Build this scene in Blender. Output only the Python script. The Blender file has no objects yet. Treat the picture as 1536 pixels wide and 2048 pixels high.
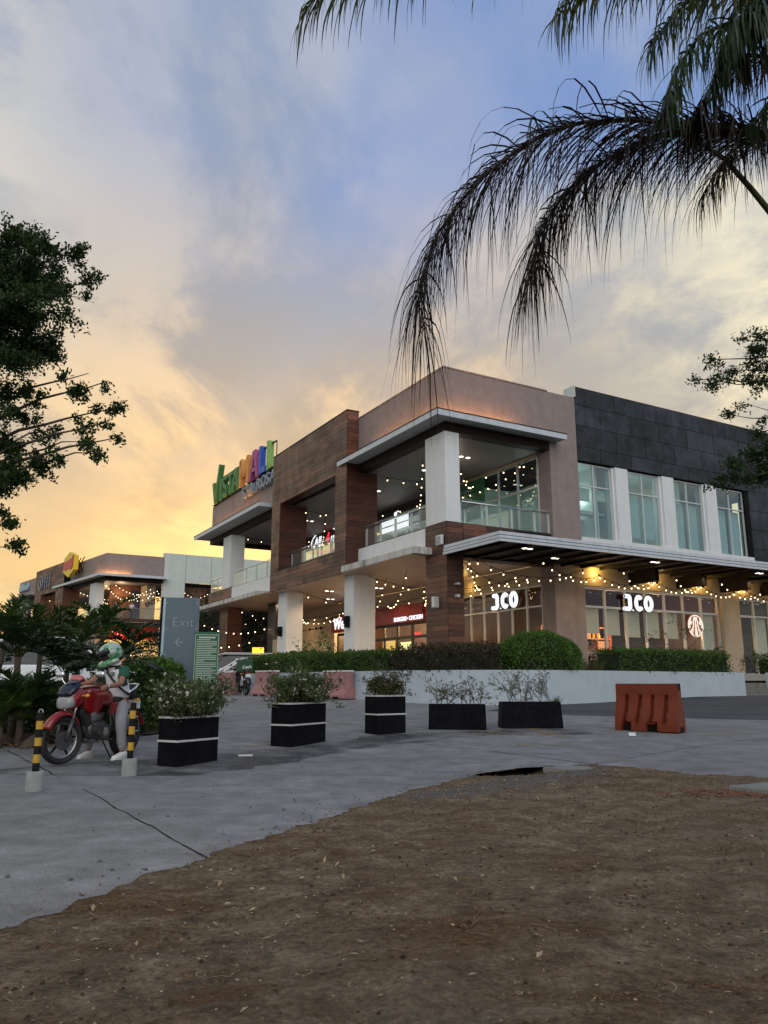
import bpy, bmesh, math, random
import numpy as np
from mathutils import Vector, Matrix, Euler
R = math.radians
rng = np.random.default_rng(7); random.seed(7)
sc = bpy.context.scene
col = sc.collection

# ------------------------------------------------------------------ camera
cam_d = bpy.data.cameras.new('camera'); cam = bpy.data.objects.new('camera', cam_d); col.objects.link(cam)
cam.location = (0, 0, 1.10); cam.rotation_euler = (R(90 + 12.33), 0, 0)
cam_d.sensor_fit = 'VERTICAL'; cam_d.sensor_height = 36.0; cam_d.lens = 36 * 1560 / 2048
cam_d.clip_start = .05; cam_d.clip_end = 4000
sc.camera = cam
# ------------------------------------------------------------------ exposure
sc.view_settings.view_transform = 'Standard'; sc.view_settings.look = 'None'
sc.view_settings.exposure = 0.36; sc.view_settings.gamma = 1.0
sc.view_settings.use_curve_mapping = False
sc.render.engine = 'CYCLES'
sc.cycles.max_bounces = 8; sc.cycles.transparent_max_bounces = 24
sc.cycles.sample_clamp_indirect = 4.0
sc.cycles.use_denoising = True
# ------------------------------------------------------------------ sky
SUN_EL, SUN_AZ = R(5.0), R(-5.0)      # low sun behind the mall, azimuth from +Y (negative = left)
W = bpy.data.worlds.new('World'); sc.world = W; W.use_nodes = True
nt = W.node_tree; nt.nodes.clear()
def N(t, **k):
    n = nt.nodes.new(t)
    for a, b in k.items():
        if a == 'inp':
            for i, v in b.items():
                if hasattr(v, 'is_output'): nt.links.new(v, n.inputs[i])
                else: n.inputs[i].default_value = v
        else: setattr(n, a, b)
    return n
def M(op, a, b=None, c=None):
    n = N('ShaderNodeMath', operation=op)
    for i, v in enumerate((a, b, c)):
        if v is None: continue
        if hasattr(v, 'is_output'): nt.links.new(v, n.inputs[i])
        else: n.inputs[i].default_value = v
    return n.outputs[0]
def ramp(fac, stops, interp='LINEAR'):
    n = N('ShaderNodeValToRGB', inp={0: fac}); cr = n.color_ramp; cr.interpolation = interp
    while len(cr.elements) < len(stops): cr.elements.new(.5)
    for e, (p, c) in zip(cr.elements, stops):
        e.position = p; e.color = (*c, 1) if len(c) == 3 else c
    return n.outputs[0]
def mix(f, a, b, bt='MIX'):
    n = N('ShaderNodeMix', data_type='RGBA', blend_type=bt)
    for i, v in ((0, f), (6, a), (7, b)):
        if hasattr(v, 'is_output'): nt.links.new(v, n.inputs[i])
        else: n.inputs[i].default_value = v if not isinstance(v, tuple) else (*v, 1)
    return n.outputs[2]
g3 = lambda v: (v, v, v)
sky = N('ShaderNodeTexSky'); sky.sky_type = 'NISHITA'; sky.sun_disc = False
sky.sun_elevation = SUN_EL; sky.sun_rotation = SUN_AZ; sky.air_density = 1.4; sky.dust_density = 2.2; sky.ozone_density = 2.0
tc = N('ShaderNodeTexCoord')
sep = N('ShaderNodeSeparateXYZ', inp={0: tc.outputs['Generated']})
X, Y, Z = sep.outputs
Zc = M('MAXIMUM', Z, 0.0)
# nearness of the azimuth to the sunset
hl = M('SQRT', M('ADD', M('MULTIPLY', X, X), M('ADD', M('MULTIPLY', Y, Y), 1e-5)))
ca = M('DIVIDE', M('ADD', M('MULTIPLY', X, math.sin(SUN_AZ)), M('MULTIPLY', Y, math.cos(SUN_AZ))), hl)
near = M('POWER', M('MULTIPLY', M('ADD', ca, 1.0), .5), 3.0)
clear = ramp(Zc, [(0.0, (.36, .38, .46)), (.14, (.40, .45, .56)), (.34, (.32, .41, .60)), (.60, (.25, .37, .67)), (1.0, (.16, .26, .56))])
warm = ramp(Zc, [(0.0, (.90, .52, .17)), (.10, (.86, .55, .21)), (.22, (.68, .48, .26)), (.32, (.48, .42, .36)), (.42, (.32, .38, .48)), (.58, (.20, .33, .66)), (1.0, (.15, .25, .55))])
base = mix(near, clear, warm)
base = mix(.25, base, mix(1.0, sky.outputs[0], (.10, .10, .10), 'MULTIPLY'))
# clouds on a plane overhead
den = M('ADD', M('ABSOLUTE', Z), .16)
cx = M('DIVIDE', X, den); cy = M('DIVIDE', Y, den)
cv = N('ShaderNodeCombineXYZ', inp={0: cx, 1: cy, 2: 3.7})
def noise(vec, scale, detail, rough, dist=0., loc=(0, 0, 0), sc3=(1, 1, 1), rot=0):
    mp = N('ShaderNodeMapping', inp={'Vector': vec, 'Location': loc, 'Scale': sc3, 'Rotation': (0, 0, rot)})
    return N('ShaderNodeTexNoise', inp={'Vector': mp.outputs[0], 'Scale': scale, 'Detail': detail, 'Roughness': rough, 'Distortion': dist}).outputs[0]
n1 = noise(cv.outputs[0], .52, 5, .50, .55, (1.75, -.35, 0), (1, .75, 1), R(28))
n2 = noise(cv.outputs[0], 1.9, 9, .62, .35, (4.1, 2.2, 1), (1, .6, 1), R(-35))
n3 = noise(cv.outputs[0], 6.0, 9, .64, .25, (2.1, .4, 5), (1, .75, 1), R(-20))
big = ramp(n1, [(.43, g3(0)), (.53, g3(1))], 'EASE')
fine = ramp(M('ADD', M('MULTIPLY', n2, .68), M('MULTIPLY', n3, .32)), [(.42, g3(0)), (.62, g3(1))], 'EASE')
cover = M('MINIMUM', M('ADD', M('MULTIPLY', big, .80), M('MULTIPLY', fine, M('ADD', M('MULTIPLY', big, .15), .30))), 1.0)
cover = M('MULTIPLY', cover, ramp(Zc, [(0.0, g3(.55)), (.2, g3(.95)), (.6, g3(.85)), (.9, g3(.7))]))
c_lit = ramp(Zc, [(0.0, (.98, .60, .20)), (.16, (.90, .60, .25)), (.30, (.78, .56, .31)), (.45, (.54, .48, .41)), (.60, (.42, .44, .50)), (.80, (.38, .42, .52))])
c_dim = ramp(Zc, [(0.0, (.52, .34, .17)), (.18, (.48, .35, .20)), (.34, (.38, .33, .27)), (.55, (.29, .32, .38)), (.8, (.28, .33, .44))])
c_cool = ramp(Zc, [(0.0, (.52, .54, .56)), (.25, (.62, .62, .54)), (.45, (.66, .63, .49)), (.65, (.50, .52, .56)), (.9, (.42, .46, .56))])
warmc = mix(ramp(n2, [(.40, g3(0)), (.58, g3(1))], 'EASE'), c_dim, c_lit)
cloud = mix(M('MINIMUM', M('MULTIPLY', near, 1.02), 1.0), c_cool, warmc)
# the eastern / right-hand cloud banks are paler
side = ramp(ca, [(.80, g3(1)), (.985, g3(0))], 'EASE')
cloud = mix(M('MULTIPLY', side, .85), cloud, mix(ramp(n3, [(.38, g3(0)), (.60, g3(1))]), (.40, .42, .42), (.92, .83, .57)))
skyc = mix(cover, base, cloud)
# the aureole round the hidden low sun, brighter where thin cloud catches it
sdv = (math.sin(SUN_AZ) * math.cos(SUN_EL), math.cos(SUN_AZ) * math.cos(SUN_EL), math.sin(SUN_EL))
cs_ = M('MAXIMUM', M('ADD', M('ADD', M('MULTIPLY', X, sdv[0]), M('MULTIPLY', Y, sdv[1])), M('MULTIPLY', Z, sdv[2])), 0.0)
aur = M('MULTIPLY', M('POWER', cs_, 16.0), M('ADD', M('MULTIPLY', fine, .75), .35))
skyc = mix(aur, skyc, (.42, .22, .05), 'ADD')
bg = N('ShaderNodeBackground', inp={0: skyc, 1: 0.92})
out = N('ShaderNodeOutputWorld', inp={0: bg.outputs[0]})
# ------------------------------------------------------------------ added broad soft fill lamp for the faces towards the camera
fill_d = bpy.data.lights.new('sun', 'SUN'); sun = bpy.data.objects.new('sun', fill_d); col.objects.link(sun)
fill_d.energy = 1.05; fill_d.angle = R(70); fill_d.color = (1.0, .95, .86)
sun.rotation_euler = Euler((R(52), 0, R(8)), 'XYZ')      # high, from behind the camera

# ================================================================== helpers
AZ = R(29.65); F_PX = 1560.0; TH = R(12.33); CH = 1.10
def ray(x, y):
    a, b = (x - 768) / F_PX, -(y - 1024) / F_PX
    d = Vector((a, math.cos(TH) - b * math.sin(TH), math.sin(TH) + b * math.cos(TH)))
    return d / d.y
def at(x, y, Yd):
    d = ray(x, y) * Yd
    return Vector((d.x, Yd, CH + d.z))
def gz(x, y): return 0.035 * (min(max(y, 9), 27) - 9)

def link(o, parent=None):
    col.objects.link(o)
    if parent is not None: o.parent = parent
    return o
def tag(o, label, cat, group=None):
    o['label'] = label; o['category'] = cat
    if group: o['group'] = group
    return o
def thing(name, label, cat, loc=(0, 0, 0), rz=0, group=None):
    o = bpy.data.objects.new(name, None); col.objects.link(o); o.empty_display_size = .1
    o.location = loc; o.rotation_euler = (0, 0, rz)
    return tag(o, label, cat, group)

class MB:
    def __init__(s, tf=None): s.v = []; s.f = []; s.tf = tf
    def add(s, vs, fs):
        b = len(s.v)
        if s.tf: vs = [s.tf(*p) for p in vs]
        s.v += [tuple(p) for p in vs]; s.f += [tuple(b + i for i in f) for f in fs]; return s
    def box(s, x0, x1, y0, y1, z0, z1):
        return s.add([(x0, y0, z0), (x1, y0, z0), (x1, y1, z0), (x0, y1, z0), (x0, y0, z1), (x1, y0, z1), (x1, y1, z1), (x0, y1, z1)],
                     [(0, 3, 2, 1), (4, 5, 6, 7), (0, 1, 5, 4), (1, 2, 6, 5), (2, 3, 7, 6), (3, 0, 4, 7)])
    def prism(s, pts, z0, z1):
        n = len(pts)
        return s.add([(x, y, z0) for x, y in pts] + [(x, y, z1) for x, y in pts],
                     [tuple(range(n - 1, -1, -1)), tuple(range(n, 2 * n))] + [(i, (i + 1) % n, n + (i + 1) % n, n + i) for i in range(n)])
    def extr(s, pts3, d):
        n = len(pts3); d = Vector(d); a = [Vector(p) for p in pts3]
        return s.add(a + [p + d for p in a], [tuple(range(n - 1, -1, -1)), tuple(range(n, 2 * n))] + [(i, (i + 1) % n, n + (i + 1) % n, n + i) for i in range(n)])
    def tube(s, path, r, n=6, cap=True, closed=False):
        P = [Vector(p) for p in path]; m = len(P); rr = r if hasattr(r, '__len__') else [r] * m
        up = Vector((0, 0, 1)); vs = []; prev = None
        for i, p in enumerate(P):
            if closed: t = P[(i + 1) % m] - P[i - 1]
            else: t = P[min(i + 1, m - 1)] - P[max(i - 1, 0)]
            if t.length < 1e-9: t = Vector((0, 0, 1))
            t.normalize()
            if prev is None: a = t.cross(up if abs(t.z) < .95 else Vector((1, 0, 0))).normalized()
            else:
                a = prev - t * prev.dot(t)
                a = a.normalized() if a.length > 1e-6 else t.cross(Vector((1, 0, 0))).normalized()
            prev = a; b = t.cross(a)
            for k in range(n):
                w = 2 * math.pi * k / n; vs.append(p + (a * math.cos(w) + b * math.sin(w)) * rr[i])
        fs = []
        for i in range(m if closed else m - 1):
            for k in range(n):
                j = (i + 1) % m; fs.append((i * n + k, i * n + (k + 1) % n, j * n + (k + 1) % n, j * n + k))
        if cap and not closed: fs += [tuple(range(n - 1, -1, -1)), tuple(range((m - 1) * n, m * n))]
        return s.add(vs, fs)
    def lathe(s, prof, n=16, c=(0, 0, 0), axis='z'):
        vs = []; m = len(prof)
        for r, h in prof:
            for k in range(n):
                w = 2 * math.pi * k / n; x, y = r * math.cos(w), r * math.sin(w)
                p = {'z': (x, y, h), 'y': (x, h, y), 'x': (h, x, y)}[axis]
                vs.append((c[0] + p[0], c[1] + p[1], c[2] + p[2]))
        fs = [(i * n + k, i * n + (k + 1) % n, (i + 1) * n + (k + 1) % n, (i + 1) * n + k) for i in range(m - 1) for k in range(n)]
        fs += [tuple(range(n)), tuple(range((m - 1) * n, m * n))]
        return s.add(vs, fs)
    def loft(s, secs, n=14, p=2.6):
        """secs: (x, y, z, ry, rz) superellipse rings along x"""
        vs = []; m = len(secs)
        for x, y, z, ry, rz in secs:
            for k in range(n):
                w = 2 * math.pi * k / n; c_, s_ = math.cos(w), math.sin(w)
                vs.append((x, y + ry * math.copysign(abs(c_) ** (2 / p), c_), z + rz * math.copysign(abs(s_) ** (2 / p), s_)))
        fs = [(i * n + k, i * n + (k + 1) % n, (i + 1) * n + (k + 1) % n, (i + 1) * n + k) for i in range(m - 1) for k in range(n)]
        fs += [tuple(range(n)), tuple(range((m - 1) * n, m * n))]
        return s.add(vs, fs)
    def ball(s, c, rx, ry=None, rz=None, n=10, m=7):
        ry = ry or rx; rz = rz or rx; vs = []; fs = []
        for i in range(1, m):
            a = math.pi * i / m
            for k in range(n):
                w = 2 * math.pi * k / n; vs.append((c[0] + rx * math.sin(a) * math.cos(w), c[1] + ry * math.sin(a) * math.sin(w), c[2] + rz * math.cos(a)))
        vs += [(c[0], c[1], c[2] + rz), (c[0], c[1], c[2] - rz)]; t = len(vs) - 2
        for i in range(m - 2):
            for k in range(n): fs.append((i * n + k, (i + 1) * n + k, (i + 1) * n + (k + 1) % n, i * n + (k + 1) % n))
        for k in range(n):
            fs.append((t, k, (k + 1) % n)); fs.append((t + 1, (m - 2) * n + (k + 1) % n, (m - 2) * n + k))
        return s.add(vs, fs)
    def mesh(s, name, mat=None, smooth=False, bevel=0, seg=2):
        me = bpy.data.meshes.new(name); me.from_pydata(s.v, [], s.f)
        bm = bmesh.new(); bm.from_mesh(me); bmesh.ops.recalc_face_normals(bm, faces=bm.faces)
        if bevel:
            bmesh.ops.remove_doubles(bm, verts=bm.verts, dist=1e-5)
            ed = [e for e in bm.edges if len(e.link_faces) == 2 and e.calc_face_angle(0) > .5]
            bmesh.ops.bevel(bm, geom=ed, offset=bevel, segments=seg, profile=.6, affect='EDGES', clamp_overlap=True)
        bm.to_mesh(me); bm.free()
        if smooth: me.polygons.foreach_set('use_smooth', [True] * len(me.polygons))
        if mat is not None: me.materials.append(MT[mat] if isinstance(mat, str) else mat)
        me.update(); return me
    def build(s, name, mat, parent=None, smooth=False, bevel=0, seg=2, auto=None):
        o = link(bpy.data.objects.new(name, s.mesh(name, mat, smooth or auto is not None, bevel, seg)), parent)
        if auto is not None:
            try: o.data.set_sharp_from_angle(angle=R(auto))
            except Exception: pass
        return o
def struct(o): o['kind'] = 'structure'; return o
def stuff(o): o['kind'] = 'stuff'; return o
def mesh_np(name, V, mat, parent=None, smooth=False):
    """V: (n, k, 3) array of n separate k-gons"""
    n, k, _ = V.shape; me = bpy.data.meshes.new(name)
    me.vertices.add(n * k); me.vertices.foreach_set('co', V.reshape(-1).astype(np.float32))
    me.loops.add(n * k); me.loops.foreach_set('vertex_index', np.arange(n * k, dtype=np.int32))
    me.polygons.add(n); me.polygons.foreach_set('loop_start', np.arange(0, n * k, k, dtype=np.int32))
    me.polygons.foreach_set('loop_total', np.full(n, k, dtype=np.int32))
    if smooth: me.polygons.foreach_set('use_smooth', np.ones(n, dtype=bool))
    me.update(calc_edges=True); me.validate()
    me.materials.append(MT[mat] if isinstance(mat, str) else mat)
    return link(bpy.data.objects.new(name, me), parent)
def unit(a): return a / (np.linalg.norm(a, axis=-1, keepdims=True) + 1e-9)
def leaves(C, L, Wd, up=.35, direc=None, spread=1.0, droop=0.0, lay=1.0):
    """rhombic leaves with a slight fold: C (n,3) centres; returns (2n,4,3)?  one bent quad each"""
    n = len(C); d = rng.normal(size=(n, 3)) * spread
    if direc is not None: d = d + direc
    d[:, 2] -= droop; d[:, 2] *= lay; d = unit(d)
    nz = rng.normal(size=(n, 3)); nz[:, 2] += up * 4; s_ = unit(np.cross(d, nz))
    nn = unit(np.cross(s_, d))
    l = (L * rng.uniform(.65, 1.25, n))[:, None]; w = (Wd * rng.uniform(.7, 1.2, n))[:, None]
    b = C - d * l * .5; t = C + d * l * .5; m = C - d * l * .06 + nn * l * .06
    return np.stack([b, m + s_ * w * .5, t, m - s_ * w * .5], 1)
def text(body, size, mat, parent, mtx, ext=.03, off=0.0, shear=0.0, name='letter', align='LEFT', space=1.0, bev=0.0):
    cu = bpy.data.curves.new('t', 'FONT'); cu.body = body; cu.size = size; cu.extrude = ext; cu.offset = off; cu.shear = shear
    cu.align_x = align; cu.space_character = space; cu.resolution_u = 3; cu.bevel_depth = bev
    o = bpy.data.objects.new('t', cu); col.objects.link(o)
    dg = bpy.context.evaluated_depsgraph_get(); me = bpy.data.meshes.new_from_object(o.evaluated_get(dg))
    bpy.data.objects.remove(o); bpy.data.curves.remove(cu)
    me.name = name; me.materials.clear(); me.materials.append(MT[mat]); me.transform(mtx)
    return link(bpy.data.objects.new(name, me), parent)
def frame_mtx(origin, xdir, ydir):
    x = Vector(xdir).normalized(); y = Vector(ydir).normalized(); z = x.cross(y)
    m = Matrix((x, y, z)).transposed().to_4x4(); m.translation = Vector(origin); return m
def skin(name, V, E_, Rd, mat, parent, sub=1):
    me = bpy.data.meshes.new(name); me.from_pydata(V, E_, [])
    o = bpy.data.objects.new(name, me); col.objects.link(o)
    m = o.modifiers.new('s', 'SKIN'); m.use_smooth_shade = True; m.branch_smoothing = .6
    for i, r in enumerate(Rd):
        me.skin_vertices[0].data[i].radius = r if hasattr(r, '__len__') else (r, r)
        me.skin_vertices[0].data[i].use_root = (i == 0)
    s_ = o.modifiers.new('d', 'SUBSURF'); s_.levels = sub; s_.render_levels = sub
    dg = bpy.context.evaluated_depsgraph_get(); dg.update()
    m2 = bpy.data.meshes.new_from_object(o.evaluated_get(dg)); m2.name = name
    bpy.data.objects.remove(o); bpy.data.meshes.remove(me)
    m2.materials.clear(); m2.materials.append(MT[mat])
    m2.polygons.foreach_set('use_smooth', [True] * len(m2.polygons))
    return link(bpy.data.objects.new(name, m2), parent)
def copy_tree(o, parent=None):
    c = o.copy(); col.objects.link(c); c.parent = parent
    for ch in list(o.children): copy_tree(ch, c)
    return c
# ================================================================== materials
MT = {}
class MN:
    def __init__(s, name):
        s.m = bpy.data.materials.new(name); s.m.use_nodes = True; s.t = s.m.node_tree; s.t.nodes.clear(); MT[name] = s.m
        s.tc = s.n('ShaderNodeTexCoord'); s.o = s.n('ShaderNodeOutputMaterial')
    def n(s, t, inp=None, **k):
        n = s.t.nodes.new(t)
        for a, b in k.items(): setattr(n, a, b)
        for i, v in (inp or {}).items():
            if hasattr(v, 'is_output'): s.t.links.new(v, n.inputs[i])
            else: n.inputs[i].default_value = v
        return n
    def noise(s, scale, detail=5, rough=.6, sc3=(1, 1, 1), co='Object', dist=0, loc=(0, 0, 0)):
        mp = s.n('ShaderNodeMapping', {'Vector': s.tc.outputs[co], 'Scale': sc3, 'Location': loc})
        return s.n('ShaderNodeTexNoise', {'Vector': mp.outputs[0], 'Scale': scale, 'Detail': detail, 'Roughness': rough, 'Distortion': dist}).outputs[0]
    def ramp(s, f, stops):
        n = s.n('ShaderNodeValToRGB', {0: f}); cr = n.color_ramp
        while len(cr.elements) < len(stops): cr.elements.new(.5)
        for e, (p, c) in zip(cr.elements, stops): e.position = p; e.color = (*(c if hasattr(c, '__len__') else (c, c, c)), 1)
        return n.outputs[0]
    def mix(s, f, a, b, bt='MIX'):
        n = s.n('ShaderNodeMix', data_type='RGBA', blend_type=bt)
        for i, v in ((0, f), (6, a), (7, b)):
            if hasattr(v, 'is_output'): s.t.links.new(v, n.inputs[i])
            else: n.inputs[i].default_value = v if not isinstance(v, tuple) else (*v, 1)
        return n.outputs[2]
    def math(s, op, a, b=0.0):
        n = s.n('ShaderNodeMath', operation=op)
        for i, v in enumerate((a, b)):
            if hasattr(v, 'is_output'): s.t.links.new(v, n.inputs[i])
            else: n.inputs[i].default_value = v
        return n.outputs[0]
    def bsdf(s, color, rough=.6, metal=0., spec=.5, bump=None, bs=.3, bd=.02, **kw):
        b = s.n('ShaderNodeBsdfPrincipled', {'Metallic': metal, 'Specular IOR Level': spec})
        for k, v in (('Base Color', color), ('Roughness', rough)):
            if hasattr(v, 'is_output'): s.t.links.new(v, b.inputs[k])
            else: b.inputs[k].default_value = (*v, 1) if isinstance(v, tuple) else v
        for k, v in kw.items(): b.inputs[k.replace('_', ' ')].default_value = v
        if bump is not None:
            bn = s.n('ShaderNodeBump', {'Height': bump, 'Strength': bs, 'Distance': bd}); s.t.links.new(bn.outputs[0], b.inputs['Normal'])
        s.b = b; return b
    def out(s, sh): s.t.links.new(sh.outputs[0], s.o.inputs[0]); return s.m
def plain(name, c, rough=.55, metal=0., var=.25, scale=6., bump=.0, spec=.5, dirt=None, rand=.0, coat=0.):
    m = MN(name); nz = m.noise(scale, 6, .65)
    c2 = tuple(x * (1 - var) for x in c); c1 = tuple(min(1, x * (1 + var * .5)) for x in c)
    cc = m.ramp(nz, [(.3, c2), (.7, c1)])
    if rand:
        oi = m.n('ShaderNodeObjectInfo'); cc = m.mix(1.0, cc, m.ramp(oi.outputs['Random'], [(0, 1 - rand), (1, 1 + rand)]), 'MULTIPLY')
    if dirt:   # vertical streaks of grime
        st = m.noise(3.0, 7, .65, (1.0, 1.0, .06)); cc = m.mix(m.math('MULTIPLY', m.ramp(st, [(.45, 0.), (.72, 1.)]), dirt[1]), cc, dirt[0])
    b = m.bsdf(cc, m.ramp(nz, [(.3, min(1, rough * 1.15)), (.7, rough * .85)]), metal, spec, m.noise(scale * 9, 6, .7) if bump else None, bump)
    if coat: b.inputs['Coat Weight'].default_value = coat
    return m.out(b)
def glow(name, c, s, sampling=None):
    m = MN(name); e = m.n('ShaderNodeEmission', {0: (*c, 1), 1: s}); m.out(e)
    if sampling: m.m.cycles.emission_sampling = sampling
    return m.m
def glass(name, tint, refl=.06, rough=.02, alpha=0.0):
    m = MN(name); lw = m.n('ShaderNodeLayerWeight', {'Blend': .5}); fr_ = m.math('ADD', m.math('MULTIPLY', m.math('POWER', lw.outputs['Facing'], 5.0), .9), .035); nz = m.noise(.8, 2, .5)
    bn = m.n('ShaderNodeBump', {'Height': nz, 'Strength': .05, 'Distance': .05})
    g = m.n('ShaderNodeBsdfGlossy', {'Color': (.9, .95, 1, 1), 'Roughness': rough, 'Normal': bn.outputs[0]})
    t = m.n('ShaderNodeBsdfTransparent', {'Color': (*tint, 1)})
    f = m.math('ADD', fr_, refl); ms = m.n('ShaderNodeMixShader', {0: f, 1: t.outputs[0], 2: g.outputs[0]})
    if alpha:
        d = m.n('ShaderNodeBsdfDiffuse', {'Color': (.55, .6, .58, 1)}); ms = m.n('ShaderNodeMixShader', {0: alpha, 1: ms.outputs[0], 2: d.outputs[0]})
    return m.out(ms)
def foliage(name, dark, light, tr=.35, rough=.55, scale=2.5, brown=None):
    m = MN(name); nz = m.noise(scale, 4, .6); nf = m.noise(scale * 14, 2, .5)
    f = m.math('ADD', m.math('MULTIPLY', nz, .55), m.math('MULTIPLY', nf, .45))
    cc = m.ramp(f, [(.35, dark), (.65, light)])
    if brown: cc = m.mix(m.ramp(m.noise(scale * 5, 3, .6, loc=(9, 3, 1)), [(.60, 0.), (.68, .85)]), cc, brown)
    b = m.bsdf(cc, rough, 0, .35); t = m.n('ShaderNodeBsdfTranslucent', {'Color': cc})
    return m.out(m.n('ShaderNodeMixShader', {0: tr, 1: b.outputs[0], 2: t.outputs[0]}))

plain('white_paint', (.72, .74, .75), .6, var=.06, scale=3, bump=.05, dirt=((.42, .42, .40), .22))
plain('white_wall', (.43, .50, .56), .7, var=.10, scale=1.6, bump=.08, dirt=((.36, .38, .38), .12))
plain('grey_column', (.50, .48, .46), .6, var=.08, scale=3)
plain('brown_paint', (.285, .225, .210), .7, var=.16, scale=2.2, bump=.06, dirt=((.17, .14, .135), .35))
plain('pale_green_wall', (.56, .62, .58), .65, var=.06, scale=2, dirt=((.40, .42, .40), .2))
plain('black_panel', (.040, .045, .055), .72, spec=.3, var=.55, scale=1.6, bump=.12, rand=.38, dirt=((.018, .019, .021), .65))
plain('dark_metal', (.007, .006, .007), .7, var=.3, spec=.15)
plain('black_rubber', (.014, .014, .015), .75, var=.3)
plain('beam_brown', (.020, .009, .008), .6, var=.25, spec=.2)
plain('soffit', (.40, .41, .41), .6, var=.05)
plain('ceiling_gloss', (.34, .255, .225), .42, var=.05, scale=1.0, spec=.45)
plain('ceiling_upper', (.17, .145, .135), .55, var=.06)
plain('beige_wall', (.42, .34, .25), .7, var=.08, scale=2)
plain('alum', (.60, .62, .62), .38, metal=.35, var=.06)
plain('alum_dark', (.045, .04, .038), .4, metal=.3, var=.1)
plain('canopy_white', (.56, .61, .66), .45, var=.10, scale=3, dirt=((.26, .28, .29), .4))
plain('ledge_stone', (.60, .58, .55), .7, var=.12, scale=4, dirt=((.06, .06, .06), .85))
plain('floor_tile', (.30, .28, .25), .35, var=.1)
plain('interior_brown', (.045, .017, .010), .55, var=.3)
plain('interior_white', (.62, .66, .62), .7, var=.05)
plain('blind', (.55, .58, .50), .8, var=.05)
plain('blind_teal', (.46, .53, .53), .8, var=.08)
plain('red_fascia', (.22, .012, .012), .3, var=.1)
plain('black_fascia', (.008, .008, .010), .35, var=.1)
plain('chrome', (.75, .76, .78), .16, metal=1., var=.05)
plain('steel', (.50, .51, .52), .35, metal=1., var=.15)
plain('engine', (.10, .10, .105), .45, metal=.6, var=.3)
plain('bike_red', (.22, .006, .007), .25, var=.15, coat=.6)
plain('bike_pink', (.48, .13, .13), .5, var=.2)
plain('screen_blue', (.008, .012, .035), .12, var=.1)
plain('seat_dark', (.02, .018, .02), .6)
plain('planter_black', (.0045, .0048, .008), .8, var=.5, scale=8, bump=.1, spec=.12, dirt=((.014, .014, .016), .3))
plain('planter_stripe', (.55, .55, .54), .6, var=.2, scale=10)
plain('soil', (.05, .035, .022), .95, var=.4, scale=20, bump=.6)
plain('bollard_yellow', (.58, .33, .025), .5, var=.25, scale=14, dirt=((.12, .08, .03), .4))
plain('bollard_black', (.008, .008, .009), .6, var=.3, spec=.2)
plain('concrete_base', (.30, .33, .32), .85, var=.2, scale=12, bump=.3, dirt=((.12, .12, .11), .35))
plain('barrier_orange', (.175, .032, .013), .5, spec=.25, var=.22, scale=6, dirt=((.10, .04, .03), .35))
plain('barrier_pink', (.34, .165, .17), .7, var=.15, scale=5, bump=.05, dirt=((.24, .12, .11), .4))
plain('sign_blue', (.125, .175, .225), .5, metal=.2, var=.06, scale=2, dirt=((.09, .12, .15), .4))
plain('sign_edge', (.40, .52, .58), .4, metal=.3, var=.06)
plain('board_green', (.018, .13, .055), .45, var=.1)
plain('print_white', (.66, .70, .66), .6, var=.05)
plain('print_pale', (.34, .42, .44), .5, var=.05)
plain('car_white', (.70, .72, .74), .25, var=.03, coat=.6)
plain('car_blue', (.022, .032, .055), .25, var=.1, coat=.6)
plain('car_black', (.02, .02, .023), .25, var=.1, coat=.6)
plain('car_glass', (.02, .028, .036), .06, var=.1)
plain('lamp_lens', (.28, .29, .29), .08, var=.1)
plain('tail_red', (.35, .015, .015), .25)
plain('bag_green', (.005, .060, .022), .55, var=.12)
plain('shirt_white', (.72, .70, .74), .85, var=.1, scale=9, bump=.1)
plain('shirt_green', (.012, .085, .045), .85, var=.15, scale=9)
plain('trousers_grey', (.27, .27, .295), .85, var=.15, scale=12, bump=.2)
plain('skin_tan', (.29, .135, .080), .55, var=.1)
plain('shoe_white', (.70, .70, .69), .6, var=.08)
plain('cloth_dark', (.02, .02, .022), .85, var=.2)
plain('cloth_blue', (.25, .32, .42), .85, var=.2)
plain('hair_black', (.01, .009, .008), .5)
plain('paper', (.66, .66, .68), .8, var=.05)
plain('bark', (.065, .050, .038), .9, var=.4, scale=12, bump=.6)
plain('palm_bark', (.10, .078, .055), .9, var=.45, scale=14, bump=.7)
plain('twig', (.085, .062, .045), .9, var=.3)
plain('branch_pale', (.13, .115, .10), .9, var=.25)
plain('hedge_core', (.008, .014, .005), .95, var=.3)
plain('stone_step', (.17, .165, .15), .9, var=.4, scale=7, bump=.4)
plain('slab', (.20, .205, .19), .85, var=.2, scale=5, bump=.25)
plain('gravel_mat', (.13, .13, .135), .9, var=.5, scale=30, rand=.3)
plain('brick_chip', (.16, .075, .045), .9, var=.5, scale=25)
plain('letter_green', (.065, .20, .055), .5, var=.1)
plain('letter_green_side', (.012, .035, .014), .5, var=.1)
plain('letter_orange', (.72, .29, .045), .5, var=.08)
plain('letter_magenta', (.36, .065, .21), .5, var=.08)
plain('letter_blue', (.018, .10, .48), .5, var=.08)
plain('letter_lime', (.25, .47, .11), .5, var=.08)
plain('letter_grey', (.24, .28, .33), .45, var=.06)
plain('hex_yellow', (.80, .55, .02), .4, var=.05)
plain('hex_red', (.52, .02, .01), .4, var=.05)
plain('emblem_metal', (.15, .12, .12), .5, metal=.3)
plain('mural', (.15, .055, .028), .7, var=.7, scale=1.4)
plain('mural_dark', (.035, .018, .03), .7, var=.6, scale=2)
plain('purple_door', (.035, .025, .075), .5, var=.2)
plain('terracotta', (.22, .07, .04), .7)
plain('logo_brown', (.30, .10, .045), .5)
plain('logo_orange', (.45, .12, .02), .6)
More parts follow.
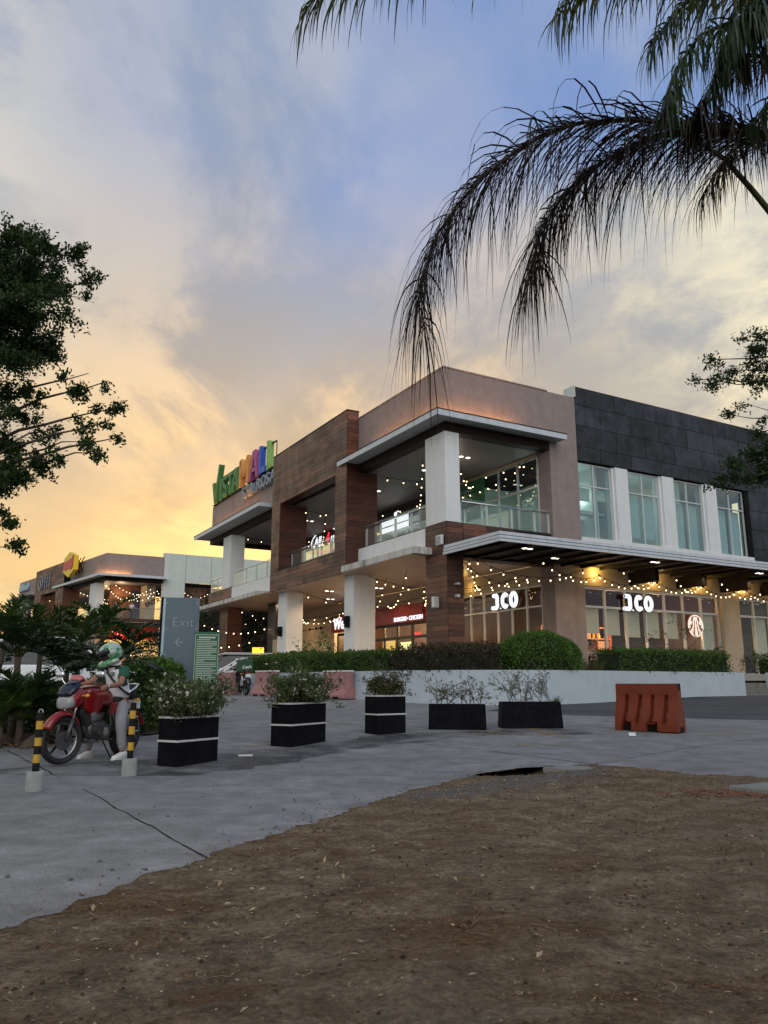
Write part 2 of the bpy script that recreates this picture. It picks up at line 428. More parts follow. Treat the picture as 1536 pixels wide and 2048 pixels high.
glass('shop_glass', (.93, .94, .92), .0)
glass('win_glass', (.82, .92, .91), .07)
glass('rail_glass', (.93, .96, .94), .0, alpha=.05)
glow('bulb_warm', (1.0, .74, .40), 5.0, 'NONE')
glow('bulb_white', (1.0, .80, .52), 3.2, 'NONE')
glow('downlight', (1.0, .93, .80), 3.0, 'NONE')
glow('sign_white', (.93, .95, 1.0), .95, 'NONE')
glow('sign_red', (1.0, .05, .07), .9, 'NONE')
glow('sign_pink', (1.0, .36, .40), .7, 'NONE')
glow('sign_yellow', (1.0, .82, .35), 1.2, 'NONE')
glow('led_orange', (1.0, .42, .10), 50.0)
glow('lantern', (1.0, .55, .04), 1.6, 'NONE')
glow('logo_lit', (1.0, .80, .66), .85, 'NONE')
glow('shelf_glow', (1.0, .42, .16), .8, 'NONE')
glow('panel_yellow_glow', (1.0, .62, .16), .8, 'NONE')
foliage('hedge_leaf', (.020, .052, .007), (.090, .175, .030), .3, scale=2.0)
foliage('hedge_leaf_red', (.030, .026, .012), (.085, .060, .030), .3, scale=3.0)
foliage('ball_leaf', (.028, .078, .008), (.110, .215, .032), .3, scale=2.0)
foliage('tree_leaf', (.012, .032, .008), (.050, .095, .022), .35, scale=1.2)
foliage('far_leaf', (.008, .018, .005), (.030, .055, .016), .3, scale=.8)
foliage('planter_leaf', (.042, .066, .022), (.135, .170, .065), .35, scale=5)
foliage('planter_leaf_dry', (.035, .045, .015), (.12, .115, .035), .35, scale=6, brown=(.13, .075, .025))
foliage('flower', (.62, .55, .50), (.80, .76, .70), .3, scale=8)
foliage('palm_green', (.018, .050, .010), (.085, .150, .030), .3, rough=.4, scale=3)
foliage('palm_dark', (.008, .022, .008), (.045, .085, .026), .25, rough=.35, scale=3)
foliage('palm_yellow', (.05, .06, .012), (.14, .15, .03), .4, scale=3)
foliage('frond_dry', (.008, .005, .004), (.030, .019, .012), .3, rough=.7, scale=4)
foliage('frond_green', (.030, .042, .010), (.105, .125, .030), .45, scale=3)
foliage('grass_leaf', (.035, .06, .012), (.10, .14, .03), .35, scale=5)
foliage('dry_leaf', (.24, .16, .08), (.55, .44, .29), .25, scale=30)
foliage('straw', (.15, .062, .016), (.32, .17, .07), .2, scale=20)
foliage('far_green', (.020, .035, .010), (.075, .095, .022), .3, scale=1.0)

# ---- wood boards, each board with its own tone
m = MN('wood_board'); oi = m.n('ShaderNodeObjectInfo')
grain = m.noise(3.0, 8, .7, (.7, .7, 9)); g2 = m.noise(1.3, 3, .5)
cc = m.ramp(grain, [(.28, (.075, .034, .022)), (.55, (.135, .062, .040)), (.78, (.21, .105, .070))])
cc = m.mix(1.0, cc, m.ramp(oi.outputs['Random'], [(0, (.45, .43, .46)), (.5, (.78, .73, .73)), (1, (1.35, 1.15, 1.05))]), 'MULTIPLY')
m.out(m.bsdf(cc, m.ramp(g2, [(.3, .38), (.7, .6)]), 0, .45, grain, .12, .01))
m = MN('wood_red_shade')   # board wood again, with the shade on the returns put into its colour
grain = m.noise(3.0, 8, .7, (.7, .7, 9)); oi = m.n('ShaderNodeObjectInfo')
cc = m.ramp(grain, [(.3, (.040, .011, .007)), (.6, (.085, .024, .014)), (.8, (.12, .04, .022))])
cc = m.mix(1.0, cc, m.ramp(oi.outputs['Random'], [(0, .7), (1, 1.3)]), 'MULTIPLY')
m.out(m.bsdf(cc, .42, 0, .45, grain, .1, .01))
# ---- road concrete: broomed, stained, patched
m = MN('road_concrete')
a = m.noise(.35, 6, .6); b_ = m.noise(2.6, 10, .74); c_ = m.noise(70, 6, .85); d_ = m.noise(1.0, 5, .6, (.6, 1.4, 1), dist=.6)
br = m.noise(9, 4, .6, (.12, 9, 1))
cc = m.ramp(b_, [(.32, (.115, .116, .116)), (.5, (.186, .188, .188)), (.68, (.27, .273, .273))])
cc = m.mix(m.ramp(a, [(.42, .0), (.66, .50)]), cc, (.105, .108, .110))
cc = m.mix(m.ramp(d_, [(.50, 0.), (.70, .40)]), cc, (.095, .097, .10))
cc = m.mix(.18, cc, m.mix(1.0, cc, m.ramp(br, [(.38, .45), (.62, 1.5)]), 'MULTIPLY'))
cc = m.mix(.75, cc, m.mix(1.0, cc, m.ramp(c_, [(.36, .35), (.64, 1.75)]), 'MULTIPLY'))
m.out(m.bsdf(cc, m.ramp(a, [(.3, .78), (.7, .62)]), 0, .4, m.math('ADD', m.math('MULTIPLY', c_, .5), m.math('MULTIPLY', br, .5)), .45, .01))
m = MN('asphalt')
b_ = m.noise(1.1, 8, .66, (.4, 1.6, 1)); c_ = m.noise(90, 2, .7)
cc = m.ramp(b_, [(.3, (.035, .037, .040)), (.7, (.082, .084, .090))])
m.out(m.bsdf(cc, .85, 0, .3, c_, .5, .01))
# ---- bare earth
m = MN('earth')
a = m.noise(.55, 6, .62); b_ = m.noise(4, 10, .78); c_ = m.noise(30, 8, .85); d_ = m.noise(1.5, 5, .6, (.6, 1.5, 1), dist=.8)
cc = m.ramp(b_, [(.35, (.078, .055, .034)), (.5, (.180, .134, .085)), (.65, (.30, .235, .16))])
cc = m.mix(m.ramp(d_, [(.50, 0.), (.62, .8)]), cc, (.125, .068, .032))
cc = m.mix(m.ramp(a, [(.48, 0.), (.68, .55)]), cc, (.20, .165, .120))
cc = m.mix(.75, cc, m.mix(1.0, cc, m.ramp(c_, [(.36, .28), (.64, 1.75)]), 'MULTIPLY'))
hh = m.math('ADD', m.math('MULTIPLY', b_, .6), m.math('MULTIPLY', c_, .4))
m.out(m.bsdf(cc, .95, 0, .2, hh, 1.0, .06))
plain('ground_far', (.085, .08, .06), .95, var=.4, scale=.6, bump=.3)
m = MN('paint_yellow'); w_ = m.noise(16, 7, .7); w2 = m.noise(1.2, 4, .6)
t_ = m.n('ShaderNodeBsdfTransparent'); p_ = m.bsdf((.34, .25, .13), .8)
m.out(m.n('ShaderNodeMixShader', {0: m.math('MULTIPLY', m.ramp(w_, [(.40, 0.), (.62, 1.)]), m.ramp(w2, [(.35, .25), (.6, .9)])), 1: t_.outputs[0], 2: p_.outputs[0]}))
m = MN('helmet'); w_ = m.noise(7, 4, .6, dist=1.6)
m.out(m.bsdf(m.ramp(w_, [(.38, (.02, .17, .05)), (.46, (.05, .27, .09)), (.54, (.40, .48, .43)), (.66, (.30, .38, .34))]), .28, 0, .5))
m.b.inputs['Coat Weight'].default_value = .5
m = MN('dark_mottle'); w_ = m.noise(.9, 6, .65, dist=.5); w2 = m.noise(5, 6, .7)
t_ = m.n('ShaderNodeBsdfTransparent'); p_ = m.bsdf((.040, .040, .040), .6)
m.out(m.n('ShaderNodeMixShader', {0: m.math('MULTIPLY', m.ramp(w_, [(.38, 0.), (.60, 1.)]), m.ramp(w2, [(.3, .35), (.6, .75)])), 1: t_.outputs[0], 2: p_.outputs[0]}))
plain('earth_crumb', (.15, .105, .064), .95, var=.6, scale=9, bump=.4, spec=.1)
plain('earth_crumb_pale', (.30, .235, .165), .95, var=.4, scale=9, spec=.1)
plain('earth_crumb_dark', (.055, .036, .022), .95, var=.5, scale=9, spec=.1)
# ================================================================== the setting: ground, road, earth
b = MB(); b.add([(-900, -900, -.30), (900, -900, -.30), (900, 1500, -.30), (-900, 1500, -.30)], [(0, 1, 2, 3)])
struct(b.build('ground', 'ground_far'))

EDGE = [(-4.5, -6), (-3.0, 0), (-1.7, 3.77), (-1.07, 5.28), (.16, 8.06), (1.1, 9.80), (1.7, 10.32), (2.2, 10.5), (2.74, 10.58), (3.71, 9.66), (4.45, 9.35), (9, 8.3), (60, 2)]
def wobble(pts, step=.18, amp=.035):
    o = []
    for (x0, y0), (x1, y1) in zip(pts, pts[1:]):
        n = max(1, int(math.hypot(x1 - x0, y1 - y0) / step)) if abs(x0) < 9.5 and abs(x1) < 9.5 else 1
        for k in range(n):
            t = k / n; a = amp if (0 < k) else 0
            o.append((x0 + (x1 - x0) * t + rng.normal() * a, y0 + (y1 - y0) * t + rng.normal() * a))
    o.append(pts[-1]); return o
edge = wobble(EDGE)
poly = edge + [(60, 60), (-70, 60), (-70, -6)]
bm = bmesh.new(); vs = [bm.verts.new((x, y, 0)) for x, y in poly]; f = bm.faces.new(vs)
for yy in (9, 12, 27): bmesh.ops.bisect_plane(bm, geom=bm.verts[:] + bm.edges[:] + bm.faces[:], plane_co=(0, yy, 0), plane_no=(0, 1, 0))
bmesh.ops.triangulate(bm, faces=bm.faces)
for v in bm.verts: v.co.z = gz(v.co.x, v.co.y)
be = [e for e in bm.edges if e.is_boundary]
r_ = bmesh.ops.extrude_edge_only(bm, edges=be)
for v in [g for g in r_['geom'] if isinstance(g, bmesh.types.BMVert)]: v.co.z -= .22
# the slab is undermined beside the hole: no edge face there, the hollow under it stays open
inh = lambda c: ((c.x - 1.62) / .80) ** 2 + ((c.y - 10.2) / .55) ** 2 < 1
bmesh.ops.delete(bm, geom=[f for f in bm.faces if abs(f.normal.z) < .5 and f.calc_center_median().z < gz(0, 10.2) and inh(f.calc_center_median()) and max(v.co.z for v in f.verts) - min(v.co.z for v in f.verts) > .15], context='FACES')
bmesh.ops.recalc_face_normals(bm, faces=bm.faces)
me = bpy.data.meshes.new('road'); bm.to_mesh(me); bm.free(); me.materials.append(MT['road_concrete'])
struct(link(bpy.data.objects.new('road', me)))

def seg_d(px, py, pts):
    """signed distance to the earth edge: positive on the earth side"""
    best = np.full(px.shape, 1e9); sg = np.ones(px.shape)
    for (x0, y0), (x1, y1) in zip(pts, pts[1:]):
        dx, dy = x1 - x0, y1 - y0; L2 = dx * dx + dy * dy
        t = np.clip(((px - x0) * dx + (py - y0) * dy) / L2, 0, 1)
        d = np.hypot(px - x0 - t * dx, py - y0 - t * dy); cr = dx * (py - y0) - dy * (px - x0)
        m_ = d < best; best = np.where(m_, d, best); sg = np.where(m_, np.where(cr < 0, 1., -1.), sg)
    return best * sg
def fbm(x, y, seed, oct_=5, base=1.0, gain=.55):
    r = np.random.default_rng(seed); tot = np.zeros_like(x); a = 1.0; f_ = base
    for o in range(oct_):
        for k in range(5):
            th = r.uniform(0, 2 * np.pi); ph = r.uniform(0, 6.28); fr = f_ * r.uniform(.7, 1.4)
            tot += a * np.sin((x * np.cos(th) + y * np.sin(th)) * fr * 2 * np.pi + ph) / 5
        a *= gain; f_ *= 2.1
    return tot
def earth_z(gx, gy):
    sd = seg_d(gx, gy, EDGE)
    hole = np.exp(-(((gx - 1.55) / .75) ** 2 + ((gy - 10.15) / .38) ** 2))
    z = .012 + .05 * np.clip(sd, 0, 2.5) / 2.5 - .13 * hole
    z = z + fbm(gx, gy, 3, 3, .35) * .030 * np.clip(sd + .1, 0, 1) + fbm(gx, gy, 4, 5, 1.7, .62) * .016 * np.clip(sd + .1, 0, .35) / .35
    jag = fbm(gx, gy, 8, 4, 1.2, .7) * .075
    z = np.where(sd + jag < -.09, -.13, z) - .16 * hole * (sd < .10)
    z = z + np.clip(gy - 9, 0, 18) * .035
    return z
xs = np.arange(-5.2, 13, .055); ys = np.arange(-1.0, 11.0, .055)
gx, gy = np.meshgrid(xs, ys); gzv = earth_z(gx, gy)
nx, ny = len(xs), len(ys)
me = bpy.data.meshes.new('earth'); me.vertices.add(nx * ny)
me.vertices.foreach_set('co', np.stack([gx, gy, gzv], -1).reshape(-1).astype(np.float32))
ii = (np.arange(ny - 1)[:, None] * nx + np.arange(nx - 1)[None]).reshape(-1)
q = np.stack([ii, ii + 1, ii + nx + 1, ii + nx], 1)
# leave out what lies wholly under the road
sdq = seg_d(gx, gy, EDGE).reshape(-1); q = q[(sdq[q] > -.45).any(1)]
me.loops.add(len(q) * 4); me.loops.foreach_set('vertex_index', q.reshape(-1).astype(np.int32))
me.polygons.add(len(q)); me.polygons.foreach_set('loop_start', np.arange(0, len(q) * 4, 4, dtype=np.int32)); me.polygons.foreach_set('loop_total', np.full(len(q), 4, dtype=np.int32))
me.polygons.foreach_set('use_smooth', np.ones(len(q), dtype=bool)); me.update(calc_edges=True); me.materials.append(MT['earth'])
struct(link(bpy.data.objects.new('dirt_ground', me)))
def ez(x, y): return float(earth_z(np.array([x], float), np.array([y], float))[0])

# asphalt lane that runs off to the right in front of the wall, and the apron on the left
def sheet(name, pts, mat, dz, n=10):
    b = MB(); m_ = len(pts)
    bm = bmesh.new(); f = bm.faces.new([bm.verts.new((x, y, 0)) for x, y in pts])
    for yy in (9, 27): bmesh.ops.bisect_plane(bm, geom=bm.verts[:] + bm.edges[:] + bm.faces[:], plane_co=(0, yy, 0), plane_no=(0, 1, 0))
    bmesh.ops.triangulate(bm, faces=bm.faces)
    for v in bm.verts: v.co.z = gz(v.co.x, v.co.y) + dz
    me = bpy.data.meshes.new(name); bm.to_mesh(me); bm.free(); me.materials.append(MT[mat])
    return link(bpy.data.objects.new(name, me))
struct(sheet('asphalt_lane', wobble([(2.6, 20.4), (4.6, 18.9), (7.2, 17.9), (9.4, 17.2)], .3, .05) + [(30, 14), (45, 20), (45, 42), (13, 29.4), (8.5, 26.0), (5.1, 23.2), (3.6, 22.3)], 'asphalt', .004))
# faded yellow markings
for i, pts in enumerate([[(1.55, 15.05), (2.75, 14.1), (2.90, 14.28), (1.70, 15.2)], [(2.62, 15.6), (3.0, 15.6), (3.28, 13.9), (2.96, 13.9)],
                         [(.45, 14.75), (2.1, 14.25), (2.1, 14.40), (.5, 14.9)], [(-1.9, 17.2), (.6, 15.9), (.65, 16.05), (-1.85, 17.4)],
                         [(5.0, 14.0), (7.6, 14.9), (7.55, 15.05), (4.95, 14.15)], [(2.05, 12.7), (3.3, 12.75), (3.35, 12.95), (2.1, 12.95)], [(-2.2, 12.6), (-1.55, 13.4), (-1.5, 13.3), (-2.1, 12.5)]]):
    struct(sheet('road_marking', pts, 'paint_yellow', .008))
# slab joints: narrow dark strips of filler let into the road
b = MB()
def joint(pts, w=.006):
    P = wobble(pts, .25, .008)
    for (x0, y0), (x1, y1) in zip(P, P[1:]):
        d = Vector((x1 - x0, y1 - y0)).normalized(); n_ = Vector((-d.y, d.x)) * w * rng.uniform(.5, 1.5)
        z0, z1 = gz(x0, y0) + .006, gz(x1, y1) + .006
        b.add([(x0 - n_.x, y0 - n_.y, z0), (x0 + n_.x, y0 + n_.y, z0), (x1 + n_.x, y1 + n_.y, z1), (x1 - n_.x, y1 - n_.y, z1)], [(0, 1, 2, 3)])
joint([(-5.6, 12.1), (-3.2, 8.7), (-1.10, 5.30)]); joint([(-3.55, 9.2), (-2.2, 10.0), (-.2, 11.2)], .003)
joint([(.42, 13.2), (1.6, 12.0), (2.74, 10.62)], .008); joint([(2.76, 10.62), (4.6, 12.4), (8, 15)], .005); joint([(4.4, 9.45), (6, 11)], .006)
struct(b.build('road_joint', 'dark_metal'))
# dark mottled band along the row of planters
struct(sheet('road_dark_band', wobble([(-5.2, 8.2), (-2.2, 9.7), (.2, 12.9), (1.6, 14.1), (3.8, 14.6)], .3, .1) + wobble([(3.8, 15.5), (1.7, 15.2), (-.2, 14.3), (-1.2, 12.9), (-3.0, 11.2), (-5.4, 10.0)], .3, .1), 'dark_mottle', .004))

# broken slab piece at the edge of the hole, the slab on the right
b = MB(); b.prism([(2.02, 10.40), (2.35, 10.58), (2.86, 10.52), (2.80, 10.28), (2.3, 10.22)], -.03, .048)
tag(b.build('broken_slab', 'slab', bevel=.01), 'broken piece of grey concrete lying at the edge of the road hole', 'concrete slab')
b = MB(); b.prism([(3.42, 8.15), (3.9, 8.42), (5.6, 8.9), (6.0, 7.9), (4.2, 7.3)], .02, .10)
o = b.build('concrete_slab', 'slab', bevel=.012); tag(o, 'flat grey concrete slab on the bare earth at the right edge', 'concrete slab')
# leaf litter, straw, pebbles
def scatter_earth(n, x0, x1, y0, y1, f=None):
    P = np.stack([rng.uniform(x0, x1, n), rng.uniform(y0, y1, n)], 1); sd = seg_d(P[:, 0], P[:, 1], EDGE)
    k = sd > .02
    if f is not None: k &= rng.uniform(size=n) < f(P[:, 0], P[:, 1], sd)
    P = P[k]; z = earth_z(P[:, 0], P[:, 1]); return np.concatenate([P, z[:, None]], 1)
C = scatter_earth(2600, -2.5, 5.5, 2.2, 10.4, lambda x, y, s: np.clip(.16 + .35 * np.exp(-s * 1.5) + .25 * (x < .5), 0, 1) * np.clip(y / 10, .25, 1)); C[:, 2] += .012
stuff(mesh_np('leaf_litter', leaves(C, .046, .022, up=1.2, spread=1.0, lay=.22), 'dry_leaf'))
tag(bpy.context.scene.objects['leaf_litter'], 'pale dry leaves scattered over the bare brown earth', 'leaf litter')
# wiry straw and twigs
def curls(C, L, w):
    n = len(C); a = rng.uniform(0, 6.28, n); k = rng.normal(size=n) * 1.2; out_ = []
    l = L * rng.uniform(.3, 1.3, n); prev = C.copy(); W2 = np.full((n, 1), w)
    for s_ in range(6):
        d = np.stack([np.cos(a), np.sin(a), rng.normal(size=n) * .08], 1); nxt = prev + d * (l / 6)[:, None]
        nn = np.stack([-np.sin(a), np.cos(a), np.zeros(n)], 1) * W2
        out_.append(np.stack([prev - nn, prev + nn, nxt + nn, nxt - nn], 1)); prev = nxt; a = a + k * .45 + rng.normal(size=n) * .12
    return np.concatenate(out_)
C = scatter_earth(42000, -2.6, 5.5, 2.2, 10.4, lambda x, y, s: np.clip(.10 + .9 * np.exp(-s * 2.2) * (x < 1) + .55 * (fbm(x, y, 21, 3, .5) > .10) * (x < 1.6), 0, 1)); C[:, 2] += .008
o = stuff(mesh_np('straw', curls(C, .065, .0013), 'straw')); tag(o, 'thin reddish brown straw and roots strewn on the earth', 'straw')
C = scatter_earth(900, -2.4, 5.5, 2.2, 9.5, lambda x, y, s: .5 + 0 * x); C[:, 2] += .01
o = stuff(mesh_np('twigs', curls(C, .12, .0016), 'dry_leaf')); tag(o, 'small curled pale twigs on the bare earth in front', 'twigs')
# crumbs of earth
C0 = scatter_earth(42000, -2.6, 5.6, 2.0, 10.5, lambda x, y, s: np.clip(.35 + .5 * (fbm(x, y, 31, 4, .6) > 0), 0, 1))
# gravel fan where the road has broken up
def pebbles(name, C, size, mat, label, cat):
    n = len(C); base = np.array([[0, 0, 1], [1, 0, 0], [0, 1, 0], [-1, 0, 0], [0, -1, 0], [0, 0, -.4]], float)
    tri = np.array([[0, 1, 2], [0, 2, 3], [0, 3, 4], [0, 4, 1], [5, 2, 1], [5, 3, 2], [5, 4, 3], [5, 1, 4]])
    V = base[None] * (size * rng.uniform(.4, 1.4, (n, 1, 1))) * rng.uniform(.6, 1.3, (n, 6, 3)) ; V[:, :, 2] *= .7
    a = rng.uniform(0, 6.28, n); c_, s_ = np.cos(a)[:, None], np.sin(a)[:, None]
    V = np.stack([V[..., 0] * c_ - V[..., 1] * s_, V[..., 0] * s_ + V[..., 1] * c_, V[..., 2]], -1) + C[:, None]
    o = stuff(mesh_np(name, V[:, tri].reshape(-1, 3, 3), mat)); tag(o, label, cat); return o
pebbles('earth_crumbs', C0[::3], .010, 'earth_crumb', 'small crumbs of brown earth over the bare ground', 'earth')
pebbles('pale_grit', C0[1::4], .0065, 'earth_crumb_pale', 'fine pale grit scattered over the bare ground', 'grit')
pebbles('dark_clods', C0[2::9], .011, 'earth_crumb_dark', 'small dark clods scattered over the bare ground', 'earth')
n = 14000; P = np.stack([rng.uniform(-2.8, 4.4, n), rng.uniform(2.6, 10.7, n)], 1); sd = seg_d(P[:, 0], P[:, 1], EDGE); k = (sd < .12) & (sd > -.8) & (rng.uniform(size=n) < np.exp(np.minimum(sd, 0) * 6)); P = P[k]
Z_ = np.maximum(earth_z(P[:, 0], P[:, 1]), np.array([gz(x, y) for x, y in P])) + .004; P = np.concatenate([P, Z_[:, None]], 1); h_ = len(P) // 2
o = stuff(mesh_np('edge_straw', curls(P[:h_], .07, .0016), 'straw')); tag(o, 'reddish straw gathered along the line where earth meets road', 'straw')
pebbles('edge_grit', P[h_:], .009, 'earth_crumb', 'brown grit spilled over the road along the earth edge', 'grit')
n = 5200; t_ = rng.uniform(0, 1, n); P = np.stack([.2 + 2.3 * t_ + rng.normal(size=n) * .15, 8.25 + 2.2 * t_ - np.abs(rng.normal(size=n)) * .45], 1)
P[:, 0] += .25 * rng.uniform(0, 1, n); z = earth_z(P[:, 0], P[:, 1]); sd = seg_d(P[:, 0], P[:, 1], EDGE); P = np.concatenate([P, np.maximum(z, -.1)[:, None]], 1)[sd > -.02]
pebbles('gravel', P, .011, 'gravel_mat', 'grey gravel crumbled from the road edge', 'gravel')
n = 420; P = np.stack([rng.uniform(-2.2, 1.2, n), rng.uniform(4, 11, n)], 1); sd = seg_d(P[:, 0], P[:, 1], EDGE); k = (sd < 0) & (rng.uniform(size=n) < np.exp(sd * 1.6)); P = P[k]
P = np.concatenate([P, np.array([[gz(x, y) + .006] for x, y in P])], 1)
pebbles('loose_stones', P, .014, 'gravel_mat', 'loose dark stones lying on the concrete by the earth edge', 'stones')
n = 500; P = np.stack([3.1 + rng.normal(size=n) * .35 + .5, 7.95 + rng.normal(size=n) * .14], 1); P[:, 1] += (P[:, 0] - 3.5) * .05
P = np.concatenate([P, earth_z(P[:, 0], P[:, 1])[:, None] + .008], 1)
pebbles('brick_rubble', P, .02, 'brick_chip', 'reddish brick chips in front of the concrete slab', 'rubble')
# litter on the road
b = MB(); b.box(-.10, .10, -.06, .06, 0, .012); o = b.build('flattened_box', 'paper', bevel=.003); o.location = (-1.95, 11.45, gz(0, 11.45) + .006); o.rotation_euler = (.03, 0, .2)
tag(o, 'flattened pale carton on the road between the two left planters', 'litter')
b = MB(); b.add([(-.06, -.05, 0), (.06, -.05, 0), (.08, .05, .05), (-.04, .05, .05), (-.05, -.045, -.004), (.06, -.045, -.004), (.08, .055, .045), (-.04, .055, .045)], [(0, 1, 2, 3), (7, 6, 5, 4), (0, 4, 5, 1), (1, 5, 6, 2), (2, 6, 7, 3), (3, 7, 4, 0)])
o = b.build('paper_scrap', 'paper'); o.location = (4.33, 14.15, gz(0, 14.15) + .012); tag(o, 'crumpled white paper on the road before the orange barrier', 'litter')

# planting bed on the left with its kerb line
bed = wobble([(-14, 10.2), (-7.5, 11.9), (-5.6, 12.75), (-4.65, 13.6), (-4.0, 14.6)], .3, .05) + [(-4.2, 17.5), (-6.2, 21.3), (-9, 22.5), (-30, 24), (-30, 9)]
o = struct(sheet('planting_bed', bed, 'soil', .03))
n = 1500; P = np.stack([rng.uniform(-9, -4, n), rng.uniform(11.0, 14.8, n)], 1); k = np.abs(P[:, 1] - (12.4 + (P[:, 0] + 5.9) * .55)) < rng.uniform(.05, .8, n); P = P[k]
P = np.concatenate([P, np.array([[gz(x, y) + .045] for x, y in P])], 1)
o = stuff(mesh_np('bed_litter', leaves(P, .07, .035, up=1.2), 'straw')); tag(o, 'reddish fallen leaves along the edge of the planting bed', 'leaf litter')
# ================================================================== the mall, front block
O1 = at(892, 1045, 28.0); O1.z = 0
CA, SA = math.cos(AZ), math.sin(AZ)
def bw(u, v, z=0): return Vector((O1.x + u * CA - v * SA, O1.y + u * SA + v * CA, z))
mall = thing('mall_building', 'two storey mall block with wood clad front, white columns and black panelled side', 'building', O1, AZ)
TZ = 1.42      # terrace level
def part(name, mat, *boxes, parent=None, bevel=0, auto=None, tf=None):
    b = MB(tf)
    for x in boxes: b.box(*x)
    return b.build(name, mat, parent or mall, bevel=bevel)
# ---- upper walls
part('parapet', 'brown_paint', (0, .30, 0, 7.05, 10.81, 12.90), (.30, 5.16, 0, .30, 10.81, 12.90))
part('parapet_cap', 'brown_paint', (-.03, .34, -.03, 7.05, 12.902, 12.95), (.34, 5.16, -.03, .34, 12.902, 12.95))
part('side_pier', 'brown_paint', (5.165, 6.66, 0, .80, 5.6, 12.90))
part('side_pier_base', 'brown_paint', (5.10, 6.66, 0, .78, TZ, 5.595))
# ---- the black panelled wall, each panel a piece
bw_ = part('panel_wall', 'dark_metal', (6.70, 26, .16, .5, 10.16, 13.40), (17.72, 26, .16, .5, 6.0, 10.16))
part('wall_end', 'pale_green_wall', (6.665, 6.70, -.05, .62, 12.95, 13.46))
rows = [(12.66, 13.46), (11.75, 12.64), (10.83, 11.73), (10.20, 10.81)]
pm = {}
def panel(u0, u1, z0, z1):
    b = MB(); b.box(u0 + .016, u1 - .016, .06 + rng.uniform(-.004, .004), .158, z0, z1); b.build('panel', 'black_panel', bw_)
for r_i, (z0, z1) in enumerate(rows):
    u = 6.72; first = [2.35, 1.45, 2.35, 1.35][r_i]
    while u < 25.5:
        w = first if u < 6.8 else 1.84 ; panel(u, min(u + w, 25.9), z0, z1); u += w
for k, zz in enumerate(np.arange(9.26, 6.0, -.94)):
    u = 17.78
    while u < 25: panel(u, u + 1.9, zz, zz + .92); u += 1.9
# ---- windows of the upper floor
def window(parent, u0, u1, z0, z1, v, split, cols, frame='alum', pane='win_glass', fw=.055, name='window', depth=.08):
    """frame with mullions, panes as sub-parts; in the v = const plane"""
    b = MB(); b.box(u0, u1, v, v + depth, z0, z0 + fw); b.box(u0, u1, v, v + depth, z1 - fw, z1)
    b.box(u0, u0 + fw, v, v + depth, z0 + fw, z1 - fw); b.box(u1 - fw, u1, v, v + depth, z0 + fw, z1 - fw)
    if split: b.box(u0 + fw, u1 - fw, v - .006, v + depth, split - fw / 2, split + fw / 2)
    us = [u0 + (u1 - u0) * k / cols for k in range(cols + 1)]
    for x in us[1:-1]:
        for a_, c_ in (((z0 + fw, split - fw / 2), (split + fw / 2, z1 - fw)) if split else ((z0 + fw, z1 - fw),) * 2)[:2 if split else 1]:
            b.box(x - fw / 2, x + fw / 2, v - .004, v + depth, a_, c_)
    o = b.build(name, frame, parent)
    for k in range(cols):
        for a_, c_ in (((z0, split), (split, z1)) if split else ((z0, z1),)):
            g = MB(); g.box(us[k] + fw * .4, us[k + 1] - fw * .4, v + depth * .5, v + depth * .5 + .012, a_ + fw * .4, c_ - fw * .4); g.build('pane', pane, o)
    return o
wx = [(6.70, 8.72), (9.62, 11.62), (12.52, 14.50), (15.42, 17.52)]
for (a, c) in wx: window(mall, a, c, 6.92, 10.14, .22, 9.18, 2)
part('window_sill', 'white_paint', (6.68, 17.72, .02, .30, 6.60, 6.915))
for a, c in ((8.74, 9.60), (11.64, 12.50), (14.52, 15.40)): part('window_pier', 'white_paint', (a + .12, c, .05, .55, 6.917, 10.155), (a, a + .118, .16, .55, 6.917, 10.15))
part('window_reveal', 'dark_metal', (17.54, 17.715, .12, .5, 6.92, 10.155))
for (a, c), dz, mt in zip(wx, (8.55, 7.25, 6.95, 6.95), ('blind', 'blind_teal', 'blind_teal', 'blind_teal')):
    mid = (a + c) / 2
    part('roller_blind', mt, (a + .10, mid - .08, .42, .44, dz, 9.12)); part('roller_blind', mt, (mid + .10, c - .16, .42, .44, dz + (.1 if mt == 'blind' else 0), 9.12))
part('upper_room', 'interior_white', (6.75, 20, 2.6, 2.7, 6.4, 10.4), (6.75, 20, .56, 2.6, 10.3, 10.4), (6.75, 20, .56, 2.6, 6.4, 6.5), (9.0, 9.1, .6, 2.6, 6.5, 10.3), (13.4, 13.5, .6, 2.6, 6.5, 10.3))
part('room_shelf', 'interior_white', (6.9, 9, .9, 1.3, 8.15, 8.3), (6.9, 9, 1.6, 2.0, 8.0, 8.08))
# ---- deep eave round the corner with its dark beam
def ring(name, mat, u0, v0, uend, vend, wdt, z0, z1, parent=None):
    b = MB(); b.prism([(u0, vend), (u0, v0), (uend, v0), (uend, v0 + wdt), (u0 + wdt, v0 + wdt), (u0 + wdt, vend)], z0, z1)
    return b.build(name, mat, parent or mall)
ring('eave', 'soffit', -.72, -.60, 5.55, 7.62, 1.30, 10.735, 10.80)
ring('eave_fascia', 'canopy_white', -.745, -.625, 5.56, 7.63, .06, 10.70, 10.92)
ring('eave_gutter', 'dark_metal', -.76, -.64, 5.565, 7.64, .075, 10.922, 10.955)
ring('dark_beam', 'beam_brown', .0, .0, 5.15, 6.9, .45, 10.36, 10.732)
ring('light_strip', 'led_orange', -.16, -.16, 3.4, 5.2, .05, 10.81, 10.86)
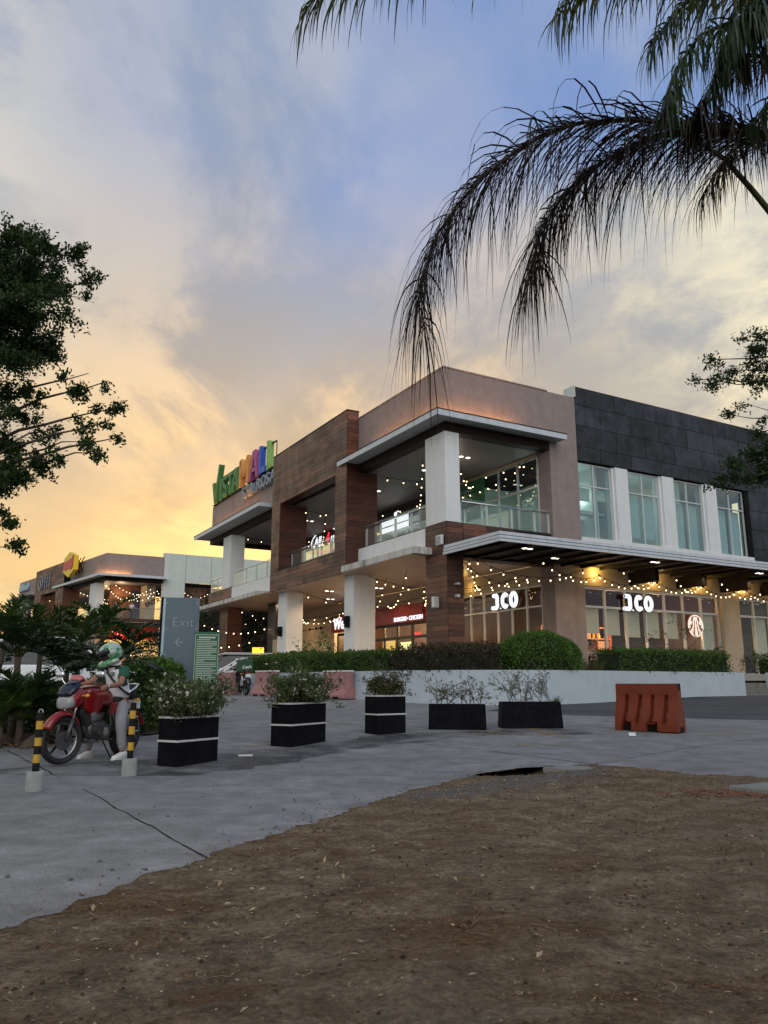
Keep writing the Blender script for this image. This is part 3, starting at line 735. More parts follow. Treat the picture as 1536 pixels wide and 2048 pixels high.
# ---- corner column and the clad pier under it
part('corner_column', 'white_paint', (0.01, .66, .01, 1.36, 6.902, 10.36))
part('pier_core', 'dark_metal', (.05, .70, .05, 1.38, TZ - .3, 6.86))
def boards(parent, face, a0, a1, z0, z1, fixed, h=.20, holes=(), mat='wood_board', lmin=.9, lmax=2.2, tf=None, th=.03):
    """face 'u': boards run along v at u=fixed (outward -u); face 'v': along u at v=fixed (outward -v)"""
    n = max(1, round((z1 - z0) / h)); hh = (z1 - z0) / n
    for k in range(n):
        zz = z0 + k * hh; x = a0 + (0 if k % 2 else -rng.uniform(.2, lmin))
        while x < a1 - .02:
            w = rng.uniform(lmin, lmax); s, e = max(x, a0), min(x + w, a1)
            if a1 - e < .3: e = a1
            x = e if e == a1 else x + w
            segs = [(s, e)]
            for (h0, h1, hz0, hz1) in holes:
                if zz + hh * .5 > hz0 and zz + hh * .5 < hz1:
                    ns = []
                    for (p, q_) in segs:
                        if q_ <= h0 or p >= h1: ns.append((p, q_)); continue
                        if p < h0: ns.append((p, h0))
                        if q_ > h1: ns.append((h1, q_))
                    segs = ns
            for p, q_ in segs:
                if q_ - p < .04: continue
                b = MB(tf); d = rng.uniform(0, .006)
                if face == 'u': b.box(fixed - d, fixed + th, p + .003, q_ - .003, zz + .005, zz + hh - .004)
                else: b.box(p + .003, q_ - .003, fixed - d, fixed + th, zz + .005, zz + hh - .004)
                b.build('board', mat, parent)
pier = part('clad_pier', 'dark_metal', (.045, .72, .045, 1.40, TZ - .25, 6.845))
boards(pier, 'u', 0, 1.41, TZ - .1, 6.88, 0.0); boards(pier, 'v', .035, .74, TZ - .1, 6.88, 0.0, mat='wood_board')
boards(pier, 'v', .78, 3.2, 5.98, 6.88, .02)
part('pier_beam', 'beam_brown', (.745, 5.1, .05, .5, 5.60, 6.85))
# ---- wood clad gate block
WU = -.60; V0, V1 = 6.92, 15.85
gate = part('gate_frame', 'dark_metal', (WU + .03, -.02, V0 + .03, V1 - .02, 10.43, 13.20), (WU + .03, -.02, V0 + .03, V1 - .02, 5.80, 6.85),
            (WU + .03, .95, V0 + .03, 8.02, 6.852, 10.42), (WU + .03, .95, 14.75, V1 - .02, 6.852, 10.42))
boards(gate, 'u', V0, V1, 5.78, 13.22, WU, h=.2, holes=((8.05, 14.72, 6.82, 10.43),), lmin=1.1, lmax=2.6)
boards(gate, 'v', WU + .04, 0.0, 10.98, 13.22, V0, h=.2, mat='wood_board')
boards(gate, 'v', WU + .04, .97, 5.78, 10.98, V0, h=.26, mat='wood_red_shade')
boards(gate, 'v', WU + .04, .97, 6.85, 10.42, 14.72, h=.26, mat='wood_red_shade')
part('gate_soffit', 'wood_red_shade', (WU + .035, -.02, 8.05, 14.72, 10.405, 10.428))
part('gate_cap', 'beam_brown', (WU - .02, .02, V0 - .02, V1 + .02, 13.222, 13.27))
# ---- corner balcony band, ledge, slab, ceilings
part('balcony_band', 'white_paint', (0.012, .22, 1.412, 6.90, 5.95, 6.845))
part('ledge', 'ledge_stone', (-.82, .0, 1.15, V0 - .01, 5.775, 6.03)); part('ledge_return', 'ledge_stone', (-.82, 0.2, .95, 1.148, 5.775, 6.03))
part('deck_slab', 'soffit', (.23, 5.1, .1, 27, 6.25, 6.84))
part('ground_ceiling', 'ceiling_gloss', (-.80, 5.1, 1.16, 6.9, 5.745, 5.772), (WU + .04, 5.1, 6.902, V1 - .02, 5.745, 5.772), (-.83, 5.1, V1, 27, 5.745, 5.772)); part('corner_ceiling', 'dark_metal', (.75, 5.1, .06, 1.15, 5.70, 5.77))
part('upper_ceiling', 'ceiling_upper', (.30, 5.2, .31, 27, 10.38, 10.46))
part('roof', 'dark_metal', (.3, 26, .6, 28, 12.3, 12.4))
part('terrace_floor', 'floor_tile', (-2.8, 5.2, -3.4, 29, TZ - .25, TZ), (5.2, 26, -3.6, 0.0, TZ - .25, TZ - .002))
# ---- recessed shop fronts along the arcade, plane u = GU
GU = 5.12
def front_u(name, v0, v1, z0, z1, split, cols, frame='alum', pane='shop_glass', u=GU, fw=.06):
    b = MB(); b.box(u, u + .09, v0, v1, z0, z0 + fw); b.box(u, u + .09, v0, v1, z1 - fw, z1)
    if split: b.box(u - .006, u + .09, v0, v1, split - fw / 2, split + fw / 2)
    vs = [v0 + (v1 - v0) * k / cols for k in range(cols + 1)]
    for x in vs: b.box(u - .004, u + .092, x - fw / 2, x + fw / 2, z0 + fw, z1 - fw)
    o = b.build(name, frame, mall)
    for k in range(cols):
        for a_, c_ in (((z0, split), (split, z1)) if split else ((z0, z1),)):
            g = MB(); g.box(u + .045, u + .056, vs[k] + .03, vs[k + 1] - .03, a_ + .03, c_ - .03); g.build('pane', pane, o)
    return o
front_u('shop_window', .80, 7.6, TZ, 4.95, 4.10, 7)
part('arcade_wall', 'beige_wall', (GU, GU + .2, .80, 27, 4.952, 5.74), (GU, GU + .2, 7.64, 9.2, TZ, 4.95), (GU + .02, GU + .2, 19.7, 27.5, TZ, 4.95))
front_u('upper_window', .76, 27, 6.86, 10.34, 9.02, 20, pane='win_glass')
part('upper_header', 'beige_wall', (GU - .02, GU + .15, .76, 27, 10.25, 10.378))
part('upper_back_room', 'interior_white', (8.4, 8.5, .8, 27, 6.8, 10.4), (5.3, 8.4, .85, 27, 6.78, 6.85), (5.3, 8.4, 6.2, 6.3, 6.86, 10.3))
# burger shop
front_u('burger_window', 9.3, 15.0, TZ, 4.10, 3.35, 4, frame='alum_dark', fw=.14)
front_u('burger_side_window', 16.6, 19.2, TZ, 3.95, None, 2, frame='alum_dark', fw=.14)
part('door_panel', 'panel_yellow_glow', (GU + .5, GU + .54, 13.3, 14.6, TZ, 3.3)); part('side_panel', 'panel_yellow_glow', (GU + .3, GU + .34, 17.1, 18.8, 1.9, 3.7))  # panels given a glow of their own so the shop looks lit inside
part('burger_room', 'interior_brown', (9.4, 9.5, 8, 20, TZ, 5.5), (GU + .2, 9.4, 8.9, 9.0, TZ, 5.5), (GU + .2, 9.4, 19.8, 19.9, TZ, 5.5), (GU + .2, 9.4, 9, 19.8, 4.95, 5.0))
part('menu_board', 'sign_yellow', (GU + .25, GU + .28, 11.2, 12.6, 2.75, 3.15)); part('menu_lamp', 'sign_yellow', (GU + 1.0, GU + 1.2, 10.2, 10.6, 2.6, 3.1), (GU + 1.0, GU + 1.2, 9.5, 9.8, 2.75, 3.0))
part('neon_sign', 'sign_red', (GU + .3, GU + .32, 10.35, 11.0, 3.42, 3.6))
part('serving_counter', 'terracotta', (7.4, 8.0, 9.2, 15, TZ, 2.5))
for k in range(6): part('kitchen_light', 'sign_yellow', (6.0, 6.3, 9.7 + k * .95, 10.2 + k * .95, 4.90, 4.94))
# ---- right-hand ground front: glass, beige wall, pier
part('side_wall', 'beige_wall', (6.67, 26, 0.02, .3, 4.93, 6.55), (14.93, 16.15, -.06, .35, TZ, 4.928))
window(mall, 6.70, 14.90, TZ, 4.90, .12, 4.10, 7, pane='shop_glass', fw=.085, name='shop_window', depth=.10)
window(mall, 16.18, 22.2, TZ, 4.90, .12, 4.10, 5, pane='shop_glass', fw=.085, name='shop_window', depth=.10)
for k in range(7):
    u0 = 6.70 + k * 1.1714
    if k != 5: part('roller_blind', 'blind', (u0 + .10, u0 + 1.00, .36, .38, (3.05, 3.0, 2.95, 2.95, 2.95, 0, 1.6)[k], 4.06))
part('roller_blind', 'blind', (17.5, 18.5, .36, .38, 1.6, 4.06), (18.7, 19.7, .36, .38, 1.6, 4.06))
part('cafe_room', 'interior_brown', (5.3, 26, 6.6, 6.7, TZ, 5.6), (5.3, 26, .4, 6.6, 5.5, 5.6), (25.9, 26, .4, 6.6, TZ, 5.6), (14.96, 15.9, .36, 6.6, TZ, 5.45))
part('cafe_floor', 'floor_tile', (5.3, 26, .12, 6.6, TZ - .2, TZ + .002))
# ---- canopy over the side front
CV = -3.30; CU = -.15
canopy = part('canopy', 'dark_metal', (CU + .06, 26, CV + .06, 0.015, 5.70, 5.90))
for k, (za, zb, d) in enumerate(((5.62, 5.71, .02), (5.738, 5.825, .0), (5.853, 5.96, -.025))):
    b = MB(); b.prism([(CU - d, -.01), (CU - d, CV - d), (26, CV - d), (26, CV + .055), (CU + .055, CV + .055), (CU + .055, -.01)], za, zb); b.build('fascia_strip', 'canopy_white', canopy)
b = MB()
for u in np.arange(.2, 26, 1.05): b.box(u, u + .09, CV + .06, .01, 5.60, 5.698)
b.build('canopy_rib', 'dark_metal', canopy)
for u in (9.3, 12.2, 15.1, 18.0, 21): part('canopy_bracket', 'dark_metal', (u - .12, u + .12, -1.4, .015, 5.1, 5.6))
# ---- middle columns and the far pavilion
part('middle_column', 'white_paint', (-.12, .95, 7.05, 7.95, TZ - .3, 5.742)); part('middle_column', 'white_paint', (-.12, .80, 14.6, 15.75, TZ - .3, 5.742))
part('far_parapet', 'brown_paint', (0, .3, V1 + .02, 28.6, 10.81, 12.98), (.3, 5, 28.3, 28.6, 10.81, 12.98)); part('far_parapet_joint', 'dark_metal', (-.004, .1, 24.2, 24.22, 10.9, 12.98))
part('far_eave', 'soffit', (-.95, .4, 17.0, 29.4, 10.735, 10.80)); part('far_eave_fascia', 'canopy_white', (-.98, -.93, 16.95, 29.45, 10.70, 10.93), (-.93, 0, 16.95, 17.0, 10.70, 10.93))
part('far_eave_gutter', 'dark_metal', (-1.0, -.90, 16.92, 29.5, 10.932, 10.96)); part('far_dark_beam', 'beam_brown', (0, .4, V1 + .02, 28.9, 10.36, 10.733), (.4, 5, 28.3, 28.9, 10.36, 10.733))
part('far_light_strip', 'led_orange', (-.16, -.11, 19.5, 28, 10.81, 10.84))
part('far_column', 'white_paint', (0, .9, 24.3, 25.9, 6.9, 10.36)); part('far_column_low', 'wood_board', (.05, .95, 24.45, 26.05, TZ - .3, 5.745))
part('far_band', 'white_paint', (.01, .2, V1 + .02, 23.9, 6.05, 6.90)); part('far_ledge', 'ledge_stone', (-.85, 0, 17.2, 29, 5.775, 6.0))
fw = part('far_wood_band', 'dark_metal', (.04, .2, 23.93, 28.6, 5.8, 6.95)); boards(fw, 'u', 23.92, 28.6, 5.78, 6.98, 0, h=.2, lmin=1.2, lmax=2.4)
fp = part('far_pier', 'dark_metal', (.03, .95, 24.46, 26.0, TZ - .3, 5.74)); boards(fp, 'u', 24.45, 26.02, TZ, 5.74, 0.0, h=.2); boards(fp, 'v', .04, .97, TZ, 5.74, 24.44, h=.26, mat='wood_red_shade')
part('black_pillar', 'black_fascia', (1.5, 2.4, 20.2, 21.4, TZ, 5.74)); part('pillar_foot', 'beige_wall', (1.1, 2.0, 19.0, 19.5, TZ, 3.5))
# ---- glass balustrades: posts, panes, handrail
def balustrade(pts_along, fixed, axis, z0, z1, name='balustrade'):
    a0, a1 = pts_along[0], pts_along[-1]; b = MB(); c = fixed
    P = (lambda a, d, z: (c + d, a, z)) if axis == 'v' else (lambda a, d, z: (a, c + d, z))
    b.tube([P(a0, -.05, z1 - .13), P(a1, -.05, z1 - .13)], .022, 8)
    o = b.build('handrail', 'chrome', mall, smooth=True)
    for a in pts_along:
        b = MB()
        if axis == 'v': b.box(c + .03, c + .10, a - .04, a + .04, z0 - .02, z1 - .14)
        else: b.box(a - .04, a + .04, c + .03, c + .10, z0 - .02, z1 - .14)
        b.build('post', 'alum', mall)
    for s, e in zip(pts_along, pts_along[1:]):
        b = MB()
        if axis == 'v': b.box(c, c + .014, s + .03, e - .03, z0, z1)
        else: b.box(s + .03, e - .03, c, c + .014, z0, z1)
        b.build('glass_panel', 'rail_glass', mall)
    b = MB()
    if axis == 'v': b.box(c - .02, c + .04, a0, a1, z0 - .05, z0 - .004)
    else: b.box(a0, a1, c - .02, c + .04, z0 - .05, z0 - .004)
    b.build('rail_channel', 'alum_dark', mall)
balustrade([1.45, 2.7, 3.95, 5.2, 6.45], .12, 'v', 6.92, 7.84); balustrade([.76, 2.0, 3.2, 4.35, 5.08], .12, 'u', 6.92, 7.86)
balustrade([8.2, 9.8, 11.4, 13.0, 14.6], .05, 'v', 6.92, 7.86); balustrade([16.6, 18.3, 20, 21.7, 23.8], .1, 'v', 6.95, 7.95); balustrade([26.0, 27.2, 28.5], .1, 'v', 6.98, 7.95)
# ---- lamps
def lamp(name, typ, loc, energy, color, size=.2, spot=None, parent=None, rot=None):
    d = bpy.data.lights.new(name, typ); d.energy = energy; d.color = color
    if typ == 'POINT': d.shadow_soft_size = size
    if typ == 'SPOT': d.spot_size = R(spot); d.spot_blend = .6; d.shadow_soft_size = size
    o = bpy.data.objects.new(name, d); col.objects.link(o); o.location = loc
    if rot: o.rotation_euler = rot
    return o
WARM = (1.0, .66, .34)
dl = MB(); dl.lathe([(.10, 0), (.085, -.012), (.0, -.014)], 10); DLM = dl.mesh('downlight', 'downlight')
def downlight(u, v, z, parent=mall):
    o = link(bpy.data.objects.new('downlight', DLM), parent); o.location = (u, v, z - .004); return o
for u, v in ((1.4, 3.0), (3.2, 5.5), (1.6, 9.5), (3.2, 11), (1.6, 13.4), (3.4, 17), (1.7, 20), (3.4, 23)):
    downlight(u, v, 5.745); downlight(u + .3, v, 5.745); p = bw(u, v, 5.70); lamp('arcade_lamp', 'SPOT', p, 150, WARM, .10, 150)
for u, v in ((2.6, 2.6), (2.4, 5.2), (2.2, 9.6), (2.2, 13), (2.4, 18), (2.4, 22)):
    downlight(u, v, 10.38); downlight(u + .35, v, 10.38)
for u, v in ((2.6, 3.0), (2.4, 11), (2.4, 20)): lamp('balcony_lamp', 'POINT', bw(u, v, 9.6), 14, (1, .8, .6), .15)
for u in (7.6, 10.6, 13.4, 17.2): lamp('cafe_lamp', 'POINT', bw(u, 2.4, 3.3), 85, (1.0, .55, .28), .2)
lamp('cafe_lamp', 'POINT', bw(6.6, 5.6, 3.4), 30, (1.0, .6, .32), .2)
for v in (10.5, 13, 18): lamp('burger_lamp', 'POINT', bw(6.8, v, 4.3), 520, (1.0, .66, .32), .2)
for u in (8.2, 10.4): lamp('office_lamp', 'POINT', bw(u, 1.6, 9.0), 18, (.86, 1.0, .95), .3)
for v in (3.5, 9, 14, 20): lamp('office_lamp', 'POINT', bw(6.9, v, 9.0), 24, (.86, 1.0, .92), .3)
for u in (2.0, 5.8, 8.6, 12.0, 15.2): lamp('canopy_lamp', 'SPOT', bw(u, -1.6, 5.55), 60, WARM, .08, 130)
# small up-lights washing the beige wall under the canopy
for u in (1.35, 7.25, 10.6, 13.5, 16.5, 19.4):
    w = (GU - .30, 5.2) if u < 2 else (u, -.25)
    if u < 2: lamp('wall_wash', 'POINT', bw(GU - .3, 5.6, 5.30), 6, (1, .62, .16), .05)
    else:
        lamp('wall_wash', 'POINT', bw(u, -.25, 5.45), 22, (1, .60, .14), .05)
        b = MB(); b.lathe([(.05, 0), (.06, .10), (.045, .11)], 10, (u, -.25, 5.20)); b.build('wall_light', 'dark_metal', mall)
for v in (22.6, 23.7, 20.9, 21.6):
    lamp('picture_light', 'SPOT', bw(GU - .35, v, 4.35), 170, (1, .85, .55), .04, 60, rot=(R(16), 0, AZ - R(90)))
    b = MB(); b.tube([(GU - .02, v, 4.4), (GU - .35, v, 4.42)], .03, 6); b.tube([(GU - .35, v, 4.46), (GU - .30, v, 4.30)], .06, 8); b.build('picture_lamp', 'dark_metal', mall)
for (u, v, nx) in ((.85, 7.5, 1), (.75, 15.2, 1)):
    b = MB(); b.box(-.30, -.125, v - .12, v + .12, 3.45, 3.95); b.box(-.36, -.28, v - .08, v + .08, 3.6, 3.8); b.build('wall_lantern', 'dark_metal', mall)
b = MB(); b.box(-.28, -.03, .48, .62, 3.75, 4.15); b.build('wall_lantern', 'alum', mall, bevel=.02)
b = MB(); b.box(.30, .42, -.22, -.02, 4.55, 4.62); b.box(.30, .42, -.2, -.02, 4.1, 4.2); b.build('pier_bracket', 'alum', mall)
b = MB(); b.box(-.16, -.035, .10, .50, 6.02, 6.40); fl = b.build('floodlight', 'canopy_white', mall, bevel=.05); b = MB(); b.box(-.168, -.158, .16, .44, 6.08, 6.34); b.build('lamp_glass', 'lamp_lens', fl)
# ================================================================== signs on the mall
def sign(name, label, cat='sign', loc=None): return thing(name, label, cat, loc or O1, AZ)
# letters facing -u (along the left front): x runs towards -v, y up
def mu(v, z, u): return frame_mtx((u, v, z), (0, -1, 0), (0, 0, 1))
def mv(u, z, v): return frame_mtx((u, v, z), (1, 0, 0), (0, 0, 1))
vm = sign('rooftop_sign', 'big multicoloured rooftop letters standing on the far brown parapet')
def big(pts, v0, w, z0, h, mat, name='letter', dep=.34, u=-.25, holes=None):
    """letter from polygons given in unit square (x right, y up), extruded"""
    b = MB()
    for poly in pts: b.extr([(u, v0 - x * w, z0 + y * h) for x, y in poly], (dep, 0, 0))
    o = b.build(name, mat, vm); return o
def stroke(p, q, t):
    d = Vector((q[0] - p[0], q[1] - p[1])); n_ = Vector((-d.y, d.x)).normalized() * t * .42
    return [(p[0] - n_.x, p[1] - n_.y), (q[0] - n_.x, q[1] - n_.y), (q[0] + n_.x, q[1] + n_.y), (p[0] + n_.x, p[1] + n_.y)]
def arc(cx, cy, rx, ry, a0, a1, t, n=9):
    P = [(cx + rx * math.cos(R(a0 + (a1 - a0) * k / n)), cy + ry * math.sin(R(a0 + (a1 - a0) * k / n))) for k in range(n + 1)]
    return [stroke(P[k], P[k + 1], t) for k in range(n)]
A_ = [stroke((.10, 0), (.46, 1), .24), stroke((.90, 0), (.54, 1), .24), stroke((.25, .32), (.75, .32), .16)]
S_ = arc(.5, .73, .33, .20, 20, 270, .22) + arc(.5, .28, .33, .21, 90, -160, .22)
vs_ = 28.1
big([stroke((.05, 1), (.45, 0), .26), stroke((.42, 0), (1.0, 1.75), .26)], vs_, 1.35, 13.05, 1.45, 'letter_green')
big([stroke((.5, 0), (.5, 1), .9)], 26.55, .35, 13.05, 1.45, 'letter_green')
big(S_, 26.0, .95, 13.05, 1.45, 'letter_green')
big([stroke((0, .9), (1, .9), .22), stroke((.5, 0), (.5, .8), .28)], 24.95, 1.0, 13.05, 1.45, 'letter_green')
big(A_, 24.05, 1.25, 13.05, 1.45, 'letter_green')
big([stroke((.12, 0), (.12, 1), .24), stroke((.88, 0), (.88, 1), .24), stroke((.12, .98), (.5, .35), .24), stroke((.88, .98), (.5, .35), .24)], 22.7, 1.75, 13.05, 1.75, 'letter_orange')
big(A_, 20.85, 1.5, 13.05, 1.75, 'letter_magenta')
big([stroke((.16, 0), (.16, 1), .32), stroke((.16, .12), (.95, .12), .24)], 19.2, 1.05, 13.05, 1.75, 'letter_blue')
big([stroke((.16, 0), (.16, 1), .32), stroke((.16, .12), (.95, .12), .24)], 17.95, 1.05, 13.05, 1.75, 'letter_lime')
b = MB(); b.box(-.05, .05, 17, 28, 14.62, 14.66); b.box(-.1, .15, 17, 28.3, 12.98, 13.05)
for v in np.arange(17.2, 28, 1.1): b.tube([(.1, v, 13.0), (.1, v, 14.65)], .03, 5)
b.build('support_frame', 'dark_metal', vm)
st = sign('parapet_sign', 'grey block letters reading STA. ROSA below the rooftop letters')
vv = 21.9
for ch, w in (('S', .62), ('T', .62), ('A', .78), ('.', .45), ('R', .72), ('O', .80), ('S', .66), ('A', .7)):
    text(ch, 1.0, 'letter_grey', st, mu(vv, 12.16, -.16), ext=.14, off=.012); vv -= w + .02
# burger shop fascia and lettering
fs = sign('burger_sign', 'dark red shop fascia with white lit lettering above the burger shop windows')
b = MB(); b.box(GU - .28, GU - .02, 9.3, 15.2, 4.10, 4.96); b.build('fascia', 'red_fascia', fs)
for w, vv in (('BURGERS', 12.02), ('\u2022', 10.72), ('CHICKEN', 10.52), ('\u2022', 9.42)): text(w, .30, 'sign_white', fs, mu(vv, 4.17, GU - .30), ext=.015, off=.006, name='lettering')
fs2 = sign('burger_name_sign', 'red sign with white lit script letters beside the tall white column')
b = MB(); b.box(GU - .32, GU - .02, 16.5, 19.4, 4.0, 4.95); b.build('fascia', 'red_fascia', fs2)
text("Wendy\u2019s", .92, 'sign_white', fs2, mu(19.1, 4.18, GU - .34), ext=.02, off=.02, name='lettering', shear=.12)
b = MB(); b.box(GU - .1, GU - .05, 17.1, 18.7, TZ + .3, 2.1)
o = sign('menu_poster', 'low white poster with red script beside the white column', 'poster'); b.build('board', 'print_white', o); text("Wendy\u2019s", .36, 'sign_red', o, mu(18.6, TZ + .48, GU - .11), ext=.004, off=.006, name='lettering', shear=.15)
# upper floor shop signs
fa = sign('arched_shop_sign', 'lit white and red All 4u sign with a white arc on the upper floor')
AU = GU - .25
b = MB(); b.box(AU, AU + .15, 18.7, 24.4, 9.55, 10.30); b.build('fascia', 'black_fascia', fa)
text('All', .95, 'sign_white', fa, mu(22.3, 9.55, AU - .02), ext=.02, off=.006, shear=.25, name='lettering'); text('4', .98, 'sign_red', fa, mu(20.55, 9.58, AU - .02), ext=.02, off=.012, shear=.2, name='lettering')
text('u', .95, 'sign_white', fa, mu(19.85, 9.55, AU - .02), ext=.02, off=.006, shear=.25, name='lettering')
b = MB(); b.tube([(AU - .03, 20.7 + 1.95 * math.cos(R(a)), 9.85 + .72 * math.sin(R(a))) for a in range(-15, 196, 10)], .035, 6); b.build('arc', 'sign_white', fa)
for k in range(14):
    b = MB(); b.box(AU - .03, AU - .015, 21.62 - k * .2, 21.74 - k * .2, 9.05, 9.05 + .12 + .08 * (k % 3 == 0)); b.build('lettering', 'sign_pink', fa)
fb = sign('upper_lit_sign', 'bright white lit sign with a small emblem behind the corner balcony glass')
b = MB(); b.box(AU, AU + .15, 8.2, 16.2, 9.75, 10.28); b.build('fascia', 'black_fascia', fb)
b = MB(); b.box(AU - .02, AU - .005, 10.55, 13.4, 9.37, 9.70); b.build('back_plate', 'sign_white', fb)
b = MB(); b.box(AU - .02, AU - .005, 10.55, 13.4, 9.02, 9.30); b.build('back_plate', 'sign_white', fb)
b = MB(); b.ball((AU - .03, 11.85, 9.88), .03, .17, .13, 8, 6); b.ball((AU - .03, 11.6, 9.98), .03, .09, .05, 6, 4); b.build('emblem', 'sign_white', fb)
fc = sign('green_shop_sign', 'dark green shop sign ending in rum beside the white corner column')
b = MB(); b.box(GU - .12, GU - .01, 4.35, 7.2, 9.05, 10.2); b.build('fascia', 'board_green', fc); text('rum', .62, 'print_pale', fc, mu(6.25, 9.55, GU - .13), ext=.008, off=.004, name='lettering')
b = MB(); b.tube([(GU - .135, 5.6 + .38 * math.cos(R(a)), 9.32 + .12 * math.sin(R(a))) for a in range(100, 420, 20)], .02, 5); b.build('swoosh', 'print_pale', fc)
# doughnut cafe signs: rounded channel letters
def jco(root, org, xd, s, mat='sign_white'):
    """J.CO in soft rounded strokes on the plane through org with x along xd"""
    xd = Vector(xd); up = Vector((0, 0, 1)); nrm = xd.cross(up) ; P = lambda x, y, d=0: Vector(org) + xd * (x * s) + up * (y * s) + nrm * d
    def st(path, r, nm, c=False): MB().tube([P(x, y, .06) for x, y in path], r * s, 10, closed=c).build(nm, mat, root, smooth=True)
    def sth(path, r, nm, c=False): b = MB(); b.tube([P(x, y, .0) for x, y in path], r * s * 1.18, 8, closed=c); b.build(nm, 'black_fascia', root, smooth=True)
    J = [(.24, .86), (.56, .86), (.60, .80), (.60, .20), (.56, .14), (.12, .14)]
    Cc = [(1.34 + .24 * math.cos(R(a)), .5 + .36 * math.sin(R(a))) for a in range(45, 316, 15)]
    Oo = [(2.12 + .25 * math.cos(R(a)), .5 + .36 * math.sin(R(a))) for a in range(0, 360, 15)]
    for fn in (st, sth):
        fn(J, .125, 'letter' if fn is st else 'letter_shell'); fn(Cc, .125, 'letter' if fn is st else 'letter_shell'); fn(Oo, .125, 'letter' if fn is st else 'letter_shell', True)
    b = MB(); q = P(.86, .08, .05); b.ball(q, .05 * s, .05 * s, .05 * s, 8, 6); b.build('letter', mat, root, smooth=True)
j1 = sign('cafe_sign', 'white lit J.CO letters on the recessed glass beside the wood clad pier'); jco(j1, (GU - .12, 3.88, 4.12), (0, -1, 0), .72)
j2 = sign('cafe_sign', 'white lit J.CO letters on the long glass front under the canopy'); jco(j2, (8.66, .0, 3.98), (1, 0, 0), .72)
lg = sign('round_logo_sign', 'round lit brown and white emblem hanging on the long glass front')
RL = .49; LC = (13.08, -.02, 3.52)
b = MB(); b.lathe([(RL, 0), (RL, .07), (RL * .96, .08)], 36, (LC[0], LC[1], LC[2]), 'y'); b.build('rim', 'logo_brown', lg)
b = MB(); b.tube([(LC[0] + RL * .95 * math.cos(R(a)), LC[1] - .012, LC[2] + RL * .95 * math.sin(R(a))) for a in range(0, 360, 10)], .026, 6, closed=True); b.build('ring', 'logo_lit', lg)
for sx in (-1, 1):
    b = MB(); b.tube([(LC[0] + sx * x * RL, LC[1] - .012, LC[2] + z * RL) for x, z in ((.14, .82), (.22, .55), (.30, .30), (.26, .05), (.40, -.2), (.62, -.42), (.66, -.62))], .030, 6); b.build('feather_line', 'logo_lit', lg)
    b = MB(); b.tube([(LC[0] + sx * x * RL, LC[1] - .012, LC[2] + z * RL) for x, z in ((.55, .66), (.78, .36), (.84, .05), (.72, -.16))], .026, 6); b.build('feather_line', 'logo_lit', lg)
    b = MB(); b.ball((LC[0] + sx * .62 * RL, LC[1] - .01, LC[2] + .28 * RL), .16 * RL, .03, .22 * RL, 8, 6); b.build('eye', 'logo_lit', lg)
    b = MB(); b.tube([(LC[0] + sx * x * RL, LC[1] - .012, LC[2] + z * RL) for x, z in ((.30, -.3), (.46, -.55), (.48, -.78))], .024, 5); b.build('feather_line', 'logo_lit', lg)
b = MB(); b.tube([(LC[0], LC[1] - .012, LC[2] + z * RL) for z in (.8, .3, -.3, -.9)], [.05, .03, .05, .09], 6); b.build('beak', 'logo_lit', lg)

# ================================================================== cafe interior seen through the glass
cs = sign('shelf_unit', 'glowing wooden cafe shelves with jars behind the long glass front', 'shelf')
b = MB()
for z in (1.9, 2.45, 3.0, 3.5): b.box(6.9, 11.0, 3.0, 3.35, z, z + .05)
for u in np.arange(6.9, 11.1, .82): b.box(u, u + .06, 3.0, 3.36, TZ, 3.55)
b.build('shelf_frame', 'logo_brown', cs)
for k in range(5): b = MB(); b.box(6.98 + k * .82, 7.68 + k * .82, 3.345, 3.36, 2.55 + .5 * (k % 2), 2.95 + .5 * (k % 2)); b.build('lit_back', 'shelf_glow', cs)
for k in range(26):
    b = MB(); u = 7.0 + rng.uniform(0, 3.9); z = (1.95, 2.5, 3.05)[k % 3]; b.lathe([(.05, 0), (.06, .12), (.04, .2), (.04, .22)], 8, (u, 3.12, z)); b.build('jar', ('lamp_lens', 'terracotta', 'hex_yellow')[k % 3], cs)
text('J.COOL', .30, 'sign_yellow', cs, mv(7.05, 3.22, 2.96), ext=.01, name='lettering')
for k in range(7):
    b = MB(); b.box(7.08 + k * .13, 7.15 + k * .13, 2.95, 2.97, 2.55, 2.70); b.build('lettering', 'sign_yellow', cs)
for (u, v, lab) in ((7.9, 1.3, 'small round cafe table by the glass next to the brown pier'), (11.0, 1.5, 'small round cafe table below the white lit letters'), (13.4, 1.6, 'small round cafe table behind the round emblem')):
    t = sign('cafe_table', lab, 'table', bw(u, v, TZ)); b = MB(); b.lathe([(.36, .70), (.37, .72), (.36, .75)], 18); b.build('tabletop', 'interior_brown', t); b = MB(); b.lathe([(.22, 0), (.2, .03), (.035, .05), (.035, .70)], 12); b.build('pedestal', 'dark_metal', t)
lr = sign('red_display', 'small glowing red display box behind the recessed cafe glass', 'display', bw(6.0, 1.75, 0)); b = MB(); b.box(0, .25, -.45, .25, 2.55, 3.05); b.build('case', 'sign_red', lr); b = MB(); b.box(.05, .2, -.3, .1, TZ, 2.55); b.build('stand', 'dark_metal', lr)
for (u, v, lab) in ((16.7, 1.6, 'lit potted yellow plant behind the glass right of the beige pier'),):
    t = sign('potted_plant', lab, 'plant', bw(u, v, TZ)); b = MB(); b.lathe([(.16, 0), (.22, .4)], 12); b.build('pot', 'terracotta', t)
    C = rng.normal(size=(500, 3)) * [.25, .25, .4] + [0, 0, 1.25]; mesh_np('leaves', leaves(C, .12, .04), 'palm_yellow', t)
    lamp('plant_lamp', 'POINT', bw(16.7, 1.2, 2.9), 18, (1, .7, .25), .1)

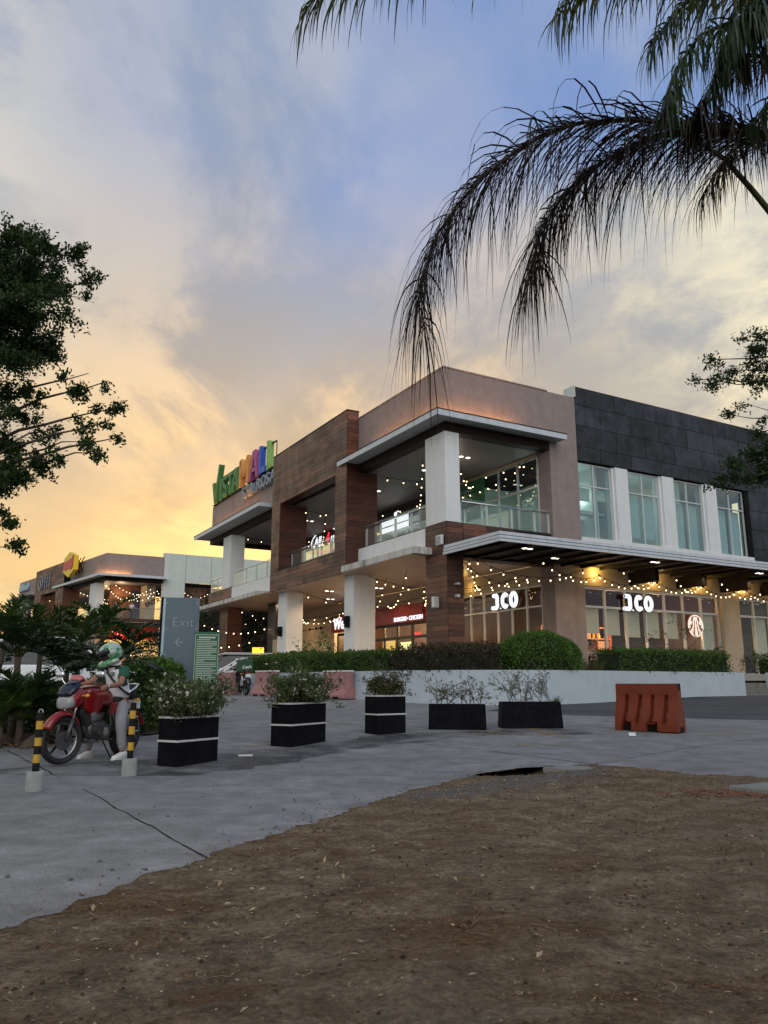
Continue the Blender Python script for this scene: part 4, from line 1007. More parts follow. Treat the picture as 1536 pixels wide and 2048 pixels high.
# ================================================================== festoon lights
bb = MB(); bb.ball((0, 0, -.035), .025, .025, .030, 8, 6); BULB = bb.mesh('bulb', 'bulb_warm', smooth=True)
bb = MB(); bb.ball((0, 0, -.035), .025, .025, .030, 8, 6); BULBW = bb.mesh('bulb', 'bulb_white', smooth=True)
bb = MB(); bb.lathe([(.02, -.005), (.022, .07), (.008, .10)], 6); SOCK = bb.mesh('socket', 'dark_metal')
def strand(p0, p1, sag, n, label, group, mesh=None, drop=.10, scale=1.0, cable=True):
    p0, p1 = Vector(p0), Vector(p1); t = thing('string_light', label, 'string light', p0, 0, group)
    pts = [(p1 - p0) * s + Vector((0, 0, -4 * sag * s * (1 - s))) for s in np.linspace(0, 1, 15)]
    MB().tube(pts, .010 * scale, 4, cap=False).build('cable', 'dark_metal', t)
    for k in range(n):
        s = (k + .5 + rng.uniform(-.12, .12)) / n; q = (p1 - p0) * s + Vector((0, 0, -4 * sag * s * (1 - s) - drop))
        o = link(bpy.data.objects.new('bulb', mesh or BULB), t); o.location = q; o.scale = (scale,) * 3
        if scale <= 1.01:
            c = link(bpy.data.objects.new('socket', SOCK), t); c.location = q
    return t
def strands(lst, where, group, **k):
    for i, (a, c, sag, n) in enumerate(lst):
        strand(bw(*a), bw(*c), sag, n, 'string of warm round bulbs %s' % where[i], group, **k)
strands([((.5, 1.3, 10.3), (4.8, 6.9, 9.9), .75, 9), ((.9, 6.6, 10.25), (4.9, 1.0, 10.15), .55, 9), ((4.95, 1.0, 10.2), (4.9, 8.0, 10.0), .45, 11), ((1.2, 3.4, 10.35), (4.9, 9.6, 9.85), .5, 8), ((.8, .6, 10.2), (5.0, 5.0, 10.1), .7, 8)],
        ['hanging from the white corner column over the balcony', 'crossing the corner balcony towards the brown pier', 'along the glass at the back of the corner balcony', 'slanting towards the lit emblem sign on the corner balcony', 'on the right opening of the corner balcony'], 'string lights of the corner balcony')
strands([((.2, 8.4, 10.2), (4.8, 14.2, 9.8), .8, 9), ((.3, 14.4, 10.2), (4.8, 9.0, 10.0), .6, 8), ((4.9, 15, 10.0), (4.85, 23.5, 10.0), .35, 11), ((1.5, 13.4, 10.2), (4.8, 21, 9.7), .5, 7)],
        ['from the right post of the wood gate opening', 'from the left post of the wood gate opening', 'in front of the arched All 4u sign', 'behind the wood gate opening towards the arched sign'], 'string lights of the wood gate')
strands([((.6, 16.6, 10.2), (4.6, 23, 9.8), .6, 7), ((.4, 23.6, 10.2), (4.8, 17.4, 9.9), .5, 7)], ['under the far eave next to the wood gate', 'from the far white column under the far eave'], 'string lights of the far balcony')
strands([((.4, 1.9, 5.70), (4.8, 9.0, 4.95), .55, 10), ((.5, 6.9, 5.70), (4.9, 2.0, 5.35), .55, 9), ((4.85, 1.6, 5.4), (4.85, 9.6, 5.35), .35, 10), ((1.0, 4.4, 5.70), (4.8, 12.5, 5.1), .5, 8), ((1.5, 7.0, 5.70), (4.8, 14.6, 5.0), .45, 7)],
        ['hanging below the mouldy ledge towards the burger shop', 'from the white column towards the wood clad pier', 'above the red burger fascia', 'slanting under the glossy ceiling to the burger fascia', 'from the middle column to the red fascia end'], 'string lights of the near arcade')
strands([((.3, 8.6, 5.70), (4.9, 15.5, 5.0), .6, 9), ((.3, 14.0, 5.70), (4.9, 9.6, 5.2), .5, 6), ((4.9, 15.4, 5.35), (4.9, 25, 5.25), .5, 12), ((.6, 15.0, 5.70), (4.9, 23, 5.0), .55, 9), ((1.8, 10.5, 5.70), (4.9, 20, 4.9), .5, 8)],
        ['under the wood gate from the middle column', 'under the wood gate from the second column', 'along the beige wall above the picture lamps', 'from the second column towards the picture lamps', 'over the beige wall below the wood gate'], 'string lights under the wood gate')
strands([((.4, 17.0, 5.70), (4.8, 26, 5.0), .6, 10), ((.5, 24.4, 5.70), (4.8, 17.5, 5.2), .6, 9), ((3.0, 26.5, 5.5), (-1.0, 33, 4.6), .5, 9)], ['under the far ledge', 'from the far wood pier under the far ledge', 'leading off to the dark trees past the far pier'], 'string lights of the far arcade')
strands([((.9, -.1, 5.66), (4.9, 4.6, 5.25), .35, 8), ((1.0, -.2, 5.6), (5.9, -1.0, 5.45), .55, 10), ((1.2, .8, 5.66), (4.95, 1.1, 5.3), .55, 7), ((3.0, -1.6, 5.58), (7.4, -.3, 5.4), .45, 9)],
        ['over the recessed cafe glass beside the clad pier', 'under the canopy in front of the brown pier', 'in front of the recessed cafe letters', 'from the dark canopy to the first yellow wall light'], 'string lights at the cafe corner')
strands([((6.9, -.4, 5.45), (10.2, -.3, 5.4), .42, 9), ((7.2, -1.5, 5.55), (10.3, -.35, 5.35), .5, 7), ((10.2, -.3, 5.42), (13.1, -.35, 5.4), .42, 9), ((10.3, -1.4, 5.5), (13.2, -.35, 5.35), .45, 7), ((13.1, -.35, 5.4), (16.0, -.3, 5.35), .42, 9), ((13.2, -1.3, 5.5), (17.4, -.4, 5.3), .5, 8), ((16, -.3, 5.4), (20, -.4, 5.4), .5, 9), ((17.4, -1.2, 5.5), (21, -.4, 5.3), .4, 7)],
        ['right of the brown pier below the canopy', 'reaching out under the canopy right of the brown pier', 'on the beige wall above the white lit letters', 'reaching out under the canopy above the white lit letters', 'on the beige wall above the round emblem', 'reaching out under the canopy above the round emblem', 'on the beige wall at the right edge', 'reaching out under the canopy at the right edge'], 'string lights under the side canopy')
for u, v in ((1.8, -2.2), (4.2, -1.0), (5.6, -2.4), (8.2, -2.2), (9.9, -.9), (11.9, -2.3), (14.6, -2.2), (17.2, -2.2)): downlight(u, v, 5.698, canopy); downlight(u + .25, v, 5.698, canopy)

# ================================================================== terrace wall, steps, hedges
path = [(-4.85, 7.6), (-4.75, 6.5), (-4.2, 0.5), (-3.9, -1.5), (-3.45, -3.2), (-2.7, -4.6), (-1.6, -5.5), (-.2, -5.85), (1.5, -5.75), (4.3, -5.25), (9.75, -4.62)]
def resample(P, n):
    d = [0]
    for a, c in zip(P, P[1:]): d.append(d[-1] + math.hypot(c[0] - a[0], c[1] - a[1]))
    return [(float(np.interp(s, d, [p[0] for p in P])), float(np.interp(s, d, [p[1] for p in P]))) for s in np.linspace(0, d[-1], n)]
def smooth(P, it=3):
    for _ in range(it): P = [P[0]] + [((a[0] + 2 * b_[0] + c[0]) / 4, (a[1] + 2 * b_[1] + c[1]) / 4) for a, b_, c in zip(P, P[1:], P[2:])] + [P[-1]]
    return P
path = smooth(resample(path, 70), 4)
def offs(P, d):
    o = []
    for i in range(len(P)):
        a, c = P[max(i - 1, 0)], P[min(i + 1, len(P) - 1)]; t = Vector((c[0] - a[0], c[1] - a[1])).normalized(); o.append((P[i][0] - t.y * d, P[i][1] + t.x * d))
    return o
WT = 1.45
wall = thing('retaining_wall', 'white painted curved retaining wall in front of the mall', 'wall', O1, AZ)
inn = offs(path, .22); b = MB(); n = len(path)
V = [(*p, -.2) for p in path] + [(*p, WT) for p in path] + [(*p, WT) for p in inn] + [(*p, -.2) for p in inn]
Fc = []
for i in range(n - 1):
    for k in range(3): Fc.append((k * n + i, k * n + i + 1, (k + 1) * n + i + 1, (k + 1) * n + i))
Fc += [(0, n, 2 * n, 3 * n), (n - 1, 4 * n - 1, 3 * n - 1, 2 * n - 1)]
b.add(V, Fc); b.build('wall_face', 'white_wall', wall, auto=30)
b = MB(); b.box(9.52, 9.74, -4.60, -2.2, 0, WT - .003); b.build('wall_return', 'white_wall', wall)
b = MB(); fill = inn; nn_ = len(fill); b.add([(*p, WT - .09) for p in fill] + [(-2.7, 7.6, WT - .09), (-2.7, -3.2, WT - .09), (9.5, -3.3, WT - .09)], [tuple(range(nn_)) + (nn_ + 2, nn_ + 1, nn_)]); b.build('planting_soil', 'soil', wall)
stp = thing('entrance_steps', 'weathered stone steps going up at the right end of the white wall', 'steps', O1, AZ)
for k in range(5):
    b = MB(); b.box(9.78, 13.5, -4.35 + k * .36, -2.0, .55 + k * .175, .722 + k * .175); b.build('step', 'stone_step', stp, bevel=.012)
b = MB(); b.box(12.4, 16, -3.9, -3.6, .5, WT + .02); o = b.build('low_wall', 'white_wall'); o.location = O1; o.rotation_euler = (0, 0, AZ); tag(o, 'short white wall end to the right of the stone steps', 'wall')
pb_ = thing('wood_planter', 'dark red wooden planter box at the head of the steps', 'planter', bw(9.3, -3.2, WT), AZ)
for k in range(4):
    b = MB(); b.box(-.5, .75, -.4, .4, -.05 + k * .22, .16 + k * .22); b.build('slat_ring', 'wood_red_shade', pb_, bevel=.01)

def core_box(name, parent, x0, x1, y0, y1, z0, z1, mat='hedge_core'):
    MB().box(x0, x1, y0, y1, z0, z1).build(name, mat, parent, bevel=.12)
def shell_pts(n, x0, x1, y0, y1, z0, z1, j=.06):
    """random points on the faces of a box (no bottom)"""
    a = [(x1 - x0) * (y1 - y0), (x1 - x0) * (z1 - z0), (x1 - x0) * (z1 - z0), (y1 - y0) * (z1 - z0), (y1 - y0) * (z1 - z0)]; w = np.array(a) / sum(a)
    k = rng.choice(5, n, p=w); u, v = rng.uniform(size=n), rng.uniform(size=n); P = np.zeros((n, 3)); D = np.zeros((n, 3))
    X_ = x0 + u * (x1 - x0); Y_ = y0 + u * (y1 - y0); Z_ = z0 + v * (z1 - z0)
    P[:] = np.stack([X_, y0 + v * (y1 - y0), np.full(n, z1)], 1); D[k == 0] = (0, 0, 1)
    for q_, (A, d) in {1: (np.stack([X_, np.full(n, y0), Z_], 1), (0, -1, 0)), 2: (np.stack([X_, np.full(n, y1), Z_], 1), (0, 1, 0)), 3: (np.stack([np.full(n, x0), Y_, Z_], 1), (-1, 0, 0)), 4: (np.stack([np.full(n, x1), Y_, Z_], 1), (1, 0, 0))}.items():
        P[k == q_] = A[k == q_]; D[k == q_] = d
    return P + rng.normal(size=(n, 3)) * j, D
def bulge(P, amp, seed, f=1.2): 
    return P + np.stack([fbm(P[:, 1] + P[:, 2], P[:, 0], seed + 1, 3, f), fbm(P[:, 0] + P[:, 2], P[:, 1], seed + 2, 3, f), fbm(P[:, 0], P[:, 1] + P[:, 2] * .6, seed + 3, 3, f)], 1) * amp
def path_hedge(name, label, s0, s1, off, wd, z0, z1, n, mat, leaf=.085, seed=0, cat='hedge', amp=.07):
    """hedge that follows the wall path between fractions s0 and s1"""
    sub = path[int(s0 * (len(path) - 1)): int(s1 * (len(path) - 1)) + 1]; c = offs(sub, off + wd / 2); L = sum(math.dist(a, d) for a, d in zip(c, c[1:]))
    t = thing(name, label, cat, O1, AZ)
    P, D = shell_pts(n, 0, L, -wd / 2, wd / 2, z0, z1, .045); P = bulge(P, amp, seed)
    cum = np.concatenate([[0], np.cumsum([math.dist(a, d) for a, d in zip(c, c[1:])])]); C = np.array(c)
    q = np.clip(P[:, 0], 0, L); x = np.interp(q, cum, C[:, 0]); y = np.interp(q, cum, C[:, 1]); tg = unit(np.stack([np.interp(q + .2, cum, C[:, 0]) - np.interp(q - .2, cum, C[:, 0]), np.interp(q + .2, cum, C[:, 1]) - np.interp(q - .2, cum, C[:, 1])], 1))
    nx_, ny_ = -tg[:, 1], tg[:, 0]; W_ = np.stack([x + nx_ * P[:, 1], y + ny_ * P[:, 1], P[:, 2]], 1)
    Dw = np.stack([tg[:, 0] * D[:, 0] + nx_ * D[:, 1], tg[:, 1] * D[:, 0] + ny_ * D[:, 1], D[:, 2] + .3], 1)
    mesh_np('foliage', leaves(W_, leaf, leaf * .55, direc=Dw * 1.0, up=.2), mat, t)
    b = MB(); a_, d_ = offs(sub, off + .12), offs(sub, off + wd - .12); m_ = len(sub)
    b.add([(*p, z0) for p in a_] + [(*p, z1 - .12) for p in a_] + [(*p, z1 - .12) for p in d_] + [(*p, z0) for p in d_], [(k * m_ + i, k * m_ + i + 1, (k + 1) * m_ + i + 1, (k + 1) * m_ + i) for k in range(3) for i in range(m_ - 1)] + [(0, m_, 2 * m_, 3 * m_), (m_ - 1, 4 * m_ - 1, 3 * m_ - 1, 2 * m_ - 1)])
    b.build('stems', 'hedge_core', t); return t
path_hedge('hedge', 'long clipped green hedge on the left part of the white wall', 0.01, .384, .10, 1.1, WT - .1, 2.04, 15000, 'hedge_leaf', .09, 3)
path_hedge('hedge', 'tall dark green hedge row behind the long clipped hedge', 0.01, .12, 1.25, .8, WT - .1, 2.22, 5000, 'hedge_leaf', .09, 9)
path_hedge('shrub', 'reddish brown loose shrub between the clipped hedge and the ball bush', .395, .542, .06, 1.2, WT - .1, 2.08, 6500, 'hedge_leaf_red', .08, 5, 'shrub', .16)
path_hedge('hedge', 'clipped dark green hedge right of the brown pier on the white wall', .736, .982, .08, 1.0, WT - .1, 2.10, 9000, 'hedge_leaf', .085, 7)
# ball bush
def blob(name, label, loc, rx, ry, rz, n, mat, leaf, cat='bush', core=True, flat=.85, seed=1):
    t = thing(name, label, cat, loc, 0); d = unit(rng.normal(size=(n, 3))); d[:, 2] = np.abs(d[:, 2]) * 1.0 - .25 * (rng.uniform(size=n) < .5)
    d = unit(d); p = np.sign(d) * np.abs(d) ** flat; p = d if flat >= 1 else p / np.maximum(np.abs(p).max(1, keepdims=True), 1e-6) * .5 + d * .5
    P = p * [rx, ry, rz] * (1 + rng.normal(size=(n, 1)) * .035); P = bulge(P, .05 * rx, seed, 1.1 / rx); P[:, 2] += rz * .35
    mesh_np('foliage', leaves(P, leaf, leaf * .5, direc=d * 1.1, up=.2), mat, t)
    if core: MB().ball((0, 0, rz * .3), rx * .86, ry * .86, rz * .9, 14, 9).build('stems', 'hedge_core', t)
    return t
p = bw(.05, -4.65, WT - .1); blob('ball_bush', 'large rounded bright green clipped bush in front of the brown pier', p, 1.32, 1.15, .92, 10500, 'ball_leaf', .085, flat=1.0, seed=4)
p = bw(-3.0, -2.0, WT - .1)
p = bw(-1.6, -3.3, WT); blob('shrub', 'loose yellowish green shrub against the foot of the wood clad pier', p, .9, .7, .6, 3000, 'planter_leaf_dry', .09, 'shrub', False, .8, 6)
def grass_tuft(label, loc, n, h, spread, mat='grass_leaf', lean=.25):
    t = thing('grass_tuft', label, 'grass', loc); a = rng.uniform(0, 6.28, n); r = np.sqrt(rng.uniform(size=n)) * spread
    B = np.stack([np.cos(a) * r, np.sin(a) * r, np.zeros(n)], 1); d = rng.normal(size=(n, 3)) * lean; d[:, 2] = 1; d = unit(d); hh = h * rng.uniform(.5, 1.15, (n, 1))
    s_ = unit(np.cross(d, rng.normal(size=(n, 3)))) * .008; M_ = B + d * hh * .55; T_ = B + d * hh + (d * [1, 1, 0]) * hh * .35
    mesh_np('blades', np.concatenate([np.stack([B - s_, B + s_, M_ + s_ * .8, M_ - s_ * .8], 1), np.stack([M_ - s_ * .8, M_ + s_ * .8, T_ + s_ * .1, T_ - s_ * .1], 1)]), mat, t); return t
grass_tuft('tall green grass tuft at the left end of the clipped right hedge', bw(3.55, -4.9, WT - .08), 260, .75, .35); grass_tuft('dry grass tuft below the brown pier beside the ball bush', bw(1.95, -5.0, WT - .08), 200, .5, .35, 'planter_leaf_dry', .4)
def twiggy(name, label, loc, h, n_st, n_leaf, mat, leaf=.06, spread=.5, cat='plant', rz=0, sx=1.0, tw='twig', fl=0, rad=.010):
    """several forking stems with leaves along the outer twigs"""
    t = thing(name, label, cat, loc, rz); b = MB(); tips = []; roots = []
    for k in range(n_st):
        base = Vector((rng.uniform(-.8, .8) * spread * sx, rng.uniform(-.28, .28) * spread, 0)); roots.append(base.copy()); d = Vector((rng.normal() * .45 * sx, rng.normal() * .45, 1)).normalized(); L = h * rng.uniform(.55, 1.0)
        def grow(p, d, L, r, lv):
            pts = [p]; 
            for s in range(3): d = (d + Vector((rng.normal() * .22, rng.normal() * .22, rng.normal() * .08))).normalized(); p = p + d * L / 3; pts.append(p)
            b.tube(pts, [r, r * .85, r * .72, r * .6], 4, cap=False)
            for q_ in pts[1:]: tips.append((q_, lv))
            if lv < 3:
                for _ in range(2 if lv else 3): grow(pts[rng.integers(1, 4)], (d + Vector((rng.normal() * .75, rng.normal() * .75, rng.normal() * .35 + .1))).normalized(), L * rng.uniform(.45, .75), r * .6, lv + 1)
        grow(base, d, L * .55, rad, 0)
    b.tube([q_ - Vector((0, 0, .012)) for q_ in roots], rad, 4)
    b.build('stems', tw, t)
    tp = np.array([tuple(q_) for q_, lv in tips if lv > 0]); pick = tp[rng.integers(0, len(tp), n_leaf)] + rng.normal(size=(n_leaf, 3)) * leaf * .6; pick[:, 2] = np.maximum(pick[:, 2], .01)
    mesh_np('leaves', leaves(pick, leaf, leaf * .5), mat, t)
    if fl:
        C = tp[rng.integers(0, len(tp), fl)] + rng.normal(size=(fl, 3)) * .03; C = C[C[:, 2] > h * .15]; V = np.concatenate([leaves(C + rng.normal(size=C.shape) * .008, .034, .026) for _ in range(4)]); mesh_np('flowers', V, 'flower', t)
    return t
twiggy('shrub', 'bare spreading shrub above the hedge before the picture lamps', bw(-2.6, 5.2, WT + .2), 1.7, 6, 900, 'hedge_leaf', .09, .9)
twiggy('sapling', 'thin leafy sapling in front of the beige pier on the right', bw(10.6, -2.2, WT), 2.6, 3, 260, 'tree_leaf', .11, .3, tw='bark'); twiggy('sapling', 'sparse sapling at the right edge beside the steps', bw(13.2, -2.4, WT), 1.9, 3, 200, 'tree_leaf', .10, .3); twiggy('sapling', 'slender sapling left of the round emblem', bw(8.6, -2.2, WT), 2.3, 3, 170, 'tree_leaf', .10, .25)
path_hedge('hedge', 'short green hedge at the right frame edge beyond the steps', .99, .995, 0, .1, WT, 1.5, 10, 'hedge_leaf') if False else None
t = thing('hedge', 'short green hedge at the right frame edge beyond the steps', 'hedge', bw(13.6, -3.2, WT - .05), AZ); P, D = shell_pts(2600, -.7, 2, -.4, .4, 0, .75); mesh_np('foliage', leaves(P, .09, .05, direc=D), 'hedge_leaf', t); core_box('stems', t, -.6, 1.9, -.3, .3, 0, .62)
# ================================================================== second mall block, far left
O2 = Vector((-25.80, 71.78, 0)); A2 = R(39.0)
def t2(u, v, z): return (u * CA - v * math.sin(A2), u * SA + v * math.cos(A2), z)
m2 = thing('far_mall_building', 'distant mall block of the same style with lit balcony behind the palms', 'building', O2)
def part2(name, mat, *bx, parent=None):
    b = MB(t2)
    for x in bx: b.box(*x)
    return b.build(name, mat, parent or m2)
part2('parapet', 'brown_paint', (0, .3, 0, 10.1, 10.82, 12.9), (.3, 5.35, 0, .3, 10.82, 12.9))
part2('eave', 'soffit', (-.75, .5, -.7, 13.2, 10.74, 10.8), (.5, 5.6, -.7, .5, 10.74, 10.8)); part2('eave_fascia', 'canopy_white', (-.8, -.74, -.75, 13.25, 10.70, 10.93), (-.74, 5.65, -.75, -.69, 10.70, 10.93))
part2('dark_beam', 'beam_brown', (.03, .4, .03, 10, 10.33, 10.735), (.4, 5.3, .03, .4, 10.33, 10.735)); part2('light_strip', 'led_orange', (-.16, -.1, 0, 2.5, 10.81, 10.86), (-.1, 2.2, -.16, -.1, 10.81, 10.86))
part2('pale_wall', 'pale_green_wall', (5.37, 18, -.05, .4, 10.56, 13.32), (5.37, 7.42, -.05, .4, 1, 10.555))
for u in (7.43, 9.96, 12.4): part2('wall_joint', 'dark_metal', (u, u + .025, -.056, -.04, 10.56, 13.3))
part2('column', 'white_paint', (0, .75, 2.2, 3.9, 6.9, 10.33)); part2('column', 'white_paint', (0.1, .8, 26.6, 28.2, 6.9, 10.33)); part2('column_low', 'white_paint', (.1, .8, 26.6, 28.2, 0, 6.6))
part2('balcony_slab', 'soffit', (-.2, 8, -.3, 30, 6.55, 6.85)); part2('balcony_edge', 'wood_red_shade', (-.25, -.205, -.35, 30, 6.6, 6.9), (-.2, 5.3, -.35, -.305, 6.6, 6.9))
part2('upper_ceiling', 'ceiling_upper', (.3, 7, .3, 30, 10.36, 10.42)); part2('roof', 'dark_metal', (.3, 18, .5, 30, 12.2, 12.3))
part2('mural_wall', 'mural', (4.6, 4.8, 3.2, 14, 6.86, 10.3), (1.6, 4.6, 3.2, 3.4, 6.86, 10.3)); part2('side_room_wall', 'mural_dark', (7.45, 26, 3.0, 3.2, 0, 10.5))
part2('purple_door', 'purple_door', (3.6, 4.5, 3.10, 3.19, 6.86, 9.9)); part2('beige_pillar', 'beige_wall', (4.45, 5.3, 1.5, 3.0, 6.86, 10.3))
w2 = part2('wood_block', 'dark_metal', (-.57, 0, 10.25, 20.3, 10.43, 13.22)); part2('wood_pier', 'dark_metal', (-.57, 1.0, 10.25, 12.6, 1, 10.42), (-.57, 1.0, 17.9, 20.3, 1, 10.42), parent=w2)
boards(w2, 'u', 10.2, 20.3, 10.43, 13.25, -.6, h=.40, lmin=1.8, lmax=3.6, tf=t2); boards(w2, 'u', 10.2, 12.6, 6.9, 10.42, -.6, h=.5, lmin=1.5, lmax=2.4, tf=t2); boards(w2, 'u', 17.9, 20.3, 6.9, 10.42, -.6, h=.5, lmin=1.5, lmax=2.4, tf=t2)
boards(w2, 'v', -.57, 1.0, 6.9, 10.7, 10.2, h=.5, mat='wood_red_shade', tf=t2); boards(w2, 'v', -.57, 1.0, 6.9, 10.42, 17.85, h=.5, mat='wood_red_shade', tf=t2)
part2('far_parapet', 'brown_paint', (0, .3, 20.35, 29.3, 10.95, 12.9), (.3, 4, 29.0, 29.3, 10.95, 12.9)); part2('far_eave', 'soffit', (-.9, .4, 20.6, 31, 10.74, 10.93)); part2('far_dark_beam', 'beam_brown', (.03, .4, 20.4, 29.5, 10.33, 10.735))
part2('low_canopy', 'dark_metal', (-.2, 5.3, -2.2, -.35, 6.2, 6.4)); part2('shop_band', 'red_fascia', (-.1, 5.3, .3, .5, 5.0, 6.2)); part2('shop_front', 'beige_wall', (-.1, 5.3, 1.2, 1.4, .8, 5.0)); part2('shop_side', 'beige_wall', (1.2, 1.4, 1.4, 28, .8, 6.5)); part2('warm_sign', 'panel_yellow_glow', (.4, 4.9, 1.1, 1.18, 4.4, 4.9))
b = MB(t2)
for k in range(9):
    MB(t2).box(-.17, -.15, .1 + k * 1.1, 1.14 + k * 1.1, 6.9, 7.85).build('glass_panel', 'rail_glass', m2)
for k in range(6): MB(t2).box(-.1 + k * .9, .76 + k * .9, -.27, -.25, 6.9, 7.85).build('glass_panel', 'rail_glass', m2)
b.box(-.2, -.1, 0, 10, 7.86, 7.9); b.box(-.2, 5.3, -.3, -.22, 7.86, 7.9); b.build('handrail', 'chrome', m2)
def w2p(u, v, z): return O2 + Vector(t2(u, v, z))
hx = thing('hexagon_sign', 'yellow hexagon sign with a red banner on the distant parapet', 'sign', w2p(-.9, 7.3, 12.55), A2)
hxp = [(0, 1.28), (.95, .75), (.95, -.65), (0, -1.28), (-.95, -.65), (-.95, .75)]
b = MB(); b.extr([(-.2, x * 1.7, z) for x, z in hxp], (.4, 0, 0)); b.build('panel', 'hex_yellow', hx); b = MB(); b.extr([(-.26, y * 1.6, z) for y, z in ((.95, .45), (.5, .38), (.1, .45), (-.62, .62), (-.70, .85), (-.85, .80), (-.8, -.3), (-.5, -.55), (.0, -.4), (.55, -.5), (.95, -.35))], (.05, 0, 0)); b.build('banner', 'hex_red', hx)
b = MB()
for y0 in (-1, 0, 1): b.tube([(.2, y0, -.9), (.95, y0, .8)], .05, 5); b.tube([(.2, y0, .8), (.95, y0, -.9)], .05, 5)
b.build('bracket', 'dark_metal', hx)
ks = thing('blue_letter_sign', 'blue and white letters on the farthest distant parapet', 'sign', w2p(-.15, 28.6, 11.75), 0)
text('kalifanal', 1.15, 'sign_edge', ks, frame_mtx((0, 0, 0), (math.sin(A2), -math.cos(A2), 0), (0, 0, 1)), ext=.1, off=.02, name='lettering'); text('kalifanal', 1.15, 'letter_blue', ks, frame_mtx((.12, .1, -.06), (math.sin(A2), -math.cos(A2), 0), (0, 0, 1)), ext=.04, off=.07, name='lettering_backing')  # blue letters are the sign's own backing, set behind the pale ones
em = thing('wall_emblem', 'pale metal characters mounted on the distant wood block', 'sign', w2p(-.68, 16.8, 11.6), A2)
b = MB()
for k in range(8): a = R(k * 45); b.tube([(0, 1.2 + .75 * math.cos(a), .1 + .75 * math.sin(a)), (0, 1.2 + .75 * math.cos(a + R(45)), .1 + .75 * math.sin(a + R(45)))], .06, 4)
b.tube([(0, 1.5, .4), (0, .9, -.2)], .06, 4); b.tube([(0, 1.2, .6), (0, 1.2, -.4)], .05, 4); b.build('round_character', 'letter_grey', em)
b = MB()
for z in (.75, .35, -.05, -.5): b.tube([(0, -.2, z), (0, -2.0, z + .1)], .06, 4)
for y in (-.3, -1.1, -1.9): b.tube([(0, y, .8), (0, y, -.6)], .05, 4)
b.build('square_character', 'letter_grey', em)
et = thing('entry_lettering', 'black ENTRY lettering on the distant beige pillar above the exit sign', 'sign', w2p(4.4, 1.44, 8.15), 0)
text('ENTRY', .62, 'black_fascia', et, frame_mtx((0, 0, 0), (CA, SA, .45), (-.3, -.2, 1)), ext=.01, off=.01, name='lettering')
strandsB = [((.3, .6, 10.2), (4.4, 3.0, 9.5), .9, 15), ((.3, 8, 10.1), (4.5, .4, 10.0), .9, 20), ((4.4, 9, 9.6), (4.5, .6, 9.4), .55, 20), ((1.0, .3, 10.2), (5.2, .4, 9.9), .7, 13), ((.2, 4, 9.9), (4.4, 9.5, 9.3), .5, 13), ((5.3, .3, 9.7), (2.6, 3.1, 9.2), .5, 8), ((-.2, 12.7, 10.2), (3, 17, 9.6), .5, 9), ((0, 17.6, 10.1), (3.4, 12.6, 9.8), .5, 8)]
lb = ['nearest to the white column', 'crossing the balcony from left to right', 'along the mural wall', 'along the front opening', 'in the left bay', 'over the purple door', 'inside the distant wood block', 'crossing inside the distant wood block']
for (a, c, s, n), w_ in zip(strandsB, lb): strand(w2p(*a), w2p(*c), s, n, 'string of bulbs on the distant lit balcony %s' % w_, 'string lights of the distant balcony', BULBW, .12, 1.45)
for (a, c, s, n), w_ in zip([((.2, -.6, 6.1), (5.2, -.4, 5.9), .7, 12), ((.2, .4, 5.6), (5.2, .6, 5.2), .9, 14), ((1, -.2, 4.6), (5.2, .9, 4.4), .8, 12), ((-.5, 1, 3.6), (5.3, .8, 3.7), .5, 10)], ['just below the distant balcony', 'in front of the distant red band', 'over the distant shop front', 'lowest in front of the distant shop']): strand(w2p(*a), w2p(*c), s, n, 'string of bulbs %s' % w_, 'string lights of the distant shop', BULBW, .12, 1.35)
for (a, c, s, n), w_ in zip([((7.6, .6, 9.9), (10.5, .6, 10.2), .7, 9), ((10.2, .6, 9.9), (14, .6, 9.8), .7, 9)], ['in the opening right of the pale distant wall', 'farther right in the distant opening']): strand(w2p(*a), w2p(*c), s, n, 'string of bulbs %s' % w_, 'string lights of the distant opening', BULBW, .12, 1.3)
for u, v, z in ((2.2, 2, 9.6), (2.4, 7, 9.5), (1.5, 15, 9.5), (10, 1.5, 9.4)): lamp('balcony_lamp', 'POINT', w2p(u, v, z), 90, WARM, .3)
for u, v, z in ((1.5, -.2, 4.8), (4, -.2, 4.6)): lamp('shop_lamp', 'POINT', w2p(u, v, z), 110, (1, .6, .25), .3)
ln = thing('yellow_lantern', 'glowing yellow and red lantern at the distant shop', 'lantern', w2p(2.2, -3.4, 2.6)); b = MB(); b.lathe([(.15, -.5), (.42, -.3), (.5, .2), (.3, .55), (.1, .65)], 10); b.build('shade', 'lantern', ln); b = MB(); b.lathe([(.3, -.62), (.36, -.4), (.2, -.3)], 10); b.build('base', 'sign_red', ln); MB().tube([(0, 0, .6), (0, 0, 3.6)], .03, 5).build('cord', 'dark_metal', ln)
lt = thing('low_lantern', 'small glowing yellow light box in the dark beyond the parked cars', 'lantern', at(516, 1306, 52)); b = MB(); b.box(-.35, .35, -.2, .2, -.25, .35); b.build('box', 'lantern', lt); b = MB(); b.tube([(0, 0, -.25), (0, 0, -1.9)], .05, 6); b.build('post', 'dark_metal', lt)

